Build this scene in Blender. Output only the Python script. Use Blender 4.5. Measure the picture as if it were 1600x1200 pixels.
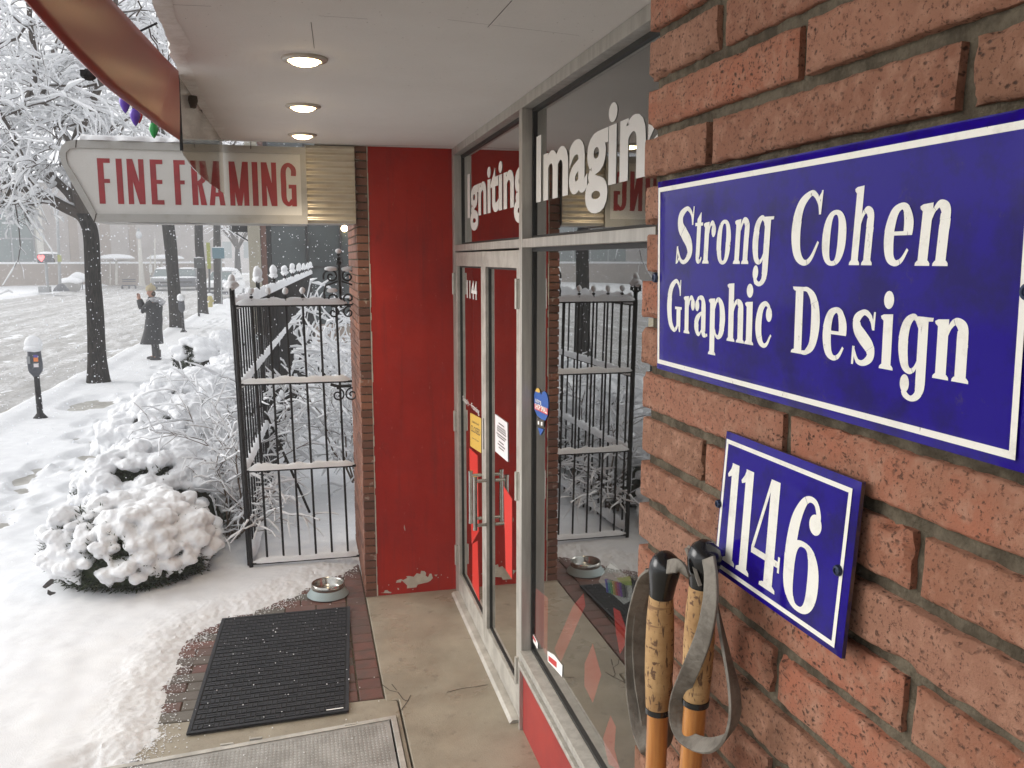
import bpy, bmesh, math, random
from mathutils import Vector, Matrix, noise

for o in list(bpy.data.objects):
    bpy.data.objects.remove(o)
SC = bpy.context.scene
COL = SC.collection
rad = math.radians
PI = math.pi

# ------------------------------------------------------------------ camera
FPX = 1350.0
YAW = math.atan(325 / FPX)
PIT = math.atan(195 / FPX)
HC = 2.3
cam_d = bpy.data.cameras.new('camera')
cam = bpy.data.objects.new('camera', cam_d)
COL.objects.link(cam)
cam.location = (0, 0, HC)
cam.rotation_euler = (PI / 2 - PIT, 0, -YAW)
cam_d.sensor_width = 36
cam_d.lens = FPX * 36 / 1600
cam_d.clip_start = 0.05
cam_d.clip_end = 600
SC.camera = cam

# ------------------------------------------------------------------ sky, sun, exposure
W = bpy.data.worlds.new('World')
SC.world = W
W.use_nodes = True
nt = W.node_tree
nt.nodes.clear()
sky = nt.nodes.new('ShaderNodeTexSky')
sky.sky_type = 'NISHITA'
sky.sun_disc = False
SUN_EL, SUN_AZ = rad(22), rad(-72)          # soft low light from the street side
sky.sun_elevation = SUN_EL
sky.sun_rotation = SUN_AZ
sky.air_density = 1.0
sky.dust_density = 3.0
hsv = nt.nodes.new('ShaderNodeHueSaturation')
hsv.inputs['Saturation'].default_value = 0.10
bg = nt.nodes.new('ShaderNodeBackground')
bg.inputs['Strength'].default_value = 0.13
wo = nt.nodes.new('ShaderNodeOutputWorld')
nt.links.new(sky.outputs[0], hsv.inputs['Color'])
ovc = nt.nodes.new('ShaderNodeMix'); ovc.data_type = 'RGBA'          # even overcast over the clear-sky model
ovc.inputs[0].default_value = 0.65
ovc.inputs[7].default_value = (5.0, 5.05, 5.15, 1)
nt.links.new(hsv.outputs[0], ovc.inputs[6])
nt.links.new(ovc.outputs[2], bg.inputs['Color'])
nt.links.new(bg.outputs[0], wo.inputs['Surface'])
sun_d = bpy.data.lights.new('sun', 'SUN')
sun_d.energy = 0.8
sun_d.angle = rad(40)
sun_d.color = (1.0, 0.97, 0.93)
sun = bpy.data.objects.new('sun', sun_d)
COL.objects.link(sun)
sun.rotation_euler = Vector((-math.sin(SUN_AZ) * math.cos(SUN_EL), -math.cos(SUN_AZ) * math.cos(SUN_EL), -math.sin(SUN_EL))).to_track_quat('-Z', 'Y').to_euler()
SC.view_settings.view_transform = 'Standard'
SC.view_settings.look = 'None'
SC.view_settings.gamma = 1.0
SC.view_settings.exposure = 0.98
SC.cycles.max_bounces = 8
SC.cycles.transparent_max_bounces = 12
SC.cycles.volume_bounces = 1
SC.cycles.caustics_reflective = False
SC.cycles.caustics_refractive = False
SC.cycles.sample_clamp_indirect = 6.0

# ------------------------------------------------------------------ surveying: pixel of the photo + known plane -> point in the place
_F = Vector((math.sin(YAW) * math.cos(PIT), math.cos(YAW) * math.cos(PIT), -math.sin(PIT)))
_R = Vector((math.cos(YAW), -math.sin(YAW), 0))
_U = _R.cross(_F)
_C = Vector((0, 0, HC))
def _ray(x, y): return _F * FPX + _R * (x - 800) - _U * (y - 600)
def onZ(x, y, z):
    d = _ray(x, y); return _C + d * ((z - HC) / d.z)
def onX(x, y, X):
    d = _ray(x, y); return _C + d * (X / d.x)
def onY(x, y, Y):
    d = _ray(x, y); return _C + d * (Y / d.y)
BA = math.atan(365 / FPX) - YAW                      # the brick pier is turned 1.6 degrees from the shop front
EU = Vector((-math.sin(BA), math.cos(BA), 0))
EN = Vector((math.cos(BA), math.sin(BA), 0))
def onB(x, y, xp):                                    # -> (along the pier, height) on the plane xp metres from the camera
    d = _ray(x, y)
    t = (xp - _C.dot(EN)) / d.dot(EN)
    p = _C + d * t
    return p.dot(EU), p.z

# ------------------------------------------------------------------ mesh helpers
class MB:
    def __init__(s):
        s.v = []; s.f = []; s.t = []
    def add(s, vs, fs, tint=0.5):
        n = len(s.v)
        s.v.extend([tuple(p) for p in vs])
        s.f.extend([tuple(i + n for i in f) for f in fs])
        s.t.extend([tint] * len(fs))
        return s
    def box(s, x0, x1, y0, y1, z0, z1, tint=0.5):
        vs = [(x0, y0, z0), (x1, y0, z0), (x1, y1, z0), (x0, y1, z0), (x0, y0, z1), (x1, y0, z1), (x1, y1, z1), (x0, y1, z1)]
        return s.add(vs, [(0, 3, 2, 1), (4, 5, 6, 7), (0, 1, 5, 4), (1, 2, 6, 5), (2, 3, 7, 6), (3, 0, 4, 7)], tint)
    def obox(s, c, ax, ay, az, tint=0.5):
        c = Vector(c); ax = Vector(ax); ay = Vector(ay); az = Vector(az)
        vs = [c - ax - ay - az, c + ax - ay - az, c + ax + ay - az, c - ax + ay - az, c - ax - ay + az, c + ax - ay + az, c + ax + ay + az, c - ax + ay + az]
        return s.add(vs, [(0, 3, 2, 1), (4, 5, 6, 7), (0, 1, 5, 4), (1, 2, 6, 5), (2, 3, 7, 6), (3, 0, 4, 7)], tint)
    def tube(s, pts, radii, n=8, caps=True, tint=0.5, flat=None):
        pts = [Vector(p) for p in pts]
        if not hasattr(radii, '__len__'): radii = [radii] * len(pts)
        vs = []; up = None
        for i, p in enumerate(pts):
            a = pts[max(0, i - 1)]; b = pts[min(len(pts) - 1, i + 1)]
            d = (b - a)
            d = d.normalized() if d.length > 1e-9 else Vector((0, 0, 1))
            if up is None:
                up = Vector((0, 0, 1)) if abs(d.z) < 0.9 else Vector((1, 0, 0))
            x = d.cross(up)
            if x.length < 1e-6: x = d.cross(Vector((0.3, 1, 0.2)))
            x.normalize(); y = x.cross(d); up = y
            for k in range(n):
                an = 2 * PI * k / n
                q = x * math.cos(an) + y * math.sin(an) * (flat or 1)
                vs.append(p + q * radii[i])
        fs = []
        for i in range(len(pts) - 1):
            for k in range(n):
                k2 = (k + 1) % n
                fs.append((i * n + k, i * n + k2, (i + 1) * n + k2, (i + 1) * n + k))
        if caps:
            fs.append(tuple(range(n - 1, -1, -1)))
            m = (len(pts) - 1) * n
            fs.append(tuple(range(m, m + n)))
        return s.add(vs, fs, tint)
    def loft(s, rings, caps=True, tint=0.5):
        n = len(rings[0]); vs = [p for r in rings for p in r]; fs = []
        for i in range(len(rings) - 1):
            for k in range(n):
                k2 = (k + 1) % n
                fs.append((i * n + k, i * n + k2, (i + 1) * n + k2, (i + 1) * n + k))
        if caps:
            fs.append(tuple(range(n - 1, -1, -1)))
            m = (len(rings) - 1) * n
            fs.append(tuple(range(m, m + n)))
        return s.add(vs, fs, tint)
    def lathe(s, prof, c=(0, 0, 0), n=24, caps=True, tint=0.5):
        c = Vector(c)
        return s.loft([[c + Vector((r * math.cos(2 * PI * k / n), r * math.sin(2 * PI * k / n), z)) for k in range(n)] for r, z in prof], caps, tint)
    def prism(s, poly, fn, d0, d1, tint=0.5):
        """poly in 2D, fn(a, b, depth) -> point"""
        n = len(poly)
        vs = [fn(a, b, d0) for a, b in poly] + [fn(a, b, d1) for a, b in poly]
        fs = [tuple(range(n - 1, -1, -1)), tuple(range(n, 2 * n))]
        for k in range(n):
            k2 = (k + 1) % n
            fs.append((k, k2, n + k2, n + k))
        return s.add(vs, fs, tint)
    def ico(s, c, r, sub=1, nz=0.0, ns=3.0, tint=0.5, rot=None):
        vs, fs = ICO(sub)
        if not hasattr(r, '__len__'): r = (r, r, r)
        c = Vector(c); out = []
        for p in vs:
            q = Vector((p[0] * r[0], p[1] * r[1], p[2] * r[2]))
            if rot: q = rot @ q
            if nz:
                q = q * (1 + nz * noise.noise((c + q) * ns))
            out.append(c + q)
        return s.add(out, fs, tint)
    def build(s, name, mat, parent=None, smooth=False, bevel=0.0, tinted=False):
        me = bpy.data.meshes.new(name)
        me.from_pydata(s.v, [], s.f)
        if tinted:
            at = me.attributes.new('tint', 'FLOAT', 'FACE')
            at.data.foreach_set('value', s.t)
        if smooth:
            me.polygons.foreach_set('use_smooth', [True] * len(me.polygons))
        me.update()
        if smooth: me.set_sharp_from_angle(angle=rad(58))
        o = bpy.data.objects.new(name, me)
        COL.objects.link(o)
        if mat: me.materials.append(mat)
        if parent is not None:
            o.parent = parent
            o.matrix_parent_inverse = BASE.get(parent.name, Matrix.Identity(4)).inverted()
        if bevel:
            b = o.modifiers.new('bevel', 'BEVEL'); b.width = bevel; b.segments = 2; b.limit_method = 'ANGLE'; b.angle_limit = rad(40)
        return o
BASE = {}
_ico = {}
def ICO(sub):
    if sub not in _ico:
        bm = bmesh.new(); bmesh.ops.create_icosphere(bm, subdivisions=sub, radius=1.0)
        bm.verts.index_update()
        _ico[sub] = ([tuple(v.co) for v in bm.verts], [tuple(v.index for v in f.verts) for f in bm.faces]); bm.free()
    return _ico[sub]

def tag(o, label, cat, group=None, kind=None):
    if label: o['label'] = label
    if cat: o['category'] = cat
    if group: o['group'] = group
    if kind: o['kind'] = kind
    return o
def thing(name, label, cat, loc=(0, 0, 0), rz=0.0, group=None):
    o = bpy.data.objects.new(name, None); COL.objects.link(o)
    o.empty_display_size = 0.1
    o.location = loc; o.rotation_euler = (0, 0, rz)
    # children are modelled in world coordinates unless the thing is turned
    BASE[o.name] = Matrix.Translation(Vector(loc)) if not rz else Matrix.Identity(4)
    return tag(o, label, cat, group)
def structure(o):
    o['kind'] = 'structure'; return o
def clone(root, loc=None, rz=None, label=None, scale=None):
    def cp(o, par):
        c = o.copy(); COL.objects.link(c)
        if par is not None: c.parent = par
        for ch in [x for x in KIDS if x.parent == o]: cp(ch, c)
        return c
    KIDS = [x for x in bpy.data.objects if x.parent is not None]
    r = cp(root, None)
    if loc is not None: r.location = loc
    if rz is not None: r.rotation_euler = (0, 0, rz)
    if scale is not None: r.scale = (scale, scale, scale)
    if label: r['label'] = label
    return r
def fuse(mb, voxel, smooth=2, nz=0.0, ns=20.0):
    """merge overlapping lumps of snow into one continuous skin; returns an MB"""
    me = bpy.data.meshes.new('tmp'); me.from_pydata(mb.v, [], mb.f)
    o = bpy.data.objects.new('tmp', me); COL.objects.link(o)
    m = o.modifiers.new('r', 'REMESH'); m.mode = 'VOXEL'; m.voxel_size = voxel
    if smooth:
        q = o.modifiers.new('s', 'SMOOTH'); q.iterations = smooth; q.factor = 0.5
    dg = bpy.context.evaluated_depsgraph_get()
    ev = o.evaluated_get(dg); em = ev.to_mesh()
    out = MB()
    vs = [v.co.copy() for v in em.vertices]
    if nz:
        ns_ = [v.normal.copy() for v in em.vertices]
        vs = [p + n * (nz * (noise.noise(p * ns) + 0.45 * noise.noise(p * ns * 2.7))) for p, n in zip(vs, ns_)]
    out.add(vs, [tuple(p.vertices) for p in em.polygons])
    ev.to_mesh_clear()
    bpy.data.objects.remove(o); bpy.data.meshes.remove(me)
    return out
def clamp(x, a=0.0, b=1.0): return a if x < a else b if x > b else x
def sstep(a, b, x):
    t = clamp((x - a) / (b - a)); return t * t * (3 - 2 * t)
def nz(x, y, z=0.0, s=1.0): return noise.noise(Vector((x * s, y * s, z)))
def snow_ridge(mb, pts, w, h, seed=0, n=7, step=0.03):
    """a rounded ridge of snow lying on a rail"""
    pts = [Vector(p) for p in pts]; dense = []
    for a, b in zip(pts, pts[1:]):
        k = max(1, int((b - a).length / step))
        dense += [a.lerp(b, i / k) for i in range(k)]
    dense.append(pts[-1]); rings = []
    for i, p in enumerate(dense):
        a = dense[max(0, i - 1)]; b = dense[min(len(dense) - 1, i + 1)]
        d = (b - a).normalized()
        x = d.cross(Vector((0, 0, 1)))
        if x.length < 1e-4: x = Vector((1, 0, 0))
        x.normalize(); y = x.cross(d)
        e = min(1.0, 0.35 + 0.65 * min(i, len(dense) - 1 - i) / 2)
        g = (1 + 0.35 * noise.noise(p * 14 + Vector((seed, 0, 0)))) * e
        ww = w * (1 + 0.3 * noise.noise(p * 17 + Vector((0, seed, 3)))) * e
        rings.append([p + x * (ww * math.cos(PI * k / (n - 1))) + y * (h * g * (math.sin(PI * k / (n - 1)) ** 0.7) - 0.003) for k in range(n)])
    mb.loft(rings)
# ------------------------------------------------------------------ materials
MATS = {}
def mat(name, col, rough=0.6, metal=0.0, col2=None, vs=8.0, vlo=0.4, vhi=0.6, bump=0.0, bs=60.0, bd=4.0, coat=0.0, spec=None, emit=None, estr=0.0, stretch=None, bdist=0.01, detail=5.0, sss=0.0):
    if name in MATS: return MATS[name]
    m = bpy.data.materials.new(name); m.use_nodes = True
    n = m.node_tree; b = n.nodes['Principled BSDF']; L = n.links.new
    b.inputs['Base Color'].default_value = (*col, 1)
    b.inputs['Roughness'].default_value = rough
    b.inputs['Metallic'].default_value = metal
    if coat: b.inputs['Coat Weight'].default_value = coat; b.inputs['Coat Roughness'].default_value = 0.06
    if spec is not None: b.inputs['Specular IOR Level'].default_value = spec
    if sss: b.inputs['Subsurface Weight'].default_value = sss; b.inputs['Subsurface Radius'].default_value = (0.02, 0.02, 0.025)
    if emit: b.inputs['Emission Color'].default_value = (*emit, 1); b.inputs['Emission Strength'].default_value = estr
    tc = n.nodes.new('ShaderNodeTexCoord'); vec = tc.outputs['Object']
    if stretch:
        mp = n.nodes.new('ShaderNodeMapping'); mp.inputs['Scale'].default_value = stretch
        L(vec, mp.inputs['Vector']); vec = mp.outputs[0]
    if col2:
        t = n.nodes.new('ShaderNodeTexNoise'); t.inputs['Scale'].default_value = vs; t.inputs['Detail'].default_value = detail; t.inputs['Roughness'].default_value = 0.6
        L(vec, t.inputs['Vector'])
        r = n.nodes.new('ShaderNodeMapRange'); r.inputs[1].default_value = vlo; r.inputs[2].default_value = vhi
        L(t.outputs[0], r.inputs[0])
        x = n.nodes.new('ShaderNodeMix'); x.data_type = 'RGBA'
        x.inputs[6].default_value = (*col, 1); x.inputs[7].default_value = (*col2, 1)
        L(r.outputs[0], x.inputs[0]); L(x.outputs[2], b.inputs['Base Color'])
    if bump:
        t = n.nodes.new('ShaderNodeTexNoise'); t.inputs['Scale'].default_value = bs; t.inputs['Detail'].default_value = bd
        L(vec, t.inputs['Vector'])
        u = n.nodes.new('ShaderNodeBump'); u.inputs['Strength'].default_value = bump; u.inputs['Distance'].default_value = bdist
        L(t.outputs[0], u.inputs['Height']); L(u.outputs[0], b.inputs['Normal'])
    MATS[name] = m
    return m
def N(m): return m.node_tree.nodes, m.node_tree.links.new
def tint_ramp(m, cols, mixfac=1.0):
    """base colour picked per piece from the face attribute 'tint'"""
    n, L = N(m)
    a = n.new('ShaderNodeAttribute'); a.attribute_name = 'tint'
    r = n.new('ShaderNodeValToRGB'); r.color_ramp.interpolation = 'LINEAR'
    e = r.color_ramp.elements
    while len(e) < len(cols): e.new(0.5)
    for i, c in enumerate(cols):
        e[i].position = i / (len(cols) - 1); e[i].color = (*c, 1)
    L(a.outputs['Fac'], r.inputs[0])
    return r.outputs[0]
def mixc(m, fac, a, b, mode='MIX'):
    n, L = N(m)
    x = n.new('ShaderNodeMix'); x.data_type = 'RGBA'; x.blend_type = mode
    for i, s in ((0, fac), (6, a), (7, b)):
        if hasattr(s, 'links'): L(s, x.inputs[i])
        elif i == 0: x.inputs[0].default_value = s
        else: x.inputs[i].default_value = (*s, 1)
    return x.outputs[2]
def noisef(m, scale, lo, hi, detail=4.0, rough=0.6, stretch=None, coord='Object', dist=0.0):
    n, L = N(m)
    tc = n.new('ShaderNodeTexCoord'); v = tc.outputs[coord]
    if stretch:
        mp = n.new('ShaderNodeMapping'); mp.inputs['Scale'].default_value = stretch; L(v, mp.inputs['Vector']); v = mp.outputs[0]
    t = n.new('ShaderNodeTexNoise'); t.inputs['Scale'].default_value = scale; t.inputs['Detail'].default_value = detail; t.inputs['Roughness'].default_value = rough
    t.inputs['Distortion'].default_value = dist
    L(v, t.inputs['Vector'])
    r = n.new('ShaderNodeMapRange'); r.inputs[1].default_value = lo; r.inputs[2].default_value = hi
    L(t.outputs[0], r.inputs[0])
    return r.outputs[0]
def bumpf(m, heights, strength=0.5, dist=0.01):
    n, L = N(m); prev = None
    b = n['Principled BSDF']
    for h, s in heights:
        u = n.new('ShaderNodeBump'); u.inputs['Strength'].default_value = s; u.inputs['Distance'].default_value = dist
        L(h, u.inputs['Height'])
        if prev: L(prev, u.inputs['Normal'])
        prev = u.outputs[0]
    L(prev, b.inputs['Normal'])

SNOW = mat('snow', (0.79, 0.80, 0.815), 0.65, col2=(0.74, 0.75, 0.77), vs=6, bump=0.35, bs=140, bdist=0.006, spec=0.25)
SNOWFAR = mat('snow_distant', (0.84, 0.85, 0.87), 0.7, spec=0.2)
WETSNOW = mat('slush', (0.62, 0.61, 0.59), 0.55, bump=0.6, bs=30, bdist=0.03)
n, L = N(WETSNOW)
_f = noisef(WETSNOW, 1.6, 0.40, 0.62, 8, 0.72, (2.2, 0.55, 1), dist=0.6)
_g = noisef(WETSNOW, 11.0, 0.50, 0.66, 5, 0.7)
c = mixc(WETSNOW, _f, (0.72, 0.72, 0.725), (0.40, 0.39, 0.375))
_h = noisef(WETSNOW, 1.0, 0.46, 0.60, 4, 0.6, (1.7, 0.035, 1)); _hm = n.new('ShaderNodeMath'); _hm.operation = 'MULTIPLY'; _hm.inputs[1].default_value = 0.55; L(_h, _hm.inputs[0])
c = mixc(WETSNOW, _hm.outputs[0], c, (0.33, 0.32, 0.305))
c = mixc(WETSNOW, _g, c, (0.29, 0.275, 0.26))
L(c, n['Principled BSDF'].inputs['Base Color'])
PAVEMENT = mat('wet_pavement', (0.42, 0.405, 0.37), 0.5, col2=(0.30, 0.285, 0.255), vs=7, bump=0.2)
MULCH = mat('mulch', (0.035, 0.020, 0.014), 0.8, col2=(0.012, 0.01, 0.008), vs=30, bump=0.8, bs=60)

# brick of the near pier: mottled, with dark pits
BRICK = mat('pier_brick', (0.3, 0.12, 0.08), 0.82, spec=0.25)
n, L = N(BRICK)
base = tint_ramp(BRICK, [(0.200, 0.084, 0.048), (0.355, 0.128, 0.074), (0.205, 0.110, 0.068), (0.330, 0.144, 0.088), (0.255, 0.148, 0.100), (0.360, 0.124, 0.072), (0.220, 0.098, 0.060)])
base = mixc(BRICK, noisef(BRICK, 14, 0.35, 0.7, 5), base, (0.275, 0.135, 0.085))
base = mixc(BRICK, noisef(BRICK, 60, 0.48, 0.75, 3), base, (0.37, 0.20, 0.135))
vt = n.new('ShaderNodeTexVoronoi'); vt.inputs['Scale'].default_value = 165; vt.inputs['Randomness'].default_value = 1.0
tc = n.new('ShaderNodeTexCoord')
mp = n.new('ShaderNodeMapping'); mp.inputs['Scale'].default_value = (1, 0.8, 1.1); L(tc.outputs['Object'], mp.inputs[0])
wob = n.new('ShaderNodeTexNoise'); wob.inputs['Scale'].default_value = 90; L(mp.outputs[0], wob.inputs['Vector'])
wadd = n.new('ShaderNodeMix'); wadd.data_type = 'RGBA'; wadd.blend_type = 'LINEAR_LIGHT'; wadd.inputs[0].default_value = 0.006
L(mp.outputs[0], wadd.inputs[6]); L(wob.outputs['Color'], wadd.inputs[7]); L(wadd.outputs[2], vt.inputs['Vector'])
pit = n.new('ShaderNodeMapRange'); pit.inputs[1].default_value = 0.34; pit.inputs[2].default_value = 0.16; pit.inputs[3].default_value = 0; pit.inputs[4].default_value = 1
L(vt.outputs['Distance'], pit.inputs[0])
some = n.new('ShaderNodeMapRange'); some.inputs[1].default_value = 0.45; some.inputs[2].default_value = 0.70
sep = n.new('ShaderNodeSeparateColor'); L(vt.outputs['Color'], sep.inputs[0]); L(sep.outputs[0], some.inputs[0])
pm = n.new('ShaderNodeMath'); pm.operation = 'MULTIPLY'; L(pit.outputs[0], pm.inputs[0]); L(some.outputs[0], pm.inputs[1])
_pv = noisef(BRICK, 6, 0.25, 0.55, 3); _pk = n.new('ShaderNodeMath'); _pk.operation = 'MULTIPLY'; L(pm.outputs[0], _pk.inputs[0]); L(_pv, _pk.inputs[1]); pm = _pk
pm2 = n.new('ShaderNodeMath'); pm2.operation = 'MULTIPLY'; pm2.inputs[1].default_value = 0.9; L(pm.outputs[0], pm2.inputs[0])
base = mixc(BRICK, pm2.outputs[0], base, (0.055, 0.032, 0.024))
fine = noisef(BRICK, 260, 0.56, 0.64, 4, 0.7)
base = mixc(BRICK, fine, base, (0.095, 0.045, 0.029))
white = noisef(BRICK, 26, 0.70, 0.76, 6, 0.75)
base = mixc(BRICK, white, base, (0.45, 0.36, 0.30))
L(base, n['Principled BSDF'].inputs['Base Color'])
inv = n.new('ShaderNodeMath'); inv.operation = 'MULTIPLY'; inv.inputs[1].default_value = -1; L(pm.outputs[0], inv.inputs[0])
bumpf(BRICK, [(noisef(BRICK, 190, 0, 1, 8, 0.8), 0.55), (noisef(BRICK, 520, 0, 1, 3, 0.6), 0.45), (inv.outputs[0], 0.6)], dist=0.003)
MORTAR = mat('mortar', (0.068, 0.055, 0.038), 0.95, col2=(0.135, 0.113, 0.080), vs=40, bump=0.9, bs=220, bdist=0.004, spec=0.15)
BRICK2 = mat('wall_brick', (0.2, 0.08, 0.05), 0.85, bump=0.5, bs=120, bdist=0.004)
n, L = N(BRICK2)
b2 = tint_ramp(BRICK2, [(0.10, 0.042, 0.028), (0.21, 0.085, 0.05), (0.15, 0.065, 0.045), (0.26, 0.105, 0.06)])
b2 = mixc(BRICK2, noisef(BRICK2, 22, 0.62, 0.72, 4), b2, (0.34, 0.27, 0.22))
L(b2, n['Principled BSDF'].inputs['Base Color'])
PAVER = mat('paver', (0.2, 0.1, 0.08), 0.5, bump=0.5, bs=90, bdist=0.004)
n, L = N(PAVER)
b2 = tint_ramp(PAVER, [(0.120, 0.050, 0.040), (0.155, 0.068, 0.052), (0.105, 0.062, 0.050), (0.115, 0.105, 0.088), (0.135, 0.120, 0.098)])
b2 = mixc(PAVER, noisef(PAVER, 9, 0.45, 0.75, 6), b2, (0.075, 0.055, 0.045))
L(b2, n['Principled BSDF'].inputs['Base Color'])

# enamel sign
ENAMEL = mat('blue_enamel', (0.016, 0.006, 0.165), 0.16, spec=0.15, bump=0.08, bs=11, bdist=0.003, bd=2)
n, L = N(ENAMEL)
e1 = mixc(ENAMEL, noisef(ENAMEL, 18, 0.46, 0.62, 7, 0.7), (0.013, 0.004, 0.190), (0.011, 0.005, 0.105))
e1 = mixc(ENAMEL, noisef(ENAMEL, 48, 0.62, 0.76, 6, 0.75), e1, (0.050, 0.036, 0.085))
L(e1, n['Principled BSDF'].inputs['Base Color'])
_r = n.new('ShaderNodeMapRange'); _r.inputs[3].default_value = 0.03; _r.inputs[4].default_value = 0.16
L(noisef(ENAMEL, 24, 0.40, 0.75, 6, 0.7), _r.inputs[0]); L(_r.outputs[0], n['Principled BSDF'].inputs['Roughness'])
ENWHITE = mat('white_enamel', (0.62, 0.60, 0.54), 0.28)
n, L = N(ENWHITE)
e1 = mixc(ENWHITE, noisef(ENWHITE, 40, 0.52, 0.72, 7, 0.75, (1, 0.7, 1)), (0.74, 0.72, 0.65), (0.56, 0.53, 0.46))
e1 = mixc(ENWHITE, noisef(ENWHITE, 130, 0.66, 0.72, 5, 0.7, (1, 1, 0.5)), e1, (0.20, 0.17, 0.15))
L(e1, n['Principled BSDF'].inputs['Base Color'])
EDGE = mat('enamel_edge', (0.02, 0.015, 0.06), 0.4, col2=(0.10, 0.06, 0.04), vs=50)

# glass that mirrors the street: clear, with the reflection of two panes
def glassmat(name, boost, tintc=(0.80, 0.84, 0.82), rough=0.0, power=1.0):
    m = bpy.data.materials.new(name); m.use_nodes = True
    n, L = N(m); n.clear()
    o = n.new('ShaderNodeOutputMaterial'); mx = n.new('ShaderNodeMixShader')
    t = n.new('ShaderNodeBsdfTransparent'); t.inputs[0].default_value = (*tintc, 1)
    g = n.new('ShaderNodeBsdfGlossy'); g.inputs['Roughness'].default_value = rough; g.inputs['Color'].default_value = (0.95, 0.96, 0.95, 1)
    f = n.new('ShaderNodeFresnel'); f.inputs[0].default_value = 1.5
    pw = n.new('ShaderNodeMath'); pw.operation = 'POWER'; pw.inputs[1].default_value = power
    k = n.new('ShaderNodeMath'); k.operation = 'MULTIPLY'; k.inputs[1].default_value = boost
    mn = n.new('ShaderNodeMath'); mn.operation = 'MINIMUM'; mn.inputs[1].default_value = 0.88
    L(f.outputs[0], pw.inputs[0]); L(pw.outputs[0], k.inputs[0]); L(k.outputs[0], mn.inputs[0]); L(mn.outputs[0], mx.inputs[0]); L(t.outputs[0], mx.inputs[1]); L(g.outputs[0], mx.inputs[2]); L(mx.outputs[0], o.inputs[0])
    return m
GLASS = glassmat('shop_glass', 2.6)
ACRYL = glassmat('smoky_acrylic', 0.85, (0.86, 0.79, 0.71), 0.03)
GLASSFAR = mat('far_window', (0.14, 0.18, 0.18), 0.1, spec=0.6)

ALU = mat('aluminium', (0.54, 0.525, 0.485), 0.42, 0.35, col2=(0.44, 0.425, 0.39), vs=5, stretch=(6, 6, 0.7), bump=0.05, bs=200)
ALUW = mat('worn_aluminium', (0.56, 0.54, 0.49), 0.45, 0.3, col2=(0.42, 0.40, 0.36), vs=9, bump=0.1, bs=120)
GASKET = mat('gasket', (0.012, 0.012, 0.011), 0.5)
STEEL = mat('steel', (0.55, 0.54, 0.50), 0.22, 1.0, col2=(0.42, 0.41, 0.38), vs=12)
REDPAINT = mat('red_paint', (0.30, 0.018, 0.012), 0.5, spec=0.18, bump=0.25, bs=26, bdist=0.006)
n, L = N(REDPAINT)
r1 = mixc(REDPAINT, noisef(REDPAINT, 2.2, 0.38, 0.66, 6, 0.6), (0.42, 0.020, 0.010), (0.32, 0.014, 0.009))
r1 = mixc(REDPAINT, noisef(REDPAINT, 5, 0.60, 0.80, 8, 0.75, (1, 1, 0.5)), r1, (0.13, 0.012, 0.010))
r1 = mixc(REDPAINT, noisef(REDPAINT, 55, 0.70, 0.76, 4), r1, (0.16, 0.05, 0.04))
r1 = mixc(REDPAINT, noisef(REDPAINT, 7, 0.55, 0.80, 6, 0.65, (3, 3, 0.16)), r1, (0.22, 0.016, 0.012))
r1 = mixc(REDPAINT, noisef(REDPAINT, 38, 0.69, 0.72, 5, 0.6, (1.6, 1, 0.4)), r1, (0.46, 0.09, 0.07))
L(r1, n['Principled BSDF'].inputs['Base Color'])
REDPANEL = mat('red_panel', (0.36, 0.035, 0.030), 0.45, col2=(0.28, 0.028, 0.028), vs=3, bump=0.08, bs=30)
PEEL = mat('bare_plaster', (0.55, 0.51, 0.43), 0.85, col2=(0.46, 0.42, 0.35), vs=20, bump=0.3)
PLASTER = mat('soffit_plaster', (0.60, 0.575, 0.545), 0.8, bump=0.2, bs=50, bdist=0.004)
n, L = N(PLASTER)
p1 = mixc(PLASTER, noisef(PLASTER, 1.3, 0.35, 0.7, 6), (0.88, 0.86, 0.835), (0.81, 0.785, 0.755))
p1 = mixc(PLASTER, noisef(PLASTER, 90, 0.735, 0.75, 2), p1, (0.22, 0.19, 0.16))
L(p1, n['Principled BSDF'].inputs['Base Color'])
PLWHITE = mat('skylit_plaster', (0.92, 0.92, 0.90), 0.85, col2=(0.80, 0.79, 0.76), vs=18, bump=0.3, bs=60, bdist=0.006)  # ragged edge strip: sky light on it put into a whiter colour
CRACK = mat('crack', (0.05, 0.035, 0.025), 0.9)
COPPER = mat('fascia_metal', (0.47, 0.062, 0.040), 0.30, 0.0, spec=0.12, col2=(0.42, 0.055, 0.037), vs=2.0)
CONC = mat('concrete', (0.30, 0.265, 0.205), 0.55, bump=0.35, bs=120, bdist=0.004)
n, L = N(CONC)
c1 = mixc(CONC, noisef(CONC, 2.6, 0.36, 0.66, 8, 0.65), (0.345, 0.305, 0.235), (0.235, 0.205, 0.155))
c1 = mixc(CONC, noisef(CONC, 9, 0.58, 0.72, 8, 0.7), c1, (0.16, 0.14, 0.11))
c1 = mixc(CONC, noisef(CONC, 70, 0.70, 0.73, 3), c1, (0.045, 0.04, 0.035))
L(c1, n['Principled BSDF'].inputs['Base Color'])
L(noisef(CONC, 3, 0.2, 0.9, 4), n['Principled BSDF'].inputs['Roughness'])
RUBBER = mat('rubber', (0.018, 0.020, 0.025), 0.55, spec=0.3, col2=(0.026, 0.028, 0.033), vs=6, bump=0.2)
RUBBERB = mat('rubber_base', (0.005, 0.005, 0.006), 0.8)
PLATE = mat('tread_plate', (0.40, 0.39, 0.37), 0.5, 0.35, col2=(0.30, 0.29, 0.27), vs=7, bump=0.3, bs=200, bdist=0.003)
SIGNWHITE = mat('sign_acrylic', (0.70, 0.70, 0.68), 0.3, col2=(0.64, 0.63, 0.60), vs=3)
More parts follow.
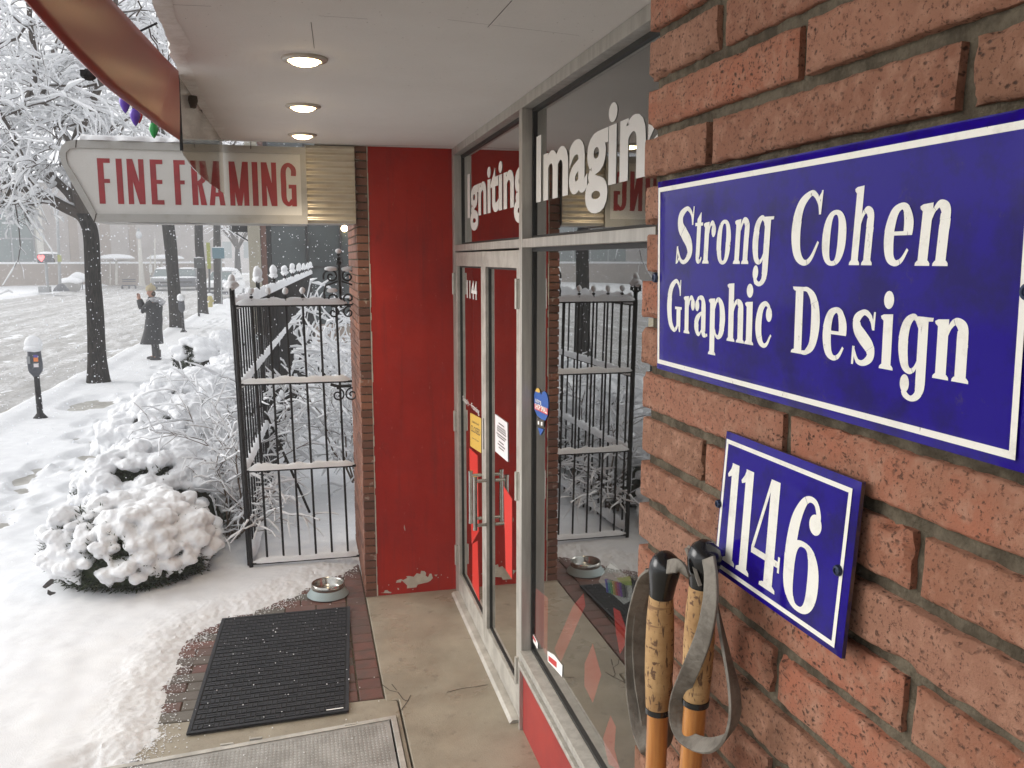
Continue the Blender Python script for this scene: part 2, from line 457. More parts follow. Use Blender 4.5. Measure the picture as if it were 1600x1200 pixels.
SIGNRED = mat('sign_red', (0.36, 0.022, 0.028), 0.4, col2=(0.29, 0.02, 0.025), vs=12)
CABINET = mat('sign_cabinet', (0.42, 0.415, 0.395), 0.45, 0.15, col2=(0.30, 0.28, 0.24), vs=7, vlo=0.5, vhi=0.8, bump=0.05)
CORRUG = mat('corrugated_metal', (0.66, 0.61, 0.50), 0.25, 0.45, col2=(0.58, 0.52, 0.41), vs=4, bump=0.06, bs=40)
IRON = mat('black_iron', (0.008, 0.008, 0.009), 0.6, spec=0.2, col2=(0.018, 0.017, 0.018), vs=30, bump=0.2, bs=100)
BARK = mat('bark', (0.007, 0.006, 0.005), 0.9, spec=0.1, col2=(0.045, 0.038, 0.031), vs=14, vlo=.42, vhi=.7, stretch=(3, 3, 0.5), bump=1.0, bs=14, bdist=0.05)
TWIG = mat('twig', (0.055, 0.040, 0.030), 0.85)
TWIGB = mat('shrub_twig', (0.13, 0.085, 0.055), 0.8, col2=(0.07, 0.05, 0.035), vs=20)
NEEDLE = mat('yew_needles', (0.016, 0.028, 0.010), 0.7, col2=(0.035, 0.05, 0.018), vs=9)
SKIN = mat('skin', (0.45, 0.24, 0.17), 0.5)
COAT = mat('black_coat', (0.012, 0.013, 0.016), 0.8, col2=(0.03, 0.03, 0.034), vs=30)
BEIGE = mat('beige_knit', (0.42, 0.36, 0.24), 0.9, bump=0.6, bs=90)
HAIRM = mat('brown_hair', (0.06, 0.035, 0.02), 0.7)
BOOT = mat('dark_boot', (0.02, 0.02, 0.022), 0.5)
CORK = mat('cork', (0.42, 0.25, 0.11), 0.75, bump=0.5, bs=90, bdist=0.003)
n, L = N(CORK)
k1 = mixc(CORK, noisef(CORK, 16, 0.4, 0.65, 4, 0.6, (1, 1, 2.2)), (0.46, 0.285, 0.125), (0.34, 0.19, 0.075))
k1 = mixc(CORK, noisef(CORK, 150, 0.58, 0.66, 3, 0.5, (1.6, 1.6, 0.5)), k1, (0.12, 0.062, 0.03))
k1 = mixc(CORK, noisef(CORK, 120, 0.62, 0.68, 3, 0.5, (0.8, 0.8, 1.6)), k1, (0.13, 0.066, 0.033))
k1 = mixc(CORK, noisef(CORK, 30, 0.64, 0.68, 3, 0.5, (0.35, 0.35, 4.0)), k1, (0.24, 0.13, 0.06))
L(k1, n['Principled BSDF'].inputs['Base Color'])
BAMBOO = mat('bamboo', (0.50, 0.21, 0.050), 0.3, col2=(0.40, 0.15, 0.035), vs=30, stretch=(6, 6, 0.4), coat=0.4)
BLACKPL = mat('black_plastic', (0.008, 0.009, 0.010), 0.22, coat=0.3)
LEATHER = mat('grey_leather', (0.12, 0.105, 0.085), 0.75, col2=(0.20, 0.18, 0.15), vs=40, bump=0.5, bs=160, bdist=0.003)
SCREW = mat('screw', (0.025, 0.035, 0.07), 0.35, 0.6)
PALEBLUE = mat('pale_blue_rubber', (0.30, 0.37, 0.38), 0.5)
PAPER = mat('paper', (0.72, 0.68, 0.70), 0.8)
YELLOW = mat('yellow_card', (0.62, 0.40, 0.07), 0.6)
INK = mat('ink', (0.05, 0.04, 0.035), 0.7)
VINYL = mat('white_vinyl', (0.90, 0.89, 0.86), 0.45)
BLUEST = mat('blue_sticker', (0.02, 0.09, 0.36), 0.5)
REDST = mat('red_sticker', (0.55, 0.05, 0.05), 0.5)
REDBOARD = mat('red_board', (0.62, 0.035, 0.025), 0.45)
DARKROOM = mat('dim_interior', (0.075, 0.070, 0.062), 0.8, col2=(0.05, 0.047, 0.042), vs=3)
DARKFLOOR = mat('interior_floor', (0.065, 0.060, 0.05), 0.5, col2=(0.10, 0.09, 0.075), vs=4)
BULBPURPLE = mat('purple_bulb', (0.12, 0.05, 0.45), 0.2)
BULBRED = mat('red_bulb', (0.55, 0.02, 0.03), 0.2)
BULBGREEN = mat('green_bulb', (0.01, 0.30, 0.06), 0.2)
LENS = mat('lamp_lens', (0.9, 0.85, 0.7), 0.4, emit=(1.0, 0.72, 0.36), estr=12.0)
TRIM = mat('lamp_trim', (0.60, 0.55, 0.48), 0.35, 0.3)
METERGREY = mat('meter_grey', (0.045, 0.05, 0.065), 0.45, col2=(0.07, 0.075, 0.09), vs=20)
GALV = mat('pole_grey', (0.30, 0.31, 0.32), 0.5, 0.3)
STONE = mat('far_wall', (0.42, 0.385, 0.365), 0.85, col2=(0.37, 0.335, 0.315), vs=0.6)
STONEBAND = mat('far_wall_band', (0.33, 0.275, 0.235), 0.85, col2=(0.29, 0.24, 0.205), vs=0.7)
PALESTONE = mat('pale_stone', (0.62, 0.60, 0.55), 0.8)

FLAKE = bpy.data.materials.new('snowflake'); FLAKE.use_nodes = True
n, L = N(FLAKE); n.clear()
_o = n.new('ShaderNodeOutputMaterial'); _a = n.new('ShaderNodeAddShader'); _d = n.new('ShaderNodeBsdfDiffuse'); _t = n.new('ShaderNodeBsdfTranslucent')
_d.inputs[0].default_value = (0.52, 0.53, 0.55, 1); _t.inputs[0].default_value = (0.45, 0.46, 0.48, 1)
L(_d.outputs[0], _a.inputs[0]); L(_t.outputs[0], _a.inputs[1]); L(_a.outputs[0], _o.inputs['Surface'])
# ================================================================== the setting: ground, paving, snow, road
random.seed(11)
YEND = 5.75                                     # end wall of the entry
GX = 0.977                                      # front of the shop-front metalwork
GL = 1.035                                      # plane of the glass
CZ = 3.016                                      # soffit

ground = MB(); ground.box(-70, 60, -30, 260, -0.6, -0.24)
structure(ground.build('ground', SNOWFAR))
structure(MB().box(-5.0, 3.2, -12, 3.4, -0.235, -0.02).build('entry_base', CONC))
pv = MB().box(-4.74, -2.0, -12, 120, -0.23, -0.185)
structure(pv.build('pavement', PAVEMENT))
# concrete floor of the entry, with its cut-out corner by the hatch
fl = MB()
fl.prism([(0.352, 4.30), (0.42, 4.30), (0.42, -2.0), (1.10, -2.0), (1.10, 5.80), (0.352, 5.80)], lambda a, b, d: (a, b, d), -0.2, 0.0)
structure(fl.build('concrete_floor', CONC, bevel=0.006))
st = MB()
_h0, _h1 = onZ(612, 1120, 0), onZ(173, 1199, 0); _hs = (_h0.y - _h1.y) / (_h0.x - _h1.x)
st.prism([(-1.45, _h0.y + _hs * (-1.45 - _h0.x) + 0.004), (-1.45, 4.335), (0.345, 4.335), (0.412, 4.292), (0.412, 2.4), (0.392, 2.4), (0.392, _h0.y + _hs * (0.392 - _h0.x) + 0.004)], lambda a, b, d: (a, b, d), -0.2, -0.004)
structure(st.build('concrete_border', CONC, bevel=0.005))
ck = MB()
def crack(pts, w, z=0.0012):
    for a, b in zip(pts, pts[1:]):
        a = Vector((*a, z)); b = Vector((*b, z)); d = (b - a).normalized(); x = Vector((-d.y, d.x, 0)) * w
        ck.add([a - x, b - x * 0.7, b + x * 0.7, a + x], [(0, 1, 2, 3)])
for px in ([(597, 1070), (609, 1079), (622, 1082), (630, 1093), (637, 1096), (642, 1086)], [(612, 1069), (620, 1079)], [(698, 1082), (722, 1076), (745, 1073), (762, 1070)], [(627, 1110), (637, 1096)]):
    pts = [onZ(x, y, 0).to_2d() for x, y in px]; crack(pts, 0.0028)
structure(ck.build('floor_crack', CRACK))

# brick pavers: rows of two tones, a border course along the concrete
pav = MB()
def paver(x0, x1, y0, y1, tint):
    j = random.uniform(-0.002, 0.002); g = 0.003; c = 0.005
    z = j - 0.002
    vs = [(x0 + g, y0 + g, -0.06), (x1 - g, y0 + g, -0.06), (x1 - g, y1 - g, -0.06), (x0 + g, y1 - g, -0.06)]
    vs += [(x, y, z - c) for x, y, _ in vs[:4]]
    vs += [(x0 + g + c, y0 + g + c, z), (x1 - g - c, y0 + g + c, z), (x1 - g - c, y1 - g - c, z), (x0 + g + c, y1 - g - c, z)]
    fs = [(8, 9, 10, 11)]
    for k in range(4):
        k2 = (k + 1) % 4
        fs += [(k, k2, 4 + k2, 4 + k), (4 + k, 4 + k2, 8 + k2, 8 + k)]
    pav.add(vs, fs, tint)
y = 4.34; r = 0
while y < 7.2:
    x = 0.215 - (0.1 if r % 2 else 0.0)
    if r % 2: paver(x, 0.215, y, y + 0.105, random.uniform(0, 0.5))
    while x > -1.2:
        paver(x - 0.2, x, y, y + 0.105, random.uniform(0.65, 1.0) if random.random() < 0.38 else random.uniform(0, 0.5)); x -= 0.2
    y += 0.105; r += 1
y = 4.34
while y < 7.1:
    paver(0.218, 0.348, y, y + 0.118, random.uniform(0.05, 0.5)); y += 0.118
structure(pav.build('brick_paving', PAVER, tinted=True))
structure(MB().box(-1.42, 0.35, 4.336, 7.2, -0.2, -0.012).build('paving_bed', MORTAR))

# --- snow: one sheet over pavement, garden and the entry's edge; thins out to nothing on the pavers
EDGE_PX = [(640, 862), (556, 884), (500, 908), (445, 936), (400, 952), (352, 966), (318, 985), (292, 1004), (268, 1050), (248, 1105), (236, 1160), (205, 1188), (150, 1200)]
EDGEP = [onZ(x, y, 0.0).to_2d() for x, y in EDGE_PX] + [Vector((-1.02, 3.6)), Vector((-0.95, 2.4)), Vector((-0.95, -3))]
def edge_dist(x, y):
    p = Vector((x, y)); best = 9; sgn = 1
    for a, b in zip(EDGEP, EDGEP[1:]):
        ab = b - a; t = clamp((p - a).dot(ab) / ab.length_squared); q = a + ab * t
        d = (p - q).length
        if d < best:
            best = d; c = ab.x * (p.y - a.y) - ab.y * (p.x - a.x); sgn = 1 if c < 0 else -1
    return best * sgn
def base_z(x, y):
    return -0.16 + 0.16 * sstep(-2.9, -1.45, x) * sstep(8.6, 6.8, y) + 0.03 * sstep(-1.5, 0.5, x) * sstep(7, 9, y)
FOOT = []
random.seed(5)
for k in range(210):
    yy = 5 + 42 * random.random() ** 1.6
    FOOT.append((-2.75 - 0.012 * yy + random.gauss(0, 0.24), yy, random.uniform(0.09, 0.15), random.uniform(0.02, 0.062)))
BARE = [(onZ(x, y, -0.15), a, b) for x, y, a, b in ((140, 632, 0.40, 0.26), (38, 746, 0.12, 0.12))]
def snow_z(x, y):
    z = base_z(x, y)
    d = 9.0
    if -2.2 < x < 1.0 and 2.5 < y < 7.6:
        d = edge_dist(x, y)
    t = 0.05 + 0.012 * nz(x, y, 1, 2.2) + 0.008 * nz(x, y, 2, 7)
    if d < 0.6:
        if d < -0.25: return None
        g = d + 0.05 * nz(x, y, 5, 6) + 0.026 * nz(x, y, 6, 19) + 0.02 * nz(x, y, 7, 55)
        t = min(t, -0.02 + 0.075 * sstep(-0.14, 0.26, g)) + (0.010 * nz(x, y, 8, 60) + 0.006 * nz(x, y, 9, 130)) * sstep(0.5, 0.05, d)
    else:
        t += 0.004 * nz(x, y, 9, 40)
    z += t
    if x < -1.0:
        if -3.9 < x < -1.9 and 4.5 < y < 50:
            for fx, fy, fr, fd in FOOT:
                dx = (x - fx) / fr; dy = (y - fy) / (fr * 1.9)
                q = dx * dx + dy * dy
                if q < 1: z -= fd * min(1.0, (1 - q) * 2.2)
        for p, a, b in BARE:
            if a:
                q = ((x - p.x) / a) ** 2 + ((y - p.y) / (a * 1.4 + b)) ** 2 + 0.5 * nz(x, y, 3, 4)
                if q < 1.3: z -= 0.085 * sstep(1.3, 0.45, q)
    if x < -4.1: z += 0.05 * sstep(-4.1, -4.4, x) - 0.18 * sstep(-4.55 + 0.12 * nz(0, y, 2, 1.1), -4.95, x)
    return z
xs = []; x = -6.0
while x < 3.0:
    xs.append(x); x += 0.045 if x < -2.2 else 0.026 if x < -1.1 else 0.013 if x < 0.36 else 0.06
ys = []; y = 2.6
while y < 110:
    ys.append(y); y += 0.014 if y < 6.6 else 0.02 + 0.010 * (y - 6.6)
sn = MB(); idx = {}
vv = []; ff = []
for j, y in enumerate(ys):
    for i, x in enumerate(xs):
        if y < 6.95 and x > 0.36: continue
        if x > 0.6 and y < 6.6: continue
        z = snow_z(x, y)
        if z is None: continue
        idx[(i, j)] = len(vv); vv.append((x, y, z))
for j in range(len(ys) - 1):
    for i in range(len(xs) - 1):
        q = [idx.get(k) for k in ((i, j), (i + 1, j), (i + 1, j + 1), (i, j + 1))]
        if None not in q: ff.append(tuple(q))
sn.add(vv, ff)
structure(sn.build('snow_ground', SNOW, smooth=True))
# loose grains where the sheet peters out, and flakes that fell on mat and plate
gr = MB(); random.seed(3)
for k in range(2600):
    i = random.randrange(len(EDGEP) - 1); p = EDGEP[i].lerp(EDGEP[i + 1], random.random())
    p = p + Vector((random.gauss(0.03, 0.055), random.gauss(-0.03, 0.05)))
    r_ = random.uniform(0.0015, 0.005)
    if p.x < 0.33: gr.ico((p.x, p.y, r_ * 0.4), (r_, r_, r_ * 0.6), 1 if r_ > .003 else 0 or 1, 0.3, 300)
for k in range(170):
    r_ = random.uniform(0.0015, 0.0045)
    px, py = random.uniform(-0.75, 0.34), random.uniform(3.8, 5.7)
    if random.random() < (px + 0.9) * 0.55: continue
    on = -0.62 + 0.05 * (py - 4.2) < px < 0.17 + 0.05 * (py - 4.2) and 4.2 < py < 5.58
    gr.ico((px, py, (0.0165 if on else 0.003) + r_ * 0.3), (r_, r_ * random.uniform(0.8, 1.8), r_ * 0.6), 1, 0.3, 300)
tag(gr.build('snow_grains', SNOW), 'loose grains of snow scattered at the thin edge of the snow and over the mat', 'snow', kind='stuff')

# kerb and road
structure(MB().box(-4.95, -4.75, -15, 120, -0.235, -0.222).build('kerb', CONC, bevel=0.02))
rx = []; x = -17.5
while x < -4.6: rx.append(x); x += 0.075
ry = []; y = 6.0
while y < 150: ry.append(y); y += 0.06 + 0.011 * (y - 6)
vv = []; ff = []
for y in ry:
    for x in rx:
        w = x + 0.028 * y + 0.25 * nz(0, y, 0, 0.15)
        w += 0.5 * nz(x * .5, y * .12, 7, 1.0); rut = (0.012 * math.sin(w * 3.1) + 0.008 * math.sin(w * 6.7 + 1.3)) * (0.4 + 1.2 * abs(nz(x, y * .3, 3, .5)))
        z = -0.215 + rut + 0.045 * nz(x * 1.2, y * 0.6, 4, 2.0) + 0.034 * nz(x, y * 0.8, 5, 5) + 0.020 * nz(x, y, 6, 13)
        z += 0.09 * sstep(-16.2, -17.2, x)
        vv.append((x, y, z))
nx = len(rx)
for j in range(len(ry) - 1):
    for i in range(nx - 1):
        ff.append((j * nx + i, j * nx + i + 1, (j + 1) * nx + i + 1, (j + 1) * nx + i))
structure(MB().add(vv, ff).build('road', WETSNOW, smooth=True))
# far pavement, a raised snowy strip, and the garden floor to the right
vv = []; ff = []; rx = [-17.3 - 0.25 * k for k in range(40)]; ry = [8 + 0.8 * k for k in range(170)]
for y in ry:
    for x in rx:
        vv.append((x, y, -0.2 + 0.22 * sstep(-17.3, -18.2, x) + 0.10 * nz(x, y, 2, 0.7) + 0.05 * nz(x, y, 3, 2)))
nx = len(rx)
for j in range(len(ry) - 1):
    for i in range(nx - 1):
        ff.append((j * nx + i, (j + 1) * nx + i, (j + 1) * nx + i + 1, j * nx + i + 1))
structure(MB().add(vv, ff).build('far_pavement', SNOWFAR, smooth=True))
structure(MB().box(2.9, 20, 6.9, 110, -0.23, -0.1).build('garden_snow', SNOWFAR))
structure(MB().box(-40, -5.4, -25, 6.1, -0.235, -0.19).build('road_behind', WETSNOW))
structure(MB().box(-5.1, -0.9, -12, 2.62, -0.1, -0.03).build('snow_behind', SNOWFAR))

# ================================================================== near brick pier
def brick_block(mb, u0, u1, z0, z1, xf, depth, hi, tint, ax=0):
    """one brick; front at xf facing -x' (ax=0) or an end brick face. Fine, worn front when hi"""
    nu = max(3, int((u1 - u0) / (0.005 if hi else 0.06))); nv = 12 if hi else 3
    seed = random.uniform(0, 100)
    jx = random.uniform(-0.0015, 0.002); rot = random.uniform(-0.004, 0.004)
    vs = []; fs = []
    for j in range(nv + 1):
        for i in range(nu + 1):
            a = i / nu; b = j / nv
            # crowd samples to the arrises so that they can round off
            a2 = 0.5 - 0.5 * math.cos(PI * a) if nu < 12 else a
            b2 = 0.5 - 0.5 * math.cos(PI * b)
            u = u0 + (u1 - u0) * a2; z = z0 + (z1 - z0) * b2
            eu = min(u - u0, u1 - u); ez = min(z - z0, z1 - z)
            e = min(eu, ez)
            rnd = 0.0028 * (1 - clamp(e / 0.0035)) ** 2
            x = xf + jx + rot * (u - u0) + rnd
            if hi:
                p = Vector((u * 1.0, z, seed))
                x += 0.0007 * noise.noise(p * 22) + 0.0005 * noise.noise(p * 90)
                if e < 0.004:
                    u += (0.0020 * noise.noise(p * 80) if eu < 0.004 else 0)
                    z += (0.0016 * noise.noise(p * 80 + Vector((7, 0, 0))) if ez < 0.004 else 0)
                    ch = noise.noise(p * 28 + Vector((0, 0, 9)))
                    if ch > 0.33: x += 0.009 * (ch - 0.33) / 0.3
            vs.append((x, u, z))
    for j in range(nv):
        for i in range(nu):
            q = j * (nu + 1) + i
            fs.append((q, q + nu + 1, q + nu + 2, q + 1))
    # skirt back to the bed
    per = [i for i in range(nu + 1)] + [j * (nu + 1) + nu for j in range(1, nv + 1)] + [nv * (nu + 1) + i for i in range(nu - 1, -1, -1)] + [j * (nu + 1) for j in range(nv - 1, 0, -1)]
    n0 = len(vs)
    for k in per: vs.append((xf + depth, vs[k][1], vs[k][2]))
    m = len(per)
    for k in range(m):
        k2 = (k + 1) % m
        fs.append((per[k], per[k2], n0 + k2, n0 + k))
    mb.add(vs, fs, tint)
random.seed(21)
pier = thing('brick_pier', 'rough red brick pier of long thin bricks with raked dark mortar, carrying the blue signs', 'brick wall', (0, 0, 0), BA)
UC = 0.9655; XB = 0.4225; ROW = 0.0546; Z0 = 2.1704 - 39 * ROW
bk = MB()
SPECIAL = {}
zr = lambda k: Z0 + k * ROW          # bottom line of row k ; row 39 starts at z = 2.1704
def rowjoints(k):
    # rows are counted from the line z=2.1704 (k=39 above it)
    d = k - 38                        # d=0 is the row under the big sign
    A = d % 2 == 0
    if d == 5: return [UC, 0.811, 0.4745, 0.16, -0.15, -0.46, -0.8, -1.1]
    if d == 7: return [UC, 0.798, 0.53, 0.21, -0.10, -0.41, -0.72, -1.1]
    if d == 8: return [UC, 0.79, 0.64, 0.31, 0.0, -0.31, -0.62, -1.1]
    if A: return [UC, 0.6555, 0.345, 0.035, -0.275, -0.585, -1.1]
    return [UC, 0.8046, 0.487, 0.177, -0.133, -0.443, -1.1]
for k in range(0, 56):
    z0 = zr(k) + 0.0060; z1 = zr(k + 1) - 0.0060
    if z1 > CZ + 0.02: break
    js = rowjoints(k)
    hi = 1.35 < z0 < 2.75
    for a, b in zip(js, js[1:]):
        u1 = a - (0.0 if a == UC else 0.0063); u0 = b + 0.0063
        if a == UC: u1 += random.uniform(-0.004, 0.004)
        brick_block(bk, u0, u1, z0, z1, XB + random.uniform(-0.0015, 0.0015), 0.06, hi and a > 0.1, random.random())
bk.build('bricks', BRICK, pier, smooth=False, tinted=True)
for p in bpy.data.objects['bricks'].data.polygons: p.use_smooth = True
bpy.data.objects['bricks'].data.set_sharp_from_angle(angle=rad(38))
# the end of the pier that turns in to the shop front
ek = MB()
for k in range(0, 56):
    z0 = zr(k) + 0.005; z1 = zr(k + 1) - 0.005
    if z1 > CZ + 0.02: break
    x = XB + 0.09 if k % 2 else XB + 0.16
    ek.box(XB + 0.012, x - 0.005, UC - 0.05, UC - 0.004, z0, z1, random.random())
    while x < 1.15:
        ek.box(x + 0.004, min(x + 0.2, 1.15), UC - 0.05, UC - 0.003, z0, z1, random.random()); x += 0.205
ek.build('end_bricks', BRICK, pier, tinted=True, bevel=0.003)
MB().box(XB + 0.0095, 1.12, -1.2, UC - 0.014, 0, CZ + 0.01).build('mortar', MORTAR, pier)

# ================================================================== shop building around the entry
shop = thing('shop_building', 'shop building over the covered entry, dim room behind its glass front', 'building', (3, 2, 0))
rm = MB()
rm.box(1.11, 6.0, 0.95, 5.80, -0.10, -0.02); rm.build('interior_floor', DARKFLOOR, shop)
rm = MB()
rm.box(6.0, 6.1, 0.9, 5.9, -0.1, 3.1); rm.box(1.12, 6.0, 5.76, 5.86, -0.1, 3.1); rm.box(1.12, 6.0, 0.86, 0.94, -0.1, 3.1)
rm.build('interior_wall', DARKROOM, shop)
MB().box(1.06, 6.0, 0.94, 5.76, 3.03, 3.1).build('interior_ceiling', DARKROOM, shop)
up = MB(); up.box(0.45, 6.4, -3.0, 6.9, 3.32, 7.0); up.build('upper_wall', BRICK2, shop)
MB().box(0.30, 6.4, 5.88, 6.88, 3.02, 3.318).build('lintel', BRICK2, shop)
MB().box(1.13, 7, -3.0, 0.85, -0.1, 3.3).build('rear_wall', BRICK2, shop)

# brick end wall beyond the red panel: bricks on its street side and its front edge
colm = thing('brick_column', 'dark narrow brick column at the left edge of the red wall, beside the iron gate', 'brick column', (0.38, YEND, 0))
bk = MB(); random.seed(8)
z = 0.0; k = 0
while z < CZ - 0.01:
    h = 0.0523; z1 = min(z + h - 0.008, CZ - 0.002)
    bk.box(0.350 + random.uniform(-0.002, 0.002), 0.352 + 0.074 + random.uniform(-0.004, 0.003), YEND - 0.004 + random.uniform(-0.002, 0.002), YEND + 0.10, z, z1, random.random())
    y = YEND + 0.104 + (0.15 if k % 2 else 0.0)
    if k % 2: bk.box(0.351, 0.42, YEND + 0.106, y - 0.006, z, z1, random.random())
    while y < 6.88:
        y2 = min(y + 0.30, 6.88); bk.box(0.350 + random.uniform(-0.002, 0.002), 0.42, y, y2 - 0.007, z, z1, random.random()); y += 0.30
    z += h; k += 1
bk.build('bricks', BRICK2, colm, tinted=True, bevel=0.003)
MB().box(0.358, 0.425, YEND + 0.006, 6.875, 0, CZ).build('mortar', MORTAR, colm)
rw = thing('red_wall', 'red painted wall at the end of the entry, paint peeled off in patches at its foot', 'wall', (0.7, YEND, 0))
wl = MB(); nxw, nzw = 24, 60
vs = [(0.4265 + (GX + 0.02 - 0.4265) * i / nxw, YEND + 0.003 * nz(i * 0.3, j * 0.3, 2) + (0.004 * abs(nz(j * .9, 0, 5)) if i == 0 else 0), 0.001 + (CZ - 0.002) * j / nzw) for j in range(nzw + 1) for i in range(nxw + 1)]
fs = [(j * (nxw + 1) + i, j * (nxw + 1) + i + 1, (j + 1) * (nxw + 1) + i + 1, (j + 1) * (nxw + 1) + i) for j in range(nzw) for i in range(nxw)]
wl.add(vs, fs); wl.build('plaster', REDPAINT, rw, smooth=True)
MB().box(0.4265, 1.11, YEND + 0.008, 6.85, 0, CZ).build('backing', BRICK2, rw)
def on_red(px): 
    p = onY(px[0], px[1], YEND - 0.0045); return (p.x, p.z)
def patch(pxs, d=0.0):
    pts = []
    for (a, b) in zip(pxs, pxs[1:] + pxs[:1]):
        for t in (0, 0.5):
            q = (a[0] + (b[0] - a[0]) * t, a[1] + (b[1] - a[1]) * t)
            x, z = on_red(q); pts.append((x + 0.002 * nz(q[0], q[1], 0, 1.3), z + 0.002 * nz(q[0], q[1], 4, 1.3)))
    return pts
z8 = lambda pts: [(540 + x / 8, 820 + y / 8) for x, y in pts]
pm = MB()
fnp = lambda a, b, d: (a, YEND - 0.0045 - d, max(b, 0.002))
pm.prism(patch(z8([(628, 725), (640, 695), (690, 680), (720, 690), (770, 665), (755, 645), (800, 640), (850, 650), (890, 605), (935, 615), (945, 575), (985, 580), (1005, 600), (1000, 635), (1030, 655), (1050, 610), (1075, 610), (1090, 665), (1060, 700), (1020, 720), (900, 745), (885, 780), (765, 795), (770, 755), (700, 695), (690, 720)])), fnp, 0, 0.0012)
pm.prism(patch(z8([(1108, 625), (1150, 622), (1130, 645)])), fnp, 0, 0.0012)
pm.prism(patch(z8([(435, 850), (480, 845), (490, 820), (520, 815), (545, 835), (575, 842), (570, 852)])), fnp, 0, 0.0012)
pm.prism(patch(z8([(645, 790), (665, 790), (670, 810), (655, 812)])), fnp, 0, 0.0012)
pm.prism(patch(z8([(735, -5), (742, 40), (748, 70), (738, 72), (728, 30)])), fnp, 0, 0.0012)
for x, y in ((533, 748), (890, 545), (1190, 622), (1270, 655), (835, 805), (1150, 655)):
    pm.prism(patch(z8([(x, y), (x + 10, y - 4), (x + 12, y + 8), (x + 2, y + 9)])), fnp, 0, 0.0012)
pm.build('peeled_paint', PEEL, rw)
# ragged plaster strip where the red meets the brick
rg = MB(); z = 0.0
while z < CZ - 0.03:
    h = random.uniform(0.03, 0.09); w = random.uniform(0.002, 0.008)
    rg.box(0.4255, 0.4265 + w, YEND - 0.0055, YEND + 0.004, z, z + h); z += h
rg.build('plaster_edge', PEEL, rw)

# ================================================================== canopy over the entry
can = thing('canopy', 'flat white plaster soffit over the entry with a ragged outer edge', 'canopy', (0.2, 3, CZ))
edge = []
y = -3.0
random.seed(4)
while y < 5.69:
    fx = -0.385 - 0.075 * sstep(2.6, 4.2, y)
    edge.append((fx + 0.014 * nz(0, y, 3, 4) + 0.008 * nz(0, y, 5, 17), y)); y += 0.035
edge.append((-0.46, 5.69))
poly = [(GX + 0.15, -3.0)] + [(GX + 0.15, 5.88), (0.10, 5.88), (0.10, 5.69)] + edge[::-1]
sof = MB(); sof.prism(poly, lambda a, b, d: (a, b, d), CZ, CZ + 0.03)
sof.build('soffit', PLASTER, can)
ew = MB()
inner = [(x + 0.055 + 0.02 * nz(0, y, 8, 3), y) for x, y in edge]
vs = [(x, y, CZ - 0.003 + 0.003 * abs(nz(x, y, 1, 20))) for x, y in edge] + [(x, y, CZ - 0.0012) for x, y in inner]
m = len(edge)
ew.add(vs, [(k, k + 1, m + k + 1, m + k) for k in range(m - 1)])
vs = [(x, y, CZ - 0.003) for x, y in edge] + [(x + 0.01, y, CZ + 0.035) for x, y in edge]
ew.add(vs, [(k, m + k, m + k + 1, k + 1) for k in range(m - 1)])
ew.build('ragged_edge', PLWHITE, can)
def cline(pxs, w):
    ck = MB()
    pts = [onZ(x, y, CZ) for x, y in pxs]
    for a, b in zip(pts, pts[1:]):
        d = (b - a).normalized(); x = Vector((-d.y, d.x, 0)) * w; q = Vector((0, 0, -0.0012))
        ck.add([a - x + q, a + x + q, b + x + q, b - x + q], [(0, 1, 2, 3)])
    ck.build('seam', CRACK, can)
cline([(486, 34), (491, 75)], 0.0008); cline([(498, 24), (575, 29)], 0.0008); cline([(230, 5), (330, 9)], 0.001)
cline([(800, 0), (762, 42)], 0.0012); cline([(700, 30), (905, 55)], 0.0006); cline([(290, 225), (706, 228)], 0.004)
roof = MB(); roof.box(-0.38, 1.2, -3.0, 5.85, CZ + 0.032, CZ + 0.30); roof.build('roof_slab', DARKROOM, can)
rs = MB(); snow_ridge(rs, [(0.05, -3.0, CZ + 0.30), (0.05, 5.9, CZ + 0.30)], 0.42, 0.12, 3, step=0.12); rs.build('roof_snow', SNOW, can, smooth=True)
# broken wires and a small fitting at the edge
def wire(pxs, z, r_=0.0022):
    wr = MB(); wr.tube([onX(x, y, -0.44) if z is None else onZ(x, y, z) for x, y in pxs], r_, 5); wr.build('loose_wire', CRACK, can)
wire([(216, 2), (221, 12), (213, 25)], CZ - 0.004); wire([(233, 45), (236, 58), (245, 70), (248, 82), (243, 90)], CZ - 0.02); wire([(238, 55), (246, 66)], CZ - 0.01)
wire([(315, 172), (317, 183), (314, 200)], CZ - 0.01); wire([(340, 212), (343, 224), (341, 234)], CZ - 0.012); wire([(338, 221), (350, 219)], CZ - 0.01)
cf = thing('soffit_fitting', 'small dark fitting stuck at the ragged soffit edge above the clear panel', 'fitting', onZ(297, 150, CZ))
p = onZ(297, 150, CZ - 0.001)
MB().lathe([(0.030, 0), (0.032, -0.02), (0.024, -0.05), (0.0, -0.052)], p, 14).build('housing', CRACK, cf, smooth=True)
p2 = onZ(297, 164, CZ - 0.001); MB().ico(p2 + Vector((0, 0, -0.008)), (0.02, 0.02, 0.010), 2).build('cap', IRON, cf, smooth=True)

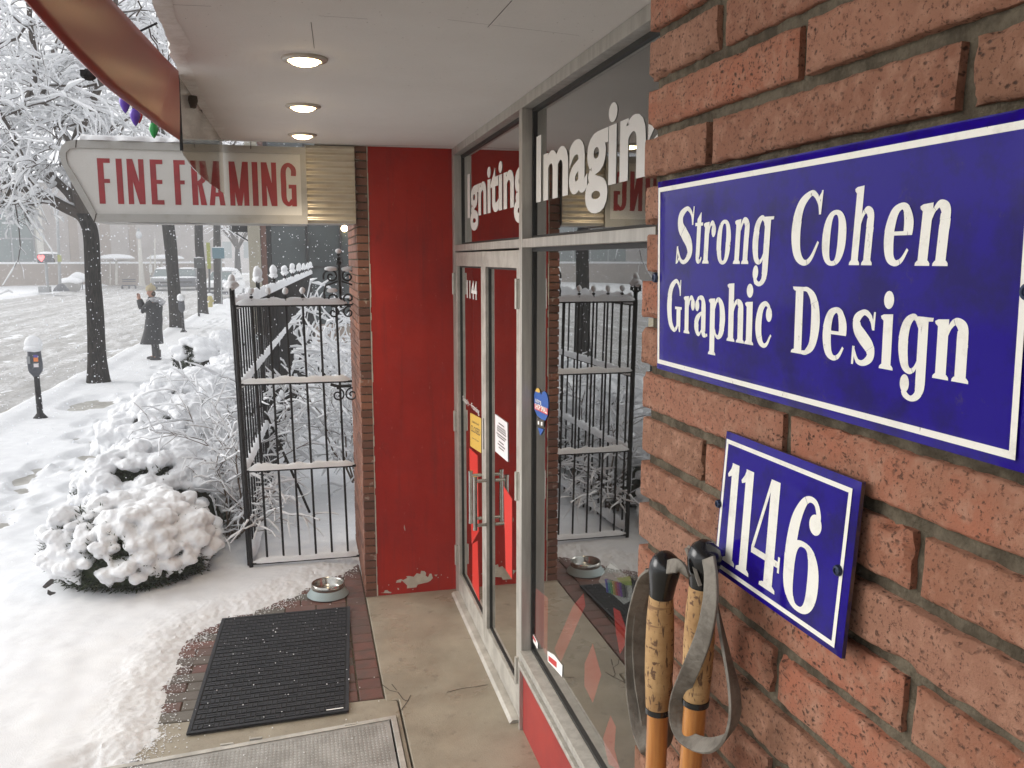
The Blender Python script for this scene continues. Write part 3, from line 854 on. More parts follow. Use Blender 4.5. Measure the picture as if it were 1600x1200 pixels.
FX = -0.45
fas = thing('fascia_panel', 'glossy brownish red metal fascia hanging along the outer edge of the canopy', 'fascia', (FX, 2, 2.8))
TX_ = FX + 0.032
bot = [(-3.0, 2.745), (0.6, 2.745), (1.3, 2.745)] + [(lambda p: (p.y, p.z))(onX(x, y, FX)) for x, y in ((40, 0), (65, 29), (90, 57), (115, 84), (140, 109), (160, 129), (180, 146), (212, 170), (245, 195), (281, 219))]
top = [(-3.0, 2.94), (0.6, 2.94), (1.5, 2.94)] + [(lambda p: (p.y, p.z))(onX(x, y, TX_)) for x, y in ((175, 0), (187, 13), (199, 26), (212, 40), (225, 54), (235, 65), (245, 76), (256, 88), (267, 99), (279, 111))]
fb = MB(); rings = []
for (yb, zb), (yt_, zt) in zip(bot, top):
    col_ = []
    for i in range(9):
        t = i / 8
        col_.append((FX + 0.032 * t + 0.0025 * math.sin(PI * t), yb + (yt_ - yb) * t, zb + (zt - zb) * t))
    col_ += [(TX_ - 0.010, yt_, zt + 0.001), (FX + 0.004, (yb + yt_) / 2, (zb + zt) / 2), (FX - 0.003, yb, zb + 0.0005)]
    rings.append(col_)
fb.loft(rings); fb.build('metal_sheet', COPPER, fas, smooth=False)
me = bpy.data.objects['metal_sheet'].data
for pl in me.polygons: pl.use_smooth = abs(pl.normal.x) > 0.5
clr = thing('clear_panel', 'smoky see-through plastic panel hanging between the red fascia and the white sign', 'panel', (FX, 4.6, 2.85))
pts = [(lambda p: (p.y, p.z))(onX(x, y, FX)) for x, y in ((284, 236), (287, 244), (300, 262), (320, 281), (350, 303))]
cp = [(3.73, 3.012)] + pts[:1] + pts[1:] + [(5.655, 3.012)]
MB().prism(cp, lambda a, b, d: (FX + d, a, b), 0, 0.004).build('sheet', ACRYL, clr)
ed = MB(); q0 = onX(283, 132, FX); ed.box(FX - 0.004, FX + 0.008, 3.722, 3.731, pts[0][1], 3.012); ed.build('edge_strip', IRON, clr)

# downlights
LP = [(0.033, 3.33), (0.030, 4.33), (0.027, 5.305)]
for (x, y), lb in zip(LP, ('lit round warm downlight nearest the viewer, biggest of the three in the soffit', 'lit round warm downlight in the middle of the row of three', 'lit round warm downlight closest to the red wall and sign')):
    t = thing('downlight', lb, 'ceiling light', (x, y, CZ), 0, 'downlights in the soffit')
    MB().lathe([(0.082, CZ + 0.001), (0.083, CZ - 0.004), (0.078, CZ - 0.010), (0.060, CZ - 0.012), (0.056, CZ - 0.004)], (x, y, 0), 40, caps=False).build('trim_ring', TRIM, t, smooth=True)
    MB().lathe([(0.057, CZ - 0.004), (0.054, CZ - 0.012), (0.045, CZ - 0.020), (0.03, CZ - 0.025), (0.012, CZ - 0.027), (0.0005, CZ - 0.0275)], (x, y, 0), 32).build('lens', LENS, t, smooth=True)
    ld = bpy.data.lights.new('downlight_lamp', 'SPOT'); ld.spot_size = rad(115); ld.spot_blend = 0.9; ld.shadow_soft_size = 0.05; ld.energy = 20; ld.color = (1.0, 0.82, 0.60)
    lo = bpy.data.objects.new('downlight_lamp', ld); COL.objects.link(lo); lo.parent = t; lo.location = (0, 0, -0.085)
# ================================================================== text helpers
def catmull(pts, k=8):
    out = []; n_ = len(pts)
    for i in range(n_ - 1):
        p0 = pts[max(0, i - 1)]; p1 = pts[i]; p2 = pts[i + 1]; p3 = pts[min(n_ - 1, i + 2)]
        for j in range(k):
            t = j / k
            out.append(tuple(0.5 * (2 * b + (c - a) * t + (2 * a - 5 * b + 4 * c - d) * t * t + (3 * b - a - 3 * c + d) * t ** 3) for a, b, c, d in zip(p0, p1, p2, p3)))
    out.append(tuple(pts[-1]))
    return out
def g_brush(pts, k=8):
    """variable-width pen stroke: (x, y, half width) control points -> quad strip"""
    c = catmull(pts, k); L_ = []; R_ = []
    for i, (x, y, w) in enumerate(c):
        a = c[max(0, i - 1)]; b = c[min(len(c) - 1, i + 1)]
        dx, dy = b[0] - a[0], b[1] - a[1]; q = math.hypot(dx, dy) or 1
        L_.append((x - dy / q * w, y + dx / q * w)); R_.append((x + dy / q * w, y - dx / q * w))
    return [[L_[i], R_[i], R_[i + 1], L_[i + 1]] for i in range(len(c) - 1)]
def g_ball(cx, cy, rx, ry): return [[(cx + rx * math.cos(2 * PI * k / 24), cy + ry * math.sin(2 * PI * k / 24)) for k in range(24)]]
def g_box(x0, x1, y0, y1): return [[(x0, y0), (x1, y0), (x1, y1), (x0, y1)]]
def g_ring(cx, cy, rx, ry, ix, iy, n_=40, p=2.3, q=2.8, icx=None):
    def se(a, r1, r2, e, ox=cx):
        c, s_ = math.cos(a), math.sin(a)
        return (ox + r1 * math.copysign(abs(c) ** (2 / e), c), cy + r2 * math.copysign(abs(s_) ** (2 / e), s_))
    out = []
    for k in range(n_):
        a, b = 2 * PI * k / n_, 2 * PI * (k + 1) / n_
        out.append([se(a, rx, ry, p), se(b, rx, ry, p), se(b, ix, iy, q, icx or cx), se(a, ix, iy, q, icx or cx)])
    return out
def g_foot(x0, x1): return [[(x0 - 2.6, 0), (x1 + 2.6, 0), (x1 + 2.4, 1.6), (x1 + 0.6, 3.2), (x0 - 0.6, 3.2), (x0 - 2.4, 1.6)]]
def g_flag(x0, x1, y): return [[(x0 - 3.0, y - 1.2), (x0 - 2.4, y - 2.8), (x0, y - 4.4), (x1, y - 4), (x1, y + 0.6), (x0, y)]]
ARCH = lambda x, s, t: g_brush([(x - 0.5, t - 11, 1.0), (x + 2.2, t - 5.2, 1.7), (x + 7, t - 1.7, 2.4), (s - 0.5, t - 5, 4.4), (s + 0.2, t - 11, 5.0), (s + 0.2, t - 17, 5.0)])
GLYPH = {
 'o': (30, lambda: g_ring(15, 19.3, 15, 20, 4.9, 16.6)),
 'n': (34, lambda: g_box(3, 13, 1, 38) + g_foot(3, 13) + g_flag(3, 13, 38) + ARCH(12.5, 26, 39.2) + g_box(21, 31, 1, 25) + g_foot(21, 31)),
 'h': (34, lambda: g_box(3, 13, 1, 53) + g_foot(3, 13) + g_flag(3, 13, 53.5) + ARCH(12.5, 26, 39.2) + g_box(21, 31, 1, 25) + g_foot(21, 31)),
 'r': (28, lambda: g_box(3, 13, 1, 38) + g_foot(3, 13) + g_flag(3, 13, 38) + g_brush([(12.5, 28, 1), (14.2, 34, 1.6), (18, 37.2, 2.2), (22, 36, 2.6), (24.5, 31, 2.6)]) + g_ball(23, 30.5, 4.8, 6.2)),
 't': (20, lambda: [[(5, 8), (15, 8), (15, 48), (13.8, 48), (5, 42)]] + g_box(0, 20, 35.6, 38.6) + g_brush([(10, 10, 5), (10.4, 5, 4.6), (13, 2.2, 2.6), (17, 2.6, 1.6), (20, 6, 1.1)])),
 'a': (31, lambda: g_box(16.5, 26.5, 5, 29) + g_brush([(6.5, 31, 2.2), (8, 36, 1.8), (13, 38.2, 2.0), (19, 36.5, 3.4), (21.5, 31, 4.8), (21.5, 26, 5)]) + g_ball(6.4, 30, 4.8, 5.8) + g_brush([(18, 23.5, 1.3), (12, 20.5, 2.6), (6.5, 15.5, 4.4), (5.2, 9, 5.0), (8, 3.2, 3.4), (12.5, 1.6, 1.8), (17.5, 6, 1.1)]) + g_brush([(21.5, 8, 5), (22.5, 3, 4), (27, 1.2, 1.9), (31, 2.2, 1.3)])),
 'p': (34, lambda: g_box(3, 13, -16, 38) + [[(x, y - 16.5) for x, y in g_foot(3, 13)[0]]] + g_flag(3, 13, 38) + g_brush([(12.5, 29, 1), (15.5, 35.5, 1.8), (20.5, 37.6, 2.4), (26.5, 31.5, 4.4), (28.6, 19, 5.2), (26, 7, 4.2), (20.5, 1.8, 2.2), (15.5, 3.5, 1.6), (12.5, 9, 1)])),
 'g': (36, lambda: g_box(21, 31, -6, 38) + [[(20, 35.6), (35.5, 36.2), (36, 38.6), (20, 38.8)]] + g_brush([(22, 31, 1), (19, 36.4, 1.8), (14.5, 38, 2.3), (8, 32, 4.4), (5.4, 19, 5.2), (8, 6.5, 4.2), (13.5, 1.8, 2.2), (18.5, 3.5, 1.6), (22, 9, 1)]) + g_brush([(26, -3, 5), (25.6, -9, 4.6), (22.5, -14.2, 3), (16.5, -16.6, 1.9), (10, -14, 2.6), (8.2, -9, 2.6)]) + g_ball(9.2, -7.2, 5.0, 6.2)),
 'e': (30, lambda: g_brush([(24.6, 20.5, 4.6), (24.4, 28, 4.6), (21, 35.6, 3.2), (15.5, 38, 2.2), (8.5, 33, 4.2), (5.3, 20, 5.2), (7.6, 7, 4.4), (14, 1.7, 2.2), (20.5, 3.4, 1.7), (26, 10.5, 1.1)]) + g_box(9, 29, 19.4, 22)),
 'c': (28, lambda: g_brush([(22.5, 30, 2.4), (22, 35.5, 2), (16, 38, 2.2), (8.5, 32.5, 4.2), (5.3, 19.5, 5.2), (7.6, 7, 4.4), (14, 1.7, 2.2), (20.5, 3.4, 1.7), (26.5, 11.5, 1.1)]) + g_ball(22.4, 29, 5.0, 6.4)),
 'C': (40, lambda: g_brush([(36.6, 38, 1.2), (35, 45, 1.7), (30, 51, 2.1), (23, 53, 2.3), (11, 44.5, 4.8), (6.4, 27, 6.2), (10, 9.5, 5), (20, 1.6, 2.4), (29, 4.5, 2), (37.5, 17, 1.2)]) + [[(37, 54.5), (39, 54.5), (38, 37), (35.4, 37)], [(34, 44), (37.2, 50), (37.6, 54), (33, 49)]]),
 'G': (40, lambda: g_brush([(35.6, 39, 1.2), (34.5, 45.5, 1.7), (30, 51, 2.1), (23, 53, 2.3), (11, 44.5, 4.8), (6.4, 27, 6.2), (10, 9.5, 5), (20, 1.6, 2.4), (27, 4.5, 2.2), (31, 12, 2.4)]) + [[(35.6, 54.5), (37.6, 54.5), (37, 38), (34.4, 38)]] + g_box(26.5, 37, 6, 26) + g_box(22.5, 40, 23.6, 26.4) + [[(33.5, 0), (36.4, 0), (37, 8), (31, 9)]]),
 'S': (36, lambda: g_brush([(33.6, 38, 1.2), (32, 45.5, 1.7), (27, 51.2, 2.1), (20, 53, 2.3), (9.5, 47, 4.6), (9.6, 37, 5.6), (18, 28.5, 6.2), (28, 19.5, 5.8), (30.4, 9.5, 4.4), (21, 1.7, 2.3), (12, 3.5, 1.9), (5, 15, 1.3)]) + [[(34.4, 54.5), (36.2, 54.5), (35.2, 37), (32.6, 37)], [(2.6, -0.5), (4.8, -0.5), (6.4, 17), (3.6, 17)], [(4, 0), (8, 6), (10, 4.5), (6, 0)]]),
 's': (28, lambda: g_brush([(25, 27, 1.2), (23.5, 32.5, 1.7), (19, 37, 2.1), (13.5, 38, 2.2), (6.5, 33, 4.0), (7.2, 26, 4.8), (14, 20, 5.4), (22, 13.5, 5.0), (23, 6.5, 3.8), (15.5, 1.6, 2.2), (8, 3, 1.8), (3.5, 11, 1.3)]) + [[(25.4, 39), (27.4, 39), (26.6, 26), (24, 26)], [(1.6, -0.5), (4, -0.5), (5, 13), (2.2, 13)]]),
 'D': (40, lambda: g_box(4.5, 15.5, 1, 53) + [[(0, 0), (18, 0), (18, 3.2), (3, 3.2), (0.6, 1.8)], [(0, 54), (18, 54), (18, 50.8), (3, 50.8), (0.6, 52.2)]] + g_brush([(16, 52.4, 1.6), (22.5, 51.6, 2.2), (31, 44, 4.6), (34, 27, 6), (31, 10, 4.6), (22.5, 2.4, 2.2), (16, 1.6, 1.6)])),
 'i': (17, lambda: g_box(3.6, 13.6, 1, 38) + g_foot(3.6, 13.6) + g_flag(3.6, 13.6, 38) + g_ball(8.4, 48.2, 5.4, 6.2)),
 '1': (27, lambda: g_box(8, 22, 1, 96) + [[(2, 0), (27, 0), (26.6, 3), (23, 5), (7, 5), (2.4, 3)], [(0, 84), (1.5, 81.5), (9, 84), (9, 91), (14, 96), (9, 96), (6, 90)]]),
 '4': (47, lambda: g_box(24, 38, 1, 97) + [[(17, 0), (43, 0), (42.6, 3), (39, 5), (22, 5), (17.4, 3)], [(0, 30), (4.5, 30), (28, 97), (24, 97)], [(0, 24), (47, 24), (47, 29.5), (0, 30)], [(44, 20), (47, 20), (47, 34), (44, 34)]]),
 '6': (50, lambda: g_ring(25, 28.5, 24.5, 29.5, 9.6, 24.8, 48) + g_brush([(7.4, 30, 7), (8, 50, 7.2), (12, 72, 6.4), (20, 88, 4.2), (28, 94.3, 2.6), (37, 93, 2.6), (42, 84, 3), (41, 76, 3)]) + g_ball(38.5, 76, 8.2, 8.4)),
}
def set_glyph(mb, ch, ua, ub, v0, v1, unit, fn, shear=0.0, seq=[0]):
    """place a glyph between ua (left) and ub (right) along the wall; v0 baseline, v1 height that 'unit' design units take"""
    w, f = GLYPH[ch]; polys = f()
    xs_ = [p[0] for q in polys for p in q]; a0, a1 = min(xs_), max(xs_)
    sy = (v1 - v0) / unit
    for q in polys:
        seq[0] += 1
        d = (seq[0] % 23) * 0.000012
        vs_ = []
        for x, y in q:
            u = ua + (ub - ua) * (x - a0) / (a1 - a0); v = v0 + y * sy
            vs_.append(fn(u - shear * (v - (v0 + v1) / 2), v, d))
        area = sum(a[0] * b[1] - b[0] * a[1] for a, b in zip(q, q[1:] + q[:1]))
        idx_ = tuple(range(len(vs_)))
        mb.add(vs_, [idx_])
def text_mesh(mb, s, fn, size=1.0, bold=0.0, sx=1.0, ref=None):
    """flat letters from Blender's built-in face; fn(a, b) -> point; returns the width in em"""
    cu = bpy.data.curves.new('t', 'FONT'); cu.body = s; cu.size = 1.0; cu.offset = bold; cu.resolution_u = 4
    o = bpy.data.objects.new('t', cu); COL.objects.link(o)
    dg = bpy.context.evaluated_depsgraph_get()
    me = bpy.data.meshes.new_from_object(o.evaluated_get(dg))
    vs_ = [(v.co.x, v.co.y) for v in me.vertices]
    x0 = min(v[0] for v in vs_); x1 = max(v[0] for v in vs_); y0 = 0.0
    mb.add([fn((x - x0), y) for x, y in vs_], [tuple(p.vertices) for p in me.polygons])
    bpy.data.objects.remove(o); bpy.data.curves.remove(cu); bpy.data.meshes.remove(me)
    return x1 - x0
def text_width(s, bold=0.0):
    return text_mesh(MB(), s, lambda a, b: (a, b, 0), bold=bold)

# ================================================================== shop front
sf = thing('storefront', 'grey aluminium shop front with big reflective windows over a red panel', 'shop front', (GX, 3.4, 0))
fr = MB()
YM0, YM1 = 3.868, 3.922
fr.box(GX, 1.09, 0.985, 5.747, 2.968, 3.0145)
fr.box(GX, 1.09, 5.672, 5.747, 0.0, 2.967)
fr.box(GX, 1.09, YM0, YM1, 0.0, 2.967)
fr.box(GX + 0.002, 1.088, YM1 + 0.001, 5.671, 2.352, 2.392)
fr.box(GX + 0.002, 1.088, 0.985, YM0 - 0.001, 2.352, 2.392)
fr.box(GX - 0.008, 1.09, 0.985, YM0 - 0.001, 0.372, 0.408)
fr.box(GX - 0.016, 1.05, 0.985, YM0 + 0.004, 0.330, 0.352)
fr.box(GX + 0.010, 1.04, 0.985, YM0 - 0.001, 0.352, 0.372)
fr.box(GX - 0.012, 1.09, YM0 - 0.012, YM0 - 0.0005, 0.0, 0.330)
fr.build('frame', ALU, sf, bevel=0.002)
gk = MB()
def gasket(y0, y1, z0, z1, xa=GL - 0.010, xb=GL + 0.012, w=0.018):
    gk.box(xa, xb, y0, y0 + w, z0, z1); gk.box(xa, xb, y1 - w, y1, z0, z1)
    gk.box(xa, xb, y0 + w, y1 - w, z0, z0 + w * 0.8); gk.box(xa, xb, y0 + w, y1 - w, z1 - w, z1)
gasket(YM1, 5.672, 2.392, 2.968); gasket(0.985, YM0, 2.392, 2.968); gasket(0.985, YM0, 0.408, 2.352)
gk.build('gasket', GASKET, sf)
MB().box(GX + 0.006, 1.05, 0.985, YM0 - 0.013, 0.001, 0.329).build('bulkhead_panel', REDPANEL, sf)
def pane(name, x, y0, y1, z0, z1, parent):
    m = MB(); m.add([(x, y0, z0), (x, y1, z0), (x, y1, z1), (x, y0, z1)], [(3, 2, 1, 0)])
    return m.build(name, GLASS, parent)
pt = pane('window_pane', GL, YM1, 5.672, 2.392, 2.968, sf)
pn = pane('window_pane', GL, 0.985, YM0, 2.392, 2.968, sf)
pw = pane('window_pane', GL, 0.985, YM0, 0.408, 2.352, sf)
# vinyl words on the upper panes
def vinyl(word, pre, xl, xr, ytop, ybot, parent, name='lettering', X=GL - 0.002, bold=0.018, cap=None, m=VINYL):
    """word set so that its first 'pre' letters run from pixel xl to xr"""
    ym = (ytop + ybot) / 2
    a = onX(xl, ym, X); b = onX(xr, ym, X); zt_ = onX(xl + 2, ytop, X).z; zb_ = onX(xl + 2, ybot, X).z
    wpre = text_width(pre, bold); k = (a.y - b.y) / wpre; kz = (zt_ - zb_) / (cap or 0.73)
    m_ = MB(); text_mesh(m_, word, lambda p, q: (X, a.y - p * k, zb_ + q * kz), bold=bold)
    return m_.build(name, m, parent)
vinyl('Igniting', 'Ignitin', 730.5, 803, 273, 338, pt, bold=0.03, cap=0.70)
vinyl('Imagination', 'Imagin', 838, 1008, 217, 312, pn, bold=0.03, cap=0.685)

# doors: each leaf is a part of the shop front with glass, pull handle and hinges
def leaf(y0, y1, hy, hinge_y, lab):
    d = MB(); x0, x1 = GX + 0.004, GX + 0.049; z0, z1 = 0.022, 2.343; w = 0.055
    d.box(x0, x1, y0, y0 + w, z0, z1); d.box(x0, x1, y1 - w, y1, z0, z1)
    d.box(x0 + .001, x1, y0 + w, y1 - w, z1 - 0.085, z1 - .001); d.box(x0 + .001, x1, y0 + w, y1 - w, z0 + .001, z0 + 0.135)
    o = d.build('door', ALUW, sf, bevel=0.002)
    if lab: o['label'] = lab
    p = pane('glass_pane', GX + 0.03, y0 + w, y1 - w, z0 + 0.135, z1 - 0.085, o)
    g = MB(); xa, xb = GX + 0.022, GX + 0.038; q = 0.010
    g.box(xa, xb, y0 + w, y0 + w + q, z0 + 0.135, z1 - 0.085); g.box(xa, xb, y1 - w - q, y1 - w, z0 + 0.135, z1 - 0.085)
    g.box(xa, xb, y0 + w, y1 - w, z0 + 0.135, z0 + 0.145); g.box(xa, xb, y0 + w, y1 - w, z1 - 0.096, z1 - 0.085)
    g.build('gasket', GASKET, o)
    h = MB()
    h.tube([(GX - 0.062, hy, 0.765), (GX - 0.062, hy, 1.075)], 0.0125, 14)
    for z in (0.79, 1.05): h.tube([(GX + 0.004, hy, z), (GX - 0.062, hy, z)], 0.010, 12)
    h.lathe([(0.0, 0.762), (0.014, 0.762), (0.014, 0.772), (0, 0.772)], (GX - 0.062, hy, 0), 12); h.lathe([(0.0, 1.068), (0.014, 1.068), (0.014, 1.078), (0, 1.078)], (GX - 0.062, hy, 0), 12)
    h.build('pull_handle', STEEL, o, smooth=True)
    for z in (0.28, 1.22, 2.14):
        q_ = MB(); q_.tube([(GX - 0.009, hinge_y, z - 0.07), (GX - 0.009, hinge_y, z + 0.07)], 0.010, 10); q_.box(GX - 0.004, GX + 0.006, hinge_y - 0.02, hinge_y + 0.02, z - 0.065, z + 0.065); q_.build('hinge', ALUW, o)
    return o, p
d1, dp1 = leaf(4.772, 5.664, 4.835, 5.668, None)
d2, dp2 = leaf(3.930, 4.764, 4.70, 3.926, None)
lk = MB(); lk.lathe([(0.0, 0), (0.012, 0), (0.011, 0.004), (0, 0.004)], (0, 0, 0), 12)
MB().box(GX + 0.0005, GX + 0.006, 4.756, 4.764, 1.22, 1.40).build('lock_plate', GASKET, d2)
th = MB(); th.prism([(GX - 0.045, 0.001), (GX - 0.03, 0.016), (1.06, 0.020), (1.06, 0.001)], lambda a, b, d: (a, d, b), 3.925, 5.67)
th.build('threshold', ALUW, sf)
XD = GX + 0.028
vinyl('1144', '1144', 729.5, 745, 437, 465, dp1, X=XD, bold=0.02)
vinyl('Supply – Framing', 'Supply – Framing', 723, 748.5, 619, 627, dp1, X=XD, bold=0.005)
# papers and stickers on the glass
def card(name, label, cat, pxs, X, mat_, th_=0.0012):
    pts = [onX(x, y, X) for x, y in pxs]
    c_ = sum(pts, Vector()) / len(pts)
    t = thing(name, label, cat, c_)
    m_ = MB(); m_.prism([(p.y, p.z) for p in pts], lambda a, b, d: (X - d, a, b), 0, th_); m_.build('sheet', mat_, t)
    return t, pts
def words(t, lines, pts, X, mat_, margin=0.12, bold=0.01, name='print'):
    """centred lines of print between the card's left and right edges"""
    tl, tr, br, bl = pts[:4]; m_ = MB()
    for s, row, hh, frac in lines:
        L_ = tl.lerp(bl, row); R_ = tr.lerp(br, row); c_ = L_.lerp(R_, 0.5); w_ = (R_ - L_).length * frac
        tw = text_width(s, bold); k = w_ / tw
        dirv = (R_ - L_).normalized()
        text_mesh(m_, s, lambda p, q: (X, c_.y + dirv.y * (p * k - w_ / 2), c_.z + dirv.z * (p * k - w_ / 2) + q * hh), bold=bold)
    m_.build(name, mat_, t)
pxs = [(735, 645), (752, 654), (752, 708), (735, 697)]
t, p = card('closed_sign', 'yellow CLOSED sign on the glass of the far door leaf', 'sign', pxs, XD, YELLOW)
words(t, [('SORRY WE ARE', 0.25, 0.018, 0.6), ('CLOSED', 0.52, 0.055, 0.85), ('please come again', 0.72, 0.012, 0.6)], p, XD - 0.0016, INK)
pxs = [(774, 647), (793, 661), (794, 722), (774, 705)]
t, p = card('paper_notice', 'white printed paper notice taped to the near door glass', 'notice', pxs, XD, PAPER)
m_ = MB(); tl, tr, br, bl = p
for i, (r_, a_, b_) in enumerate([(0.18, .3, .75), (0.27, .2, .85), (0.33, .15, .88), (0.39, .15, .9), (0.48, .12, .9), (0.54, .2, .8), (0.66, .3, .7), (0.74, .22, .8), (0.82, .3, .7)]):
    A_ = tl.lerp(bl, r_); B_ = tr.lerp(br, r_); q0 = A_.lerp(B_, a_); q1 = A_.lerp(B_, b_); x_ = XD - 0.0016
    m_.add([(x_, q0.y, q0.z), (x_, q1.y, q1.z), (x_, q1.y, q1.z + 0.007), (x_, q0.y, q0.z + 0.007)], [(0, 1, 2, 3)])
m_.build('print', INK, t)
zs = lambda x, y: (680 + x / 3.53, 600 + y / 3.53)
pxs = [zs(*q) for q in [(546, 60), (552, 40), (565, 30), (578, 40), (585, 62), (592, 44), (604, 40), (616, 55), (624, 90), (625, 130), (620, 175), (608, 202), (588, 196), (562, 172), (548, 140)]]
t, p = card('blue_sticker', 'round blue SHOP SMALL sticker on the big window beside the mullion', 'sticker', pxs, GL - 0.002, BLUEST, 0.0008)
m_ = MB(); X = GL - 0.0035
def stk(pxs, mat_, nm, d=0.0):
    q = MB(); q.prism([(lambda v: (v.y, v.z))(onX(*zs(x, y), X)) for x, y in pxs], lambda a, b, dd: (X - d - dd, a, b), 0, 0.0004); q.build(nm, mat_, t)
stk([(552, 40), (558, 26), (566, 22), (574, 28), (579, 44), (570, 48)], YELLOW, 'yellow_shape')
stk([(547, 108), (622, 136), (620, 172), (549, 138)], REDST, 'red_band')
a = onX(*zs(552, 128), X); b = onX(*zs(618, 158), X); k = (a.y - b.y) / text_width('SHOP SMALL', 0.02); sl = (b.z - a.z) / (a.y - b.y)
m_ = MB(); text_mesh(m_, 'SHOP SMALL', lambda p_, q_: (X - 0.001, a.y - p_ * k, a.z + sl * p_ * k - 0.004 + q_ * 0.035), bold=0.02); m_.build('lettering', VINYL, t)
a = onX(*zs(554, 96), X); b = onX(*zs(585, 104), X); k = (a.y - b.y) / text_width("LET'S", 0.02)
m_ = MB(); text_mesh(m_, "LET'S", lambda p_, q_: (X - 0.001, a.y - p_ * k, a.z + q_ * 0.020), bold=0.02); m_.build('lettering', VINYL, t)
stk([(560, 186), (602, 200), (600, 240), (562, 226)], INK, 'dark_tag'); stk([(567, 203), (574, 205), (574, 224), (567, 222)], VINYL, 'white_mark', 0.0006); stk([(584, 208), (592, 210), (592, 230), (584, 228)], VINYL, 'white_mark', 0.0006)
stk([(566, 240), (598, 250), (580, 285)], BLUEST, 'blue_tail')
zq = lambda x, y: (780 + x / 5, 960 + y / 5)
pxs = [zq(*q) for q in [(238, 108), (252, 128), (304, 225), (300, 272), (250, 185), (243, 150)]]
t, p = card('corner_sticker', 'torn white and red sticker low in the corner of the big window', 'sticker', pxs, GL - 0.002, VINYL, 0.0008)
q = MB(); q.prism([(lambda v: (v.y, v.z))(onX(*zq(x, y), GL - 0.0035)) for x, y in [(256, 150), (285, 200), (284, 220), (256, 172)]], lambda a, b, dd: (GL - 0.0035 - dd, a, b), 0, 0.0004); q.build('red_print', REDST, t)
pxs = [zq(*q) for q in [(378, 285), (432, 318), (495, 400), (492, 490), (440, 430), (380, 365)]]
t, p = card('alarm_sticker', 'small white sticker with a red box near the bottom of the big window', 'sticker', pxs, GL - 0.002, VINYL, 0.0008)
q = MB(); q.prism([(lambda v: (v.y, v.z))(onX(*zq(x, y), GL - 0.0035)) for x, y in [(386, 322), (448, 372), (448, 418), (386, 362)]], lambda a, b, dd: (GL - 0.0035 - dd, a, b), 0, 0.0004); q.build('red_print', REDST, t)

# things inside, behind the glass: red display boards and a clear pack of coloured pens
XI = GL + 0.006
def board(label, pxs, X=XI, th_=0.0012, group=None):
    pts = [onX(x, y, X) for x, y in pxs]; c_ = sum(pts, Vector()) / len(pts)
    t = MB(); t.prism([(p.y - c_.y, p.z - c_.z) for p in pts], lambda a, b, d: (d, a, b), 0, th_)
    o = t.build('window_decal', REDBOARD); o.location = (X, c_.y, c_.z)
    tag(o, label, 'window decal', 'red shapes on the shop glass')
zq4 = lambda x, y: (560 + x / 3.428, 850 + y / 3.428)
board('upright red strip stuck on the big window right beside the mullion', [zq4(*q) for q in [(950, 235), (1015, 290), (1010, 600), (940, 480)]])
board('slanting red strip on the big window under the reflected bowl', [zq4(*q) for q in [(1205, 265), (1215, 330), (1080, 640), (1050, 560), (1150, 330)]])
board('long red kite shape on the big window low in the middle', [zq4(*q) for q in [(1255, 535), (1300, 700), (1255, 850), (1210, 760), (1212, 640)]])
board('red kite shape lowest on the big window by the sill', [zq4(*q) for q in [(1350, 920), (1378, 980), (1370, 1100), (1400, 1210), (1340, 1180), (1310, 1040)]])
board('red flap shape on the big window behind the left ski pole', [zq4(*q) for q in [(1365, 340), (1400, 360), (1450, 500), (1400, 590), (1380, 480)]])
board('bright red strip low on the near door glass', [(787, 760), (800, 780), (800, 905), (790, 890)], XD)
board('tall bright red shape on the far door glass', [(733, 700), (746, 712), (748, 830), (737, 850)], XD)
board('red shape low on the far door glass behind the handle', [(738, 850), (746, 845), (749, 940), (738, 915)], XD)
zp = lambda x, y: (680 + x / 3.53, 600 + y / 3.53)
pk = thing('pen_pack', 'clear plastic pack of coloured pens hanging inside the window by the brick pier', 'pen pack', onX(960, 930, 1.07))
q = MB(); q.prism([(lambda v: (v.y, v.z))(onX(*zp(x, y), 1.07)) for x, y in [(965, 990), (1085, 1080), (1088, 1190), (1040, 1215), (900, 1090), (925, 1040)]], lambda a, b, dd: (1.07 + dd, a, b), 0, 0.01)
q.build('backing_card', mat('clear_wrap', (0.45, 0.43, 0.42), 0.2), pk)
cols = [(0.05, 0.05, 0.4), (0.05, 0.25, 0.3), (0.1, 0.3, 0.08), (0.45, 0.35, 0.05), (0.5, 0.1, 0.05), (0.4, 0.05, 0.2), (0.2, 0.05, 0.35), (0.1, 0.1, 0.1)]
for i, c_ in enumerate(cols):
    A_ = onX(*zp(945 + i * 13, 1075 + i * 4), 1.06); B_ = onX(*zp(955 + i * 13, 1150 + i * 4), 1.06)
    MB().tube([A_, B_], 0.007, 8).build('pen', mat('pen_colour_%s' % 'abcdefgh'[i], c_, 0.35), pk)
q = MB(); q.prism([(lambda v: (v.y, v.z))(onX(*zp(x, y), 1.062)) for x, y in [(1000, 1070), (1075, 1060), (1085, 1110), (1040, 1110)]], lambda a, b, dd: (1.062 + dd, a, b), 0, 0.002); q.build('green_label', mat('green_label', (0.25, 0.3, 0.05), 0.5), pk)
ps = MB(); ps.box(1.5, 1.504, 3.35, 3.62, 1.92, 2.04); o = ps.build('yellow_notice', YELLOW); tag(o, 'dim yellow notice hung inside the window near the mullion', 'notice')

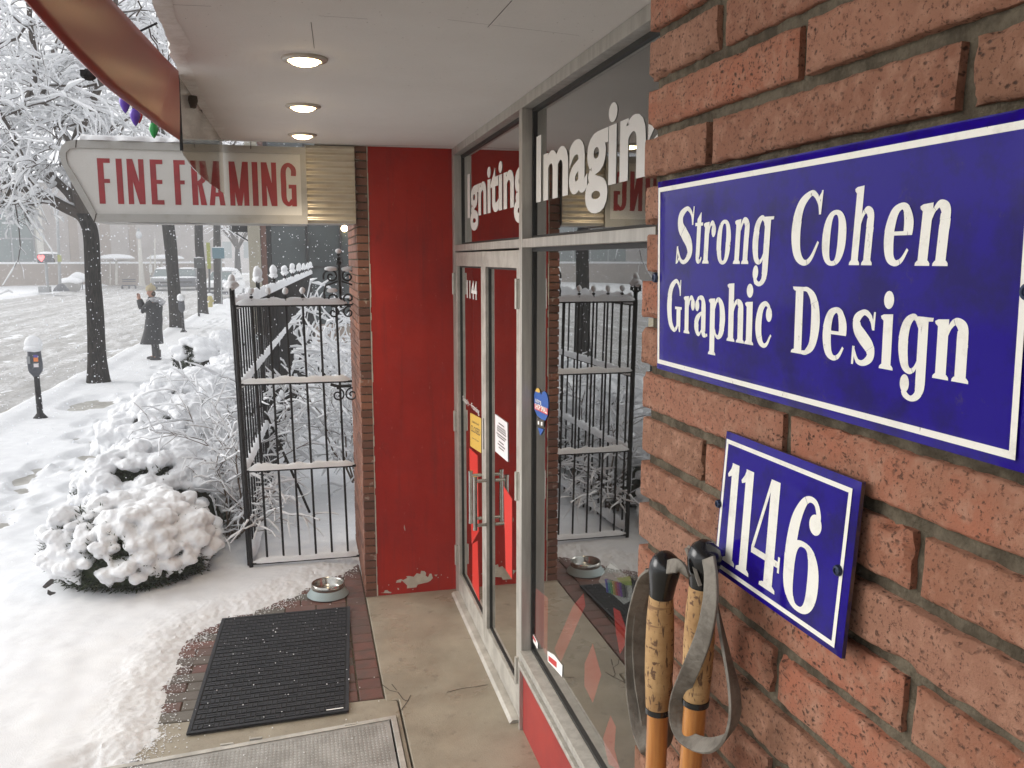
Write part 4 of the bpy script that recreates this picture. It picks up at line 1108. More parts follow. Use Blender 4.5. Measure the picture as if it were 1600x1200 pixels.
# ================================================================== enamel signs on the pier
def thing_p(name, label, cat, loc):
    """a thing modelled in the pier's own (out, along, up) axes"""
    R_ = Matrix.Rotation(BA, 4, 'Z'); w_ = R_ @ Vector(loc)
    o = bpy.data.objects.new(name, None); COL.objects.link(o); o.location = w_; o.rotation_euler = (0, 0, BA); o.empty_display_size = 0.1
    BASE[o.name] = R_.inverted() @ Matrix.Translation(w_) @ R_
    return tag(o, label, cat)
def plate(root, ua, ub, v0, v1, xt, xb, bw, inset, round_=0.004):
    """enamel plate between ua (left) and ub; xt/xb distance from the camera line at top/bottom"""
    X_ = lambda v, d=0.0: xb + (xt - xb) * (v - v0) / (v1 - v0) - d
    m_ = MB(); nu, nv = 40, 20; vs_ = []; fs_ = []
    for j in range(nv + 1):
        for i in range(nu + 1):
            u = ua + (ub - ua) * i / nu; v = v0 + (v1 - v0) * j / nv
            e = min(abs(u - ua), abs(u - ub), v - v0, v1 - v)
            d = 0.0025 * (1 - (1 - clamp(e / 0.010)) ** 2) - 0.0025
            vs_.append((X_(v, d), u, v))
    for j in range(nv):
        for i in range(nu):
            q = j * (nu + 1) + i; fs_.append((q, q + 1, q + nu + 2, q + nu + 1))
    m_.add(vs_, fs_); m_.build('enamel_plate', ENAMEL, root, smooth=True)
    e_ = MB(); e_.add([(X_(v, -0.0026), u, v) for u, v in ((ua, v0), (ub, v0), (ub, v1), (ua, v1))] + [(X_(v, -0.006), u, v) for u, v in ((ua, v0), (ub, v0), (ub, v1), (ua, v1))], [(0, 1, 5, 4), (1, 2, 6, 5), (2, 3, 7, 6), (3, 0, 4, 7), (4, 5, 6, 7)])
    e_.build('plate_edge', EDGE, root)
    fn = lambda u, v, d: (X_(v, 0.00025 + d), u, v)
    b_ = MB(); A_, B_, C_, D_ = ua - inset, ub + inset, v0 + inset, v1 - inset
    for u0, u1, w0, w1 in ((A_, B_, C_, C_ + bw), (A_, B_, D_ - bw, D_), (A_, A_ - bw, C_ + bw, D_ - bw), (B_ + bw, B_, C_ + bw, D_ - bw)):
        k_ = 12
        for i in range(k_):
            p0 = u0 + (u1 - u0) * i / k_; p1 = u0 + (u1 - u0) * (i + 1) / k_
            b_.add([fn(p0, w0, 0), fn(p1, w0, 0), fn(p1, w1, 0), fn(p0, w1, 0)], [(0, 1, 2, 3)])
    b_.build('white_border', ENWHITE, root)
    return fn, X_
def screw(root, u, v, x, r_=0.0055):
    m_ = MB(); m_.loft([[(x + dx, u + rr * math.cos(2 * PI * k / 18), v + rr * math.sin(2 * PI * k / 18)) for k in range(18)] for dx, rr in ((0.008, r_ * 0.9), (-0.0015, r_), (-0.0032, r_ * 0.85), (-0.0036, r_ * 0.5), (-0.0026, r_ * 0.42), (-0.0024, 0.0003))])
    m_.build('screw', SCREW, root, smooth=False)
s1 = thing_p('name_sign', 'long blue enamel sign reading Strong Cohen Graphic Design on the brick pier', 'sign', (0.402, 0.63, 2.18))
fn, X_ = plate(s1, 0.8815, 0.3835, 2.1795, 2.3825, 0.3995, 0.4035, 0.0047, 0.0068)
m_ = MB()
for ch, a, b in (('S', .8308, .7904), ('t', .7914, .7708), ('r', .7733, .7452), ('o', .7457, .716), ('n', .7137, .6826), ('g', .682, .6462), ('C', .6235, .581), ('o', .5817, .5491), ('h', .5475, .5181), ('e', .512, .4806), ('n', .48, .4467)):
    set_glyph(m_, ch, a - 0.002, b + 0.002, 2.2958, 2.3352, 38.5, fn, 0.085)
for ch, a, b in (('G', .8513, .8153), ('r', .8117, .7865), ('a', .788, .7592), ('p', .7585, .725), ('h', .723, .6904), ('i', .6912, .6747), ('c', .6727, .6462), ('D', .6176, .5791), ('e', .5758, .546), ('s', .5403, .5143), ('i', .5102, .4947), ('g', .4916, .4593), ('n', .4591, .4276)):
    set_glyph(m_, ch, a - 0.0005, b + 0.0005, 2.2250, 2.2630, 38.5, fn, 0.012)
m_.build('lettering', ENWHITE, s1)
screw(s1, 0.8795, 2.280, X_(2.28)); screw(s1, 0.3880, 2.2822, X_(2.28))
s2 = thing_p('number_sign', 'small blue enamel house number sign reading 1146 on the brick pier', 'sign', (0.406, 0.64, 1.995))
fn, X_ = plate(s2, 0.7385, 0.5365, 1.9975, 2.1355, 0.4125, 0.4035, 0.0040, 0.0062)
m_ = MB()
for ch, a, b in (('1', .7225, .6985), ('1', .6975, .6725), ('4', .6715, .6255), ('6', .6195, .5705)):
    set_glyph(m_, ch, a, b, 2.0135, 2.1090, 96, fn, -0.03)
m_.build('numerals', ENWHITE, s2)
screw(s2, 0.7345, 2.0645, X_(2.0645), 0.0042); screw(s2, 0.5475, 2.0640, X_(2.064), 0.0045)

# ================================================================== ski poles leaning on the pier
def pole(name, label, top, px_cap, px_cork, px_low, xp):
    """top.. are (pixel) centre lines: cap top, cap bottom, cork bottom, low"""
    P = [Vector((xp, *onB(x, y, xp))) for x, y in (top, px_cap, px_cork, px_low)]
    root = thing_p(name, label, 'ski pole', (xp, P[3].y, 0.0))
    d = (P[3] - P[1]).normalized()
    foot = P[1] + d * ((P[1].z - 0.0) / -d.z)
    def tube(a, b, prof, n_=24):
        return [a + (b - a) * t for t, r_ in prof], [r_ for t, r_ in prof]
    c_ = MB(); a = P[0]; b = P[1]
    pts, rs_ = tube(a, b, [(0.0, 0.002), (0.02, 0.0085), (0.10, 0.0135), (0.25, 0.0160), (0.45, 0.0158), (0.7, 0.0140), (0.97, 0.0128), (1.0, 0.0122)])
    off = Vector((0, -0.0035, 0))
    pts = [p + off * max(0, 1 - i / 4) for i, p in enumerate(pts)]
    c_.tube(pts, rs_, 28); c_.build('grip_cap', BLACKPL, root, smooth=True)
    k_ = MB(); pts, rs_ = tube(P[1], P[2], [(0.0, 0.0124), (0.04, 0.0128), (0.2, 0.0142), (0.45, 0.0150), (0.7, 0.0146), (0.9, 0.0134), (1.0, 0.0128)])
    k_.tube(pts, rs_, 32); k_.build('cork_grip', CORK, root, smooth=True)
    e = P[2] + d * 0.006
    r_ = MB(); r_.tube([P[2], e], [0.0136, 0.0134], 28); r_.build('ring', BLACKPL, root)
    s_ = MB(); s_.tube([e, e + (foot - e) * 0.5, foot], [0.0112, 0.0100, 0.0075], 24)
    for t in (0.10, 0.36, 0.62, 0.85):
        q = e + (foot - e) * t; s_.tube([q - d * 0.006, q - d * 0.002, q + d * 0.002, q + d * 0.006], [0.0106 - .0028 * t, 0.0118 - .0028 * t, 0.0118 - .0028 * t, 0.0106 - .0028 * t], 24, caps=False)
    s_.build('bamboo_shaft', BAMBOO, root, smooth=True)
    bq = e + (foot - e) * 0.94; m_ = MB()
    m_.tube([bq + Vector((0.035 * math.cos(a_), 0.05 * math.sin(a_), 0)) for a_ in [2 * PI * i / 24 for i in range(25)]], 0.003, 6)
    m_.tube([bq - Vector((0.035, 0, 0)), bq + Vector((0.035, 0, 0))], 0.003, 6); m_.tube([bq - Vector((0, .05, 0)), bq + Vector((0, .05, 0))], 0.003, 6)
    m_.build('basket', LEATHER, root)
    return root, P, d
def strap(root, pts, w, twist, th_=0.0026, name='wrist_strap'):
    """leather band through points (out, along, up); twist = angle of the band's width at each point (0: width along the view depth)"""
    c_ = catmull([(*p, w, t) for p, t in zip(pts, twist)], 10); rings = []
    for i, q in enumerate(c_):
        p = Vector(q[:3]); a = Vector(c_[max(0, i - 1)][:3]); b = Vector(c_[min(len(c_) - 1, i + 1)][:3])
        t = (b - a).normalized()
        side = Vector((1, 0, 0)); side = (side - t * side.dot(t)).normalized(); nrm = t.cross(side)
        s_ = side * math.cos(q[4]) + nrm * math.sin(q[4]); m_ = t.cross(s_)
        hw = q[3] / 2
        rings.append([p + s_ * hw + m_ * th_ / 2, p + s_ * hw * 0.9 + m_ * th_ * 0.62, p - s_ * hw * 0.9 + m_ * th_ * 0.62, p - s_ * hw + m_ * th_ / 2, p - s_ * hw - m_ * th_ / 2, p - s_ * hw * 0.9 - m_ * th_ * 0.62, p + s_ * hw * 0.9 - m_ * th_ * 0.62, p + s_ * hw - m_ * th_ / 2])
    m = MB(); m.loft(rings); return m.build(name, LEATHER, root, smooth=False)
XP = 0.372
r1, P1, dd = pole('ski_pole', 'bamboo ski pole nearest the pier corner, with cork grip and strap hanging at its left', (1041, 867), (1033, 931), (1028, 1104), (1024, 1190), XP)
def B(x, y, xp): u, v = onB(x, y, xp); return (xp, u, v)
strap(r1, [B(1026, 892, XP - .002), B(1010, 905, XP - .004), B(999, 935, XP), B(990, 975, XP + .002), B(988, 1030, XP + .004), B(991, 1090, XP + .006), B(999, 1140, XP + .006), B(1010, 1168, XP + .006), B(1022, 1178, XP + .014), B(1040, 1168, XP + .02), B(1046, 1130, XP + .022), B(1042, 1050, XP + .022)],
      0.017, [0.25, 0.3, 0.2, 0.1, 0.15, 0.2, 0.3, 0.5, 0.6, 0.6, 0.6, 0.6])
strap(r1, [B(1021, 890, XP + .004), B(1013, 912, XP + .006), B(1004, 950, XP + .008), B(999, 1000, XP + .010), B(1002, 1060, XP + .012), B(1010, 1110, XP + .016), B(1016, 1150, XP + .018)],
      0.017, [0.2, 0.2, 0.15, 0.1, 0.1, 0.15, 0.2])
strap(r1, [B(1044, 886, XP - .014), B(1056, 884, XP - .014), B(1066, 889, XP - .010), B(1071, 897, XP - .006)], 0.0135, [1.3, 1.35, 1.3, 1.2], name='strap_end')
XP2 = 0.384
r2, P2, dd = pole('ski_pole', 'bamboo ski pole beside the number sign, grey leather strap hanging in a crossed loop', (1102, 849), (1097, 916), (1087, 1090), (1077, 1190), XP2)
strap(r2, [B(1107, 872, XP2 - .017), B(1111, 900, XP2 - .018), B(1110, 940, XP2 - .018), B(1102, 985, XP2 - .018), B(1090, 1020, XP2 - .018), B(1075, 1055, XP2 - .017), B(1061, 1090, XP2 - .015), B(1058, 1122, XP2 - .012), B(1068, 1148, XP2 - .010), B(1090, 1162, XP2 - .008), B(1114, 1164, XP2 - .004), B(1136, 1150, XP2), B(1148, 1118, XP2 + .002), B(1146, 1075, XP2 + .002), B(1137, 1030, XP2 + .002), B(1127, 985, XP2 + .002), B(1118, 940, XP2), B(1110, 905, XP2 - .004), B(1100, 880, XP2 + .008)],
      0.0165, [1.35, 1.35, 1.25, 1.15, 1.0, .6, .35, .3, .5, .7, .8, .6, .45, .55, .75, .9, 1.1, 1.2, 1.2])
strap(r2, [B(1094, 915, XP2 - .010), B(1087, 895, XP2 - .012), B(1079, 872, XP2 - .010), B(1074, 862, XP2 - .006), B(1080, 856, XP2 - .002)], 0.009, [1.2, 1.2, 1.2, 1.2, 1.2], name='strap_end')

# ================================================================== mat, bowl, hatch
mt = thing('door_mat', 'black rubber door mat with a woven raised pattern on the brick paving', 'door mat', (-0.2, 4.9, 0), 0)
c4 = [onZ(x, y, 0.006) for x, y in ((291, 1149), (347, 968), (547, 949), (545, 1112))]
def mp_(a, b, z):                       # a across, b along the mat
    p = c4[0].lerp(c4[3], a).lerp(c4[1].lerp(c4[2], a), b); return (p.x, p.y, z)
b_ = MB(); b_.prism([(0, 0), (1, 0), (1, 1), (0, 1)], lambda a, b, d: mp_(a, b, d), 0.002, 0.0105)
b_.build('base', RUBBERB, mt, bevel=0.003)
w_ = MB(); nx_, ny_ = 15, 27; random.seed(2)
for i in range(nx_):
    for j in range(ny_):
        a0 = 0.03 + 0.94 * i / nx_; b0 = 0.02 + 0.96 * j / ny_; da = 0.94 / nx_; db = 0.96 / ny_
        h = 0.0148
        if (i + j) % 2: rects = [(0.02, 0.98, 0.08, 0.36), (0.02, 0.98, 0.46, 0.74)]
        else: rects = [(0.06, 0.40, 0.03, 0.78), (0.54, 0.88, 0.03, 0.78)]
        for x0, x1, y0, y1 in rects:
            A_ = [(a0 + da * x0, b0 + db * y0), (a0 + da * x1, b0 + db * y0), (a0 + da * x1, b0 + db * y1), (a0 + da * x0, b0 + db * y1)]
            w_.prism(A_, lambda a, b, d: mp_(a, b, d), 0.0100, h + random.uniform(-0.0006, 0.0006))
w_.build('woven_ribs', RUBBER, mt)
e_ = MB()
for A_ in ([(0, 0), (1, 0), (1, 0.013), (0, 0.013)], [(0, .987), (1, .987), (1, 1), (0, 1)], [(0, .0135), (.022, .0135), (.022, .9865), (0, .9865)], [(.978, .0135), (1, .0135), (1, .9865), (.978, .9865)]):
    e_.prism(A_, lambda a, b, d: mp_(a, b, d), 0.0095, 0.0145)
e_.build('border', RUBBER, mt)
l_ = MB(); l_.prism([(0.855, 0.020), (0.965, 0.020), (0.965, 0.026), (0.855, 0.026)], lambda a, b, d: mp_(a, b, d), 0.0150, 0.0158); l_.build('white_tag', VINYL, mt)
# bowl
bc = onZ(512.5, 929, 0.0); bw = thing('dog_bowl', 'steel dog bowl in a pale blue rubber skirt on the paving behind the mat', 'pet bowl', (bc.x, bc.y, 0))
MB().lathe([(0.138, 0.003), (0.142, 0.006), (0.140, 0.012), (0.126, 0.030), (0.113, 0.052), (0.108, 0.056), (0.108, 0.030), (0.132, 0.004)], (bc.x, bc.y, 0), 56, caps=False).build('skirt', PALEBLUE, bw, smooth=True)
MB().lathe([(0.1095, 0.046), (0.1125, 0.062), (0.1115, 0.086), (0.1085, 0.089), (0.103, 0.087), (0.100, 0.078), (0.094, 0.045), (0.086, 0.033), (0.05, 0.029), (0.001, 0.029)], (bc.x, bc.y, 0), 56, caps=False).build('steel_bowl', STEEL, bw, smooth=True)
# hatch
ht = thing('cellar_hatch', 'grey metal cellar hatch with a tread pattern, flush in the concrete at the bottom', 'hatch', (-0.4, 3.2, 0))
fr_ = MB(); hx0, hx1, hy0, hy1 = -1.45, 0.388, 2.45, 4.14
H4 = [onZ(612, 1120, 0), onZ(173, 1199, 0)]
sl = (H4[0].y - H4[1].y) / (H4[0].x - H4[1].x)
yt = lambda x: H4[0].y + sl * (x - H4[0].x)
q = lambda a, b, d: (a, b, d)
fr_.prism([(hx0, yt(hx0) - 0.03), (hx1, yt(hx1) - 0.03), (hx1, yt(hx1)), (hx0, yt(hx0))], q, -0.03, 0.006)
fr_.prism([(hx1 - 0.028, hy0), (hx1, hy0), (hx1, yt(hx1) - 0.031), (hx1 - 0.028, yt(hx1) - 0.031)], q, -0.03, 0.006)
fr_.build('frame', ALUW, ht, bevel=0.002)
pl_ = MB(); pl_.prism([(hx0, hy0), (hx1 - 0.038, hy0), (hx1 - 0.038, yt(hx1) - 0.036), (hx0, yt(hx0) - 0.036)], q, -0.03, 0.001); pl_.build('tread_plate', PLATE, ht)
lz = MB(); step = 0.019; r_ = 0
y = 3.45
while y < 4.10:
    x = -1.40 + (step / 2 if r_ % 2 else 0)
    while x < hx1 - 0.05:
        if y < yt(x) - 0.05:
            s_ = 1 if r_ % 2 else -1
            dx, dy = 0.0062 * 0.8, 0.0062 * 0.6 * s_; ex, ey = -0.0015 * 0.6 * s_, 0.0015 * 0.8
            lz.add([(x - dx, y - dy, 0.0012), (x + ex, y + ey, 0.0012), (x + dx, y + dy, 0.0012), (x - ex, y - ey, 0.0012), (x, y, 0.0030)], [(0, 4, 1), (1, 4, 2), (2, 4, 3), (3, 4, 0)])
        x += step
    y += step * 0.6; r_ += 1
lz.build('tread_pattern', PLATE, ht)
for px_, py_ in ((548, 1131), (355, 1162), (400, 1153)):
    p = onZ(px_, py_, 0.004); MB().box(p.x - 0.03, p.x + 0.03, p.y - 0.014, p.y - 0.004, -0.01, 0.011).build('hinge', ALUW, ht, bevel=0.002)

# ================================================================== box sign FINE FRAMING
YS = 5.70
bs = thing('box_sign', 'long white box sign reading FINE FRAMING in red, hung out over the pavement', 'sign', (-0.6, YS, 2.55))
S = lambda x, y: (lambda p: (p.x, p.z))(onY(x, y, YS))
outer = [S(148, 347), S(131, 318), S(112, 285), S(97, 256), S(93, 242), S(96, 229), S(105, 221), S(120, 218.5)] + [(0.042, 2.990), (0.042, 2.520)]
inner = [S(151, 334), S(136, 306), S(120, 278), S(106, 256), S(103.5, 246), S(104, 238), S(109, 233), S(119, 231)] + [(0.010, 2.948), (0.010, 2.573)]
cb = MB()
cb.prism(outer, lambda a, b, d: (a, YS + d, b), 0.012, 0.36)
cb.build('cabinet', CABINET, bs)
n_ = len(outer)
rim = MB(); vs_ = [(a, YS - 0.010, b) for a, b in outer] + [(a, YS - 0.010, b) for a, b in inner] + [(a, YS + 0.011, b) for a, b in outer] + [(a, YS + 0.006, b) for a, b in inner]
fs_ = []
for k in range(n_):
    k2 = (k + 1) % n_
    fs_ += [(k, n_ + k, n_ + k2, k2), (k, k2, 2 * n_ + k2, 2 * n_ + k), (n_ + k, 3 * n_ + k, 3 * n_ + k2, n_ + k2)]
rim.add(vs_, fs_); rim.build('rim', CABINET, bs)
MB().prism(inner, lambda a, b, d: (a, YS + d, b), 0.004, 0.0115).build('face', SIGNWHITE, bs)
sm = MB()
for A_, B_ in ((S(120, 219), S(119, 231)), (S(148, 347), S(151, 334)), (S(392, 221), S(392, 233))):
    for dx in (0,):
        sm.add([(A_[0] - .003, YS - .0115, A_[1]), (A_[0] + .003, YS - .0115, A_[1]), (B_[0] + .003, YS - .0115, B_[1]), (B_[0] - .003, YS - .0115, B_[1])], [(0, 1, 2, 3)])
for k in range(n_):
    a, b = inner[k], inner[(k + 1) % n_]; d = Vector((b[0] - a[0], b[1] - a[1])).normalized() * 1; nx_, ny_ = -d.y * 0.004, d.x * 0.004
    sm.add([(a[0], YS + 0.0032, a[1]), (b[0], YS + 0.0032, b[1]), (b[0] + nx_, YS + 0.0032, b[1] + ny_), (a[0] + nx_, YS + 0.0032, a[1] + ny_)], [(0, 1, 2, 3)])
sm.build('seam', CRACK, bs)
lt = MB(); ZB, ZT = 2.6285, 2.8945; HH = ZT - ZB
seq = [0]
def P2(polys, x0):
    for q in polys:
        seq[0] += 1; d = (seq[0] % 17) * 0.00003
        lt.add([(x0 + a, YS + 0.0025 - d, ZB + b * HH) for a, b in q], [tuple(range(len(q)))])
SW = 0.034
def bx(a, b, c, d): return [[(a, c), (b, c), (b, d), (a, d)]]
def Lf(w): return bx(0, SW, 0, 1) + bx(SW, w, .9, 1) + bx(SW, w - .006, .46, .55)
def Le(w): return Lf(w) + bx(SW, w, 0, .1)
def Ln(w): return bx(0, SW - .004, 0, 1) + bx(w - SW + .004, w, 0, 1) + [[(0.0, 1), (SW, 1), (w, 0), (w - SW, 0)]]
def Lm(w): return bx(0, SW - .004, 0, 1) + bx(w - SW + .004, w, 0, 1) + [[(0, 1), (SW, 1), (w / 2 + .013, 0.0), (w / 2 - .013, 0.0)], [(w, 1), (w - SW, 1), (w / 2 - .013, 0.0), (w / 2 + .013, 0.0)]]
def La(w): return [[(0, 0), (SW * .9, 0), (w / 2 + .012, 1), (w / 2 - .012, 1)], [(w, 0), (w - SW * .9, 0), (w / 2 - .012, 1), (w / 2 + .012, 1)]] + bx(w * .2, w * .8, .2, .29)
def br2(pts): return [[(x, y) for x, y in q] for q in [[(p[0], p[1] / HH) for p in qq] for qq in g_brush([(x, y * HH, w) for x, y, w in pts])]]
def Lr(w): return bx(0, SW, 0, 1) + br2([(SW - .004, .952, .0125), (w * .5, .952, .0125), (w * .80, .87, .0150), (w * .83, .73, .0155), (w * .80, .58, .0150), (w * .5, .5, .0125), (SW - .004, .5, .0125)]) + [[(w * .42, .5), (w * .72, .52), (w, 0), (w - SW, 0)]]
def Lg(w): return br2([(w - .016, .70, .0155), (w - .017, .86, .0150), (w * .5, .955, .0125), (SW * .5 + .002, .84, .0155), (SW * .5, .5, .0165), (SW * .5 + .002, .16, .0155), (w * .48, .045, .0125), (w - .024, .14, .014)]) + bx(w - SW + .004, w, 0.0, .5) + bx(w * .5, w - .02, .41, .5)
for f_, x0, x1 in ((Lf, -1.165, -1.094), (None, -1.062, -1.030), (Ln, -1.002, -0.907), (Le, -0.872, -0.800), (Lf, -0.738, -0.672), (Lr, -0.638, -0.555), (La, -0.540, -0.447), (Lm, -0.418, -0.305), (None, -0.283, -0.251), (Ln, -0.228, -0.137), (Lg, -0.112, -0.018)):
    w = x1 - x0
    P2(f_(w) if f_ else bx(0, SW, 0, 1), x0)
lt.build('lettering', SIGNRED, bs)
# corrugated metal cover between sign and brick
cg = MB(); rows = 90; z0, z1 = 2.526, 3.008; vs_ = []; fs_ = []
for i in range(rows + 1):
    z = z0 + (z1 - z0) * i / rows; y = YS + 0.012 + 0.007 * math.cos(i / rows * 2 * PI * 12)
    vs_ += [(0.046, y, z), (0.20, y + 0.001, z), (0.346, y, z)]
for i in range(rows):
    for k in (0, 1): fs_.append((3 * i + k, 3 * i + k + 1, 3 * i + k + 4, 3 * i + k + 3))
cg.add(vs_, fs_)
cg.build('corrugated_cover', CORRUG, bs, smooth=True)
MB().box(0.046, 0.345, YS + 0.024, YS + 0.35, 2.527, 3.007).build('cover_back', CABINET, bs)
MB().box(0.0425, 0.0455, YS - 0.012, YS + 0.03, 2.52, 3.0).build('cover_trim', ALUW, bs)
sc = MB(); random.seed(3)
pts = [(a, YS + 0.16, 2.995 + 0.004) for a in [outer[7][0] - 0.03 + i * 0.05 for i in range(17)]]
snow_ridge(sc, pts, 0.185, 0.045, 5, n=9, step=0.02)
sc.build('snow_cap', SNOW, bs, smooth=True)
dr = MB(); snow_ridge(dr, [(-1.02, YS + 0.02, 2.517), (-0.55, YS + 0.02, 2.517)], 0.012, 0.006, 4); dr.build('snow_rim', SNOW, bs, smooth=True)
# string of big coloured bulbs outside the fascia
lab = {'purple': BULBPURPLE, 'red': BULBRED, 'green': BULBGREEN}
for nm, px_, py_, lb in (('purple', 195, 160, 'purple teardrop light bulb, the upper of two, half hidden by the red fascia'), ('purple', 211, 181, 'purple teardrop light bulb hanging just left of the small red one'), ('red', 217, 181, 'small red light bulb behind the purple bulb under the fascia'), ('green', 240, 202, 'green teardrop light bulb hanging above the white sign')):
    p = onX(px_, py_, FX - 0.22)
    t = thing('light_bulb', lb, 'light bulb', p, 0, 'coloured bulbs on a string')
    s_ = 0.95 if nm != 'red' else 0.7
    MB().lathe([(0.001, -0.045 * s_), (0.010 * s_, -0.034 * s_), (0.020 * s_, -0.012 * s_), (0.024 * s_, 0.004 * s_), (0.018 * s_, 0.022 * s_), (0.011 * s_, 0.030 * s_)], p, 16).build('bulb', lab[nm], t, smooth=True)
    MB().lathe([(0.011 * s_, 0.030 * s_), (0.012 * s_, 0.055 * s_), (0.0, 0.056 * s_)], p, 12).build('socket', IRON, t)
cw = MB(); cw.tube([onX(x, y, FX - 0.22) for x, y in ((120, 70), (150, 100), (196, 142), (212, 160), (241, 185), (275, 205), (300, 216))], 0.004, 6)
tag(cw.build('cable', IRON), 'thin dark cord carrying the coloured bulbs behind the fascia', 'cord')
p = onX(139, 117, FX - 0.3)
sp = thing('cord_socket', 'black plug socket dangling at the lower edge of the fascia among the branches', 'socket', p)
m_ = MB(); m_.ico(p, (0.024, 0.02, 0.022), 2, 0.3, 40); m_.box(p.x - 0.026, p.x - 0.006, p.y - 0.02, p.y + 0.02, p.z - 0.01, p.z + 0.014); m_.build('housing', IRON, sp)
MB().tube([p + Vector((0.01, 0, 0.01)), p + Vector((0.1, 0, 0.12)), p + Vector((0.25, 0, 0.2))], 0.004, 6).build('cord', IRON, sp)
# ================================================================== iron gate and fence
gate = thing('iron_gate', 'black wrought iron gate with scroll ornaments and snow on its rails, beside the brick column', 'gate', (-0.44, 6.4, 0))
GY = 6.40
LEAN = -0.0186
def gx(x, z): return x + LEAN * z                  # the gate leans a little to the street
def gtube(mb, pts, r, n=8): mb.tube([(gx(x, z), y, z) for x, y, z in pts], r, n)
zT, zM1, zM2, zB = 1.972, 1.412, 0.775, 0.075
m_ = MB()
gtube(m_, [(-0.438, GY, -0.06), (-0.438, GY, 1.98)], 0.015, 8); m_.build('post', IRON, gate)
for z in (zT, zM1, zM2, zB):
    m_ = MB(); m_.obox((gx(-0.04, z), GY, z), (0.395, 0, 0), (0, 0.010, 0), (0, 0, 0.008)); m_.build('rail', IRON, gate)
PX = [-0.438 + 0.1175 * k for k in range(1, 7)]
for i, x in enumerate(PX):
    m_ = MB(); gtube(m_, [(x, GY, zB), (x, GY, zT + (0.05 if i < 4 else 0.02))], 0.0082, 8)
    if i < 4:
        for c, r in ((0.035, 0.018), (0.062, 0.015), (0.085, 0.011)): m_.ico((gx(x, zT), GY, zT + c), (r, r, r * 0.8), 1)
    m_.build('picket', IRON, gate)
def scroll(cx, cz, r, a0, turns, sgn, r_end=0.15, n=40):
    return [(cx + sgn * (r * (1 - (1 - r_end) * t / n)) * math.cos(a0 + turns * 2 * PI * t / n), GY, cz + (r * (1 - (1 - r_end) * t / n)) * math.sin(a0 + turns * 2 * PI * t / n)) for t in range(n + 1)]
def scrolls(cx, zb, name='scroll_ornament'):
    m_ = MB()
    gtube(m_, [(cx, GY, zb - 0.02), (cx, GY, zb + 0.30)], 0.010)
    for s_ in (-1, 1):
        gtube(m_, scroll(cx + s_ * 0.060, zb + 0.205, 0.056, -0.4, 1.5, s_), 0.0075, 6)
        gtube(m_, scroll(cx + s_ * 0.060, zb + 0.045, 0.056, 0.5, -1.5, s_), 0.0075, 6)
        gtube(m_, [(cx + s_ * 0.012, GY, zb + 0.17), (cx + s_ * 0.10, GY, zb + 0.14), (cx + s_ * 0.115, GY, zb + 0.09), (cx + s_ * 0.112, GY, zb + 0.05)], 0.0075, 6)
        gtube(m_, scroll(cx + s_ * 0.055, zb - 0.055, 0.045, 1.2, 1.3, s_), 0.0065, 6)
    for c, r in ((0.30, 0.022), (0.33, 0.017), (0.36, 0.012)): m_.ico((gx(cx, zb + c), GY, zb + c), (r, r, r), 1)
    m_.build(name, IRON, gate)
scrolls(0.30, zT)
m_ = MB()
for s_ in (-1, 1): gtube(m_, scroll(0.30 + s_ * 0.05, zM1 - 0.10, 0.05, 1.4, 1.5, s_), 0.0065, 6)
gtube(m_, [(0.20, GY, zM1 - 0.02), (0.25, GY, zM1 - 0.035), (0.35, GY, zM1 - 0.035)], 0.012, 6); m_.build('lower_scroll', IRON, gate)
for z, h in ((zT, 0.048), (zM1, 0.044), (zM2, 0.044), (zB, 0.04)):
    sn_ = MB(); snow_ridge(sn_, [(gx(-0.425, z), GY + 0.002, z + 0.007), (gx(0.345, z), GY + 0.002, z + 0.007)], 0.022, h, z); sn_.build('snow_ridge', SNOW, gate, smooth=True)
sn_ = MB()
for x in PX[:4]: sn_.ico((gx(x, zT), GY, zT + 0.105), (0.021, 0.021, 0.026), 2, 0.25, 40)
for cx, cz, r in ((0.24, zT + 0.258, 0.045), (0.36, zT + 0.258, 0.045), (0.30, zT + 0.385, 0.022), (0.245, zT + 0.105, 0.04)):
    sn_.ico((gx(cx, cz), GY, cz), (r, 0.017, 0.018), 2, 0.25, 40)
sn_.build('snow_tufts', SNOW, gate, smooth=True)

# fence running back from the gate post
FD = Vector((math.sin(rad(2.6)), math.cos(rad(2.6)), 0)); F0 = Vector((-0.452, 6.42, 0)); FLEN = 15.6
fence = thing('iron_fence', 'long black iron picket fence with snow on its rails, running back behind the gate', 'fence', F0)
def fp(d, z, off=0.0): return F0 + FD * d + Vector((-FD.y * off + LEAN * z, FD.x * off, z - 0.03))
for z in (1.972, 1.40, 0.78, 0.12):
    m_ = MB(); m_.tube([fp(0, z), fp(FLEN, z)], 0.011, 6); m_.build('rail', IRON, fence)
d = 0.13
while d < FLEN:
    m_ = MB(); m_.tube([fp(d, 0.04), fp(d, 2.0)], 0.0085, 6); m_.build('picket', IRON, fence); d += 0.178
for k in range(9):
    d = 0.03 + 1.9 * k
    m_ = MB(); m_.tube([fp(d, -0.04), fp(d, 2.13)], 0.018, 8)
    for s_ in (-1, 1):
        sc_ = [fp(d + s_ * (0.05 + 0.045 * (1 - t / 16 * 0.8) * math.cos(-0.4 + 8 * t / 16)), 2.10 + 0.045 * (1 - t / 16 * 0.8) * math.sin(-0.4 + 8 * t / 16)) for t in range(17)]
        m_.tube(sc_, 0.007, 5)
    m_.ico(fp(d, 2.15), 0.028, 1); m_.build('post', IRON, fence)
sn_ = MB()
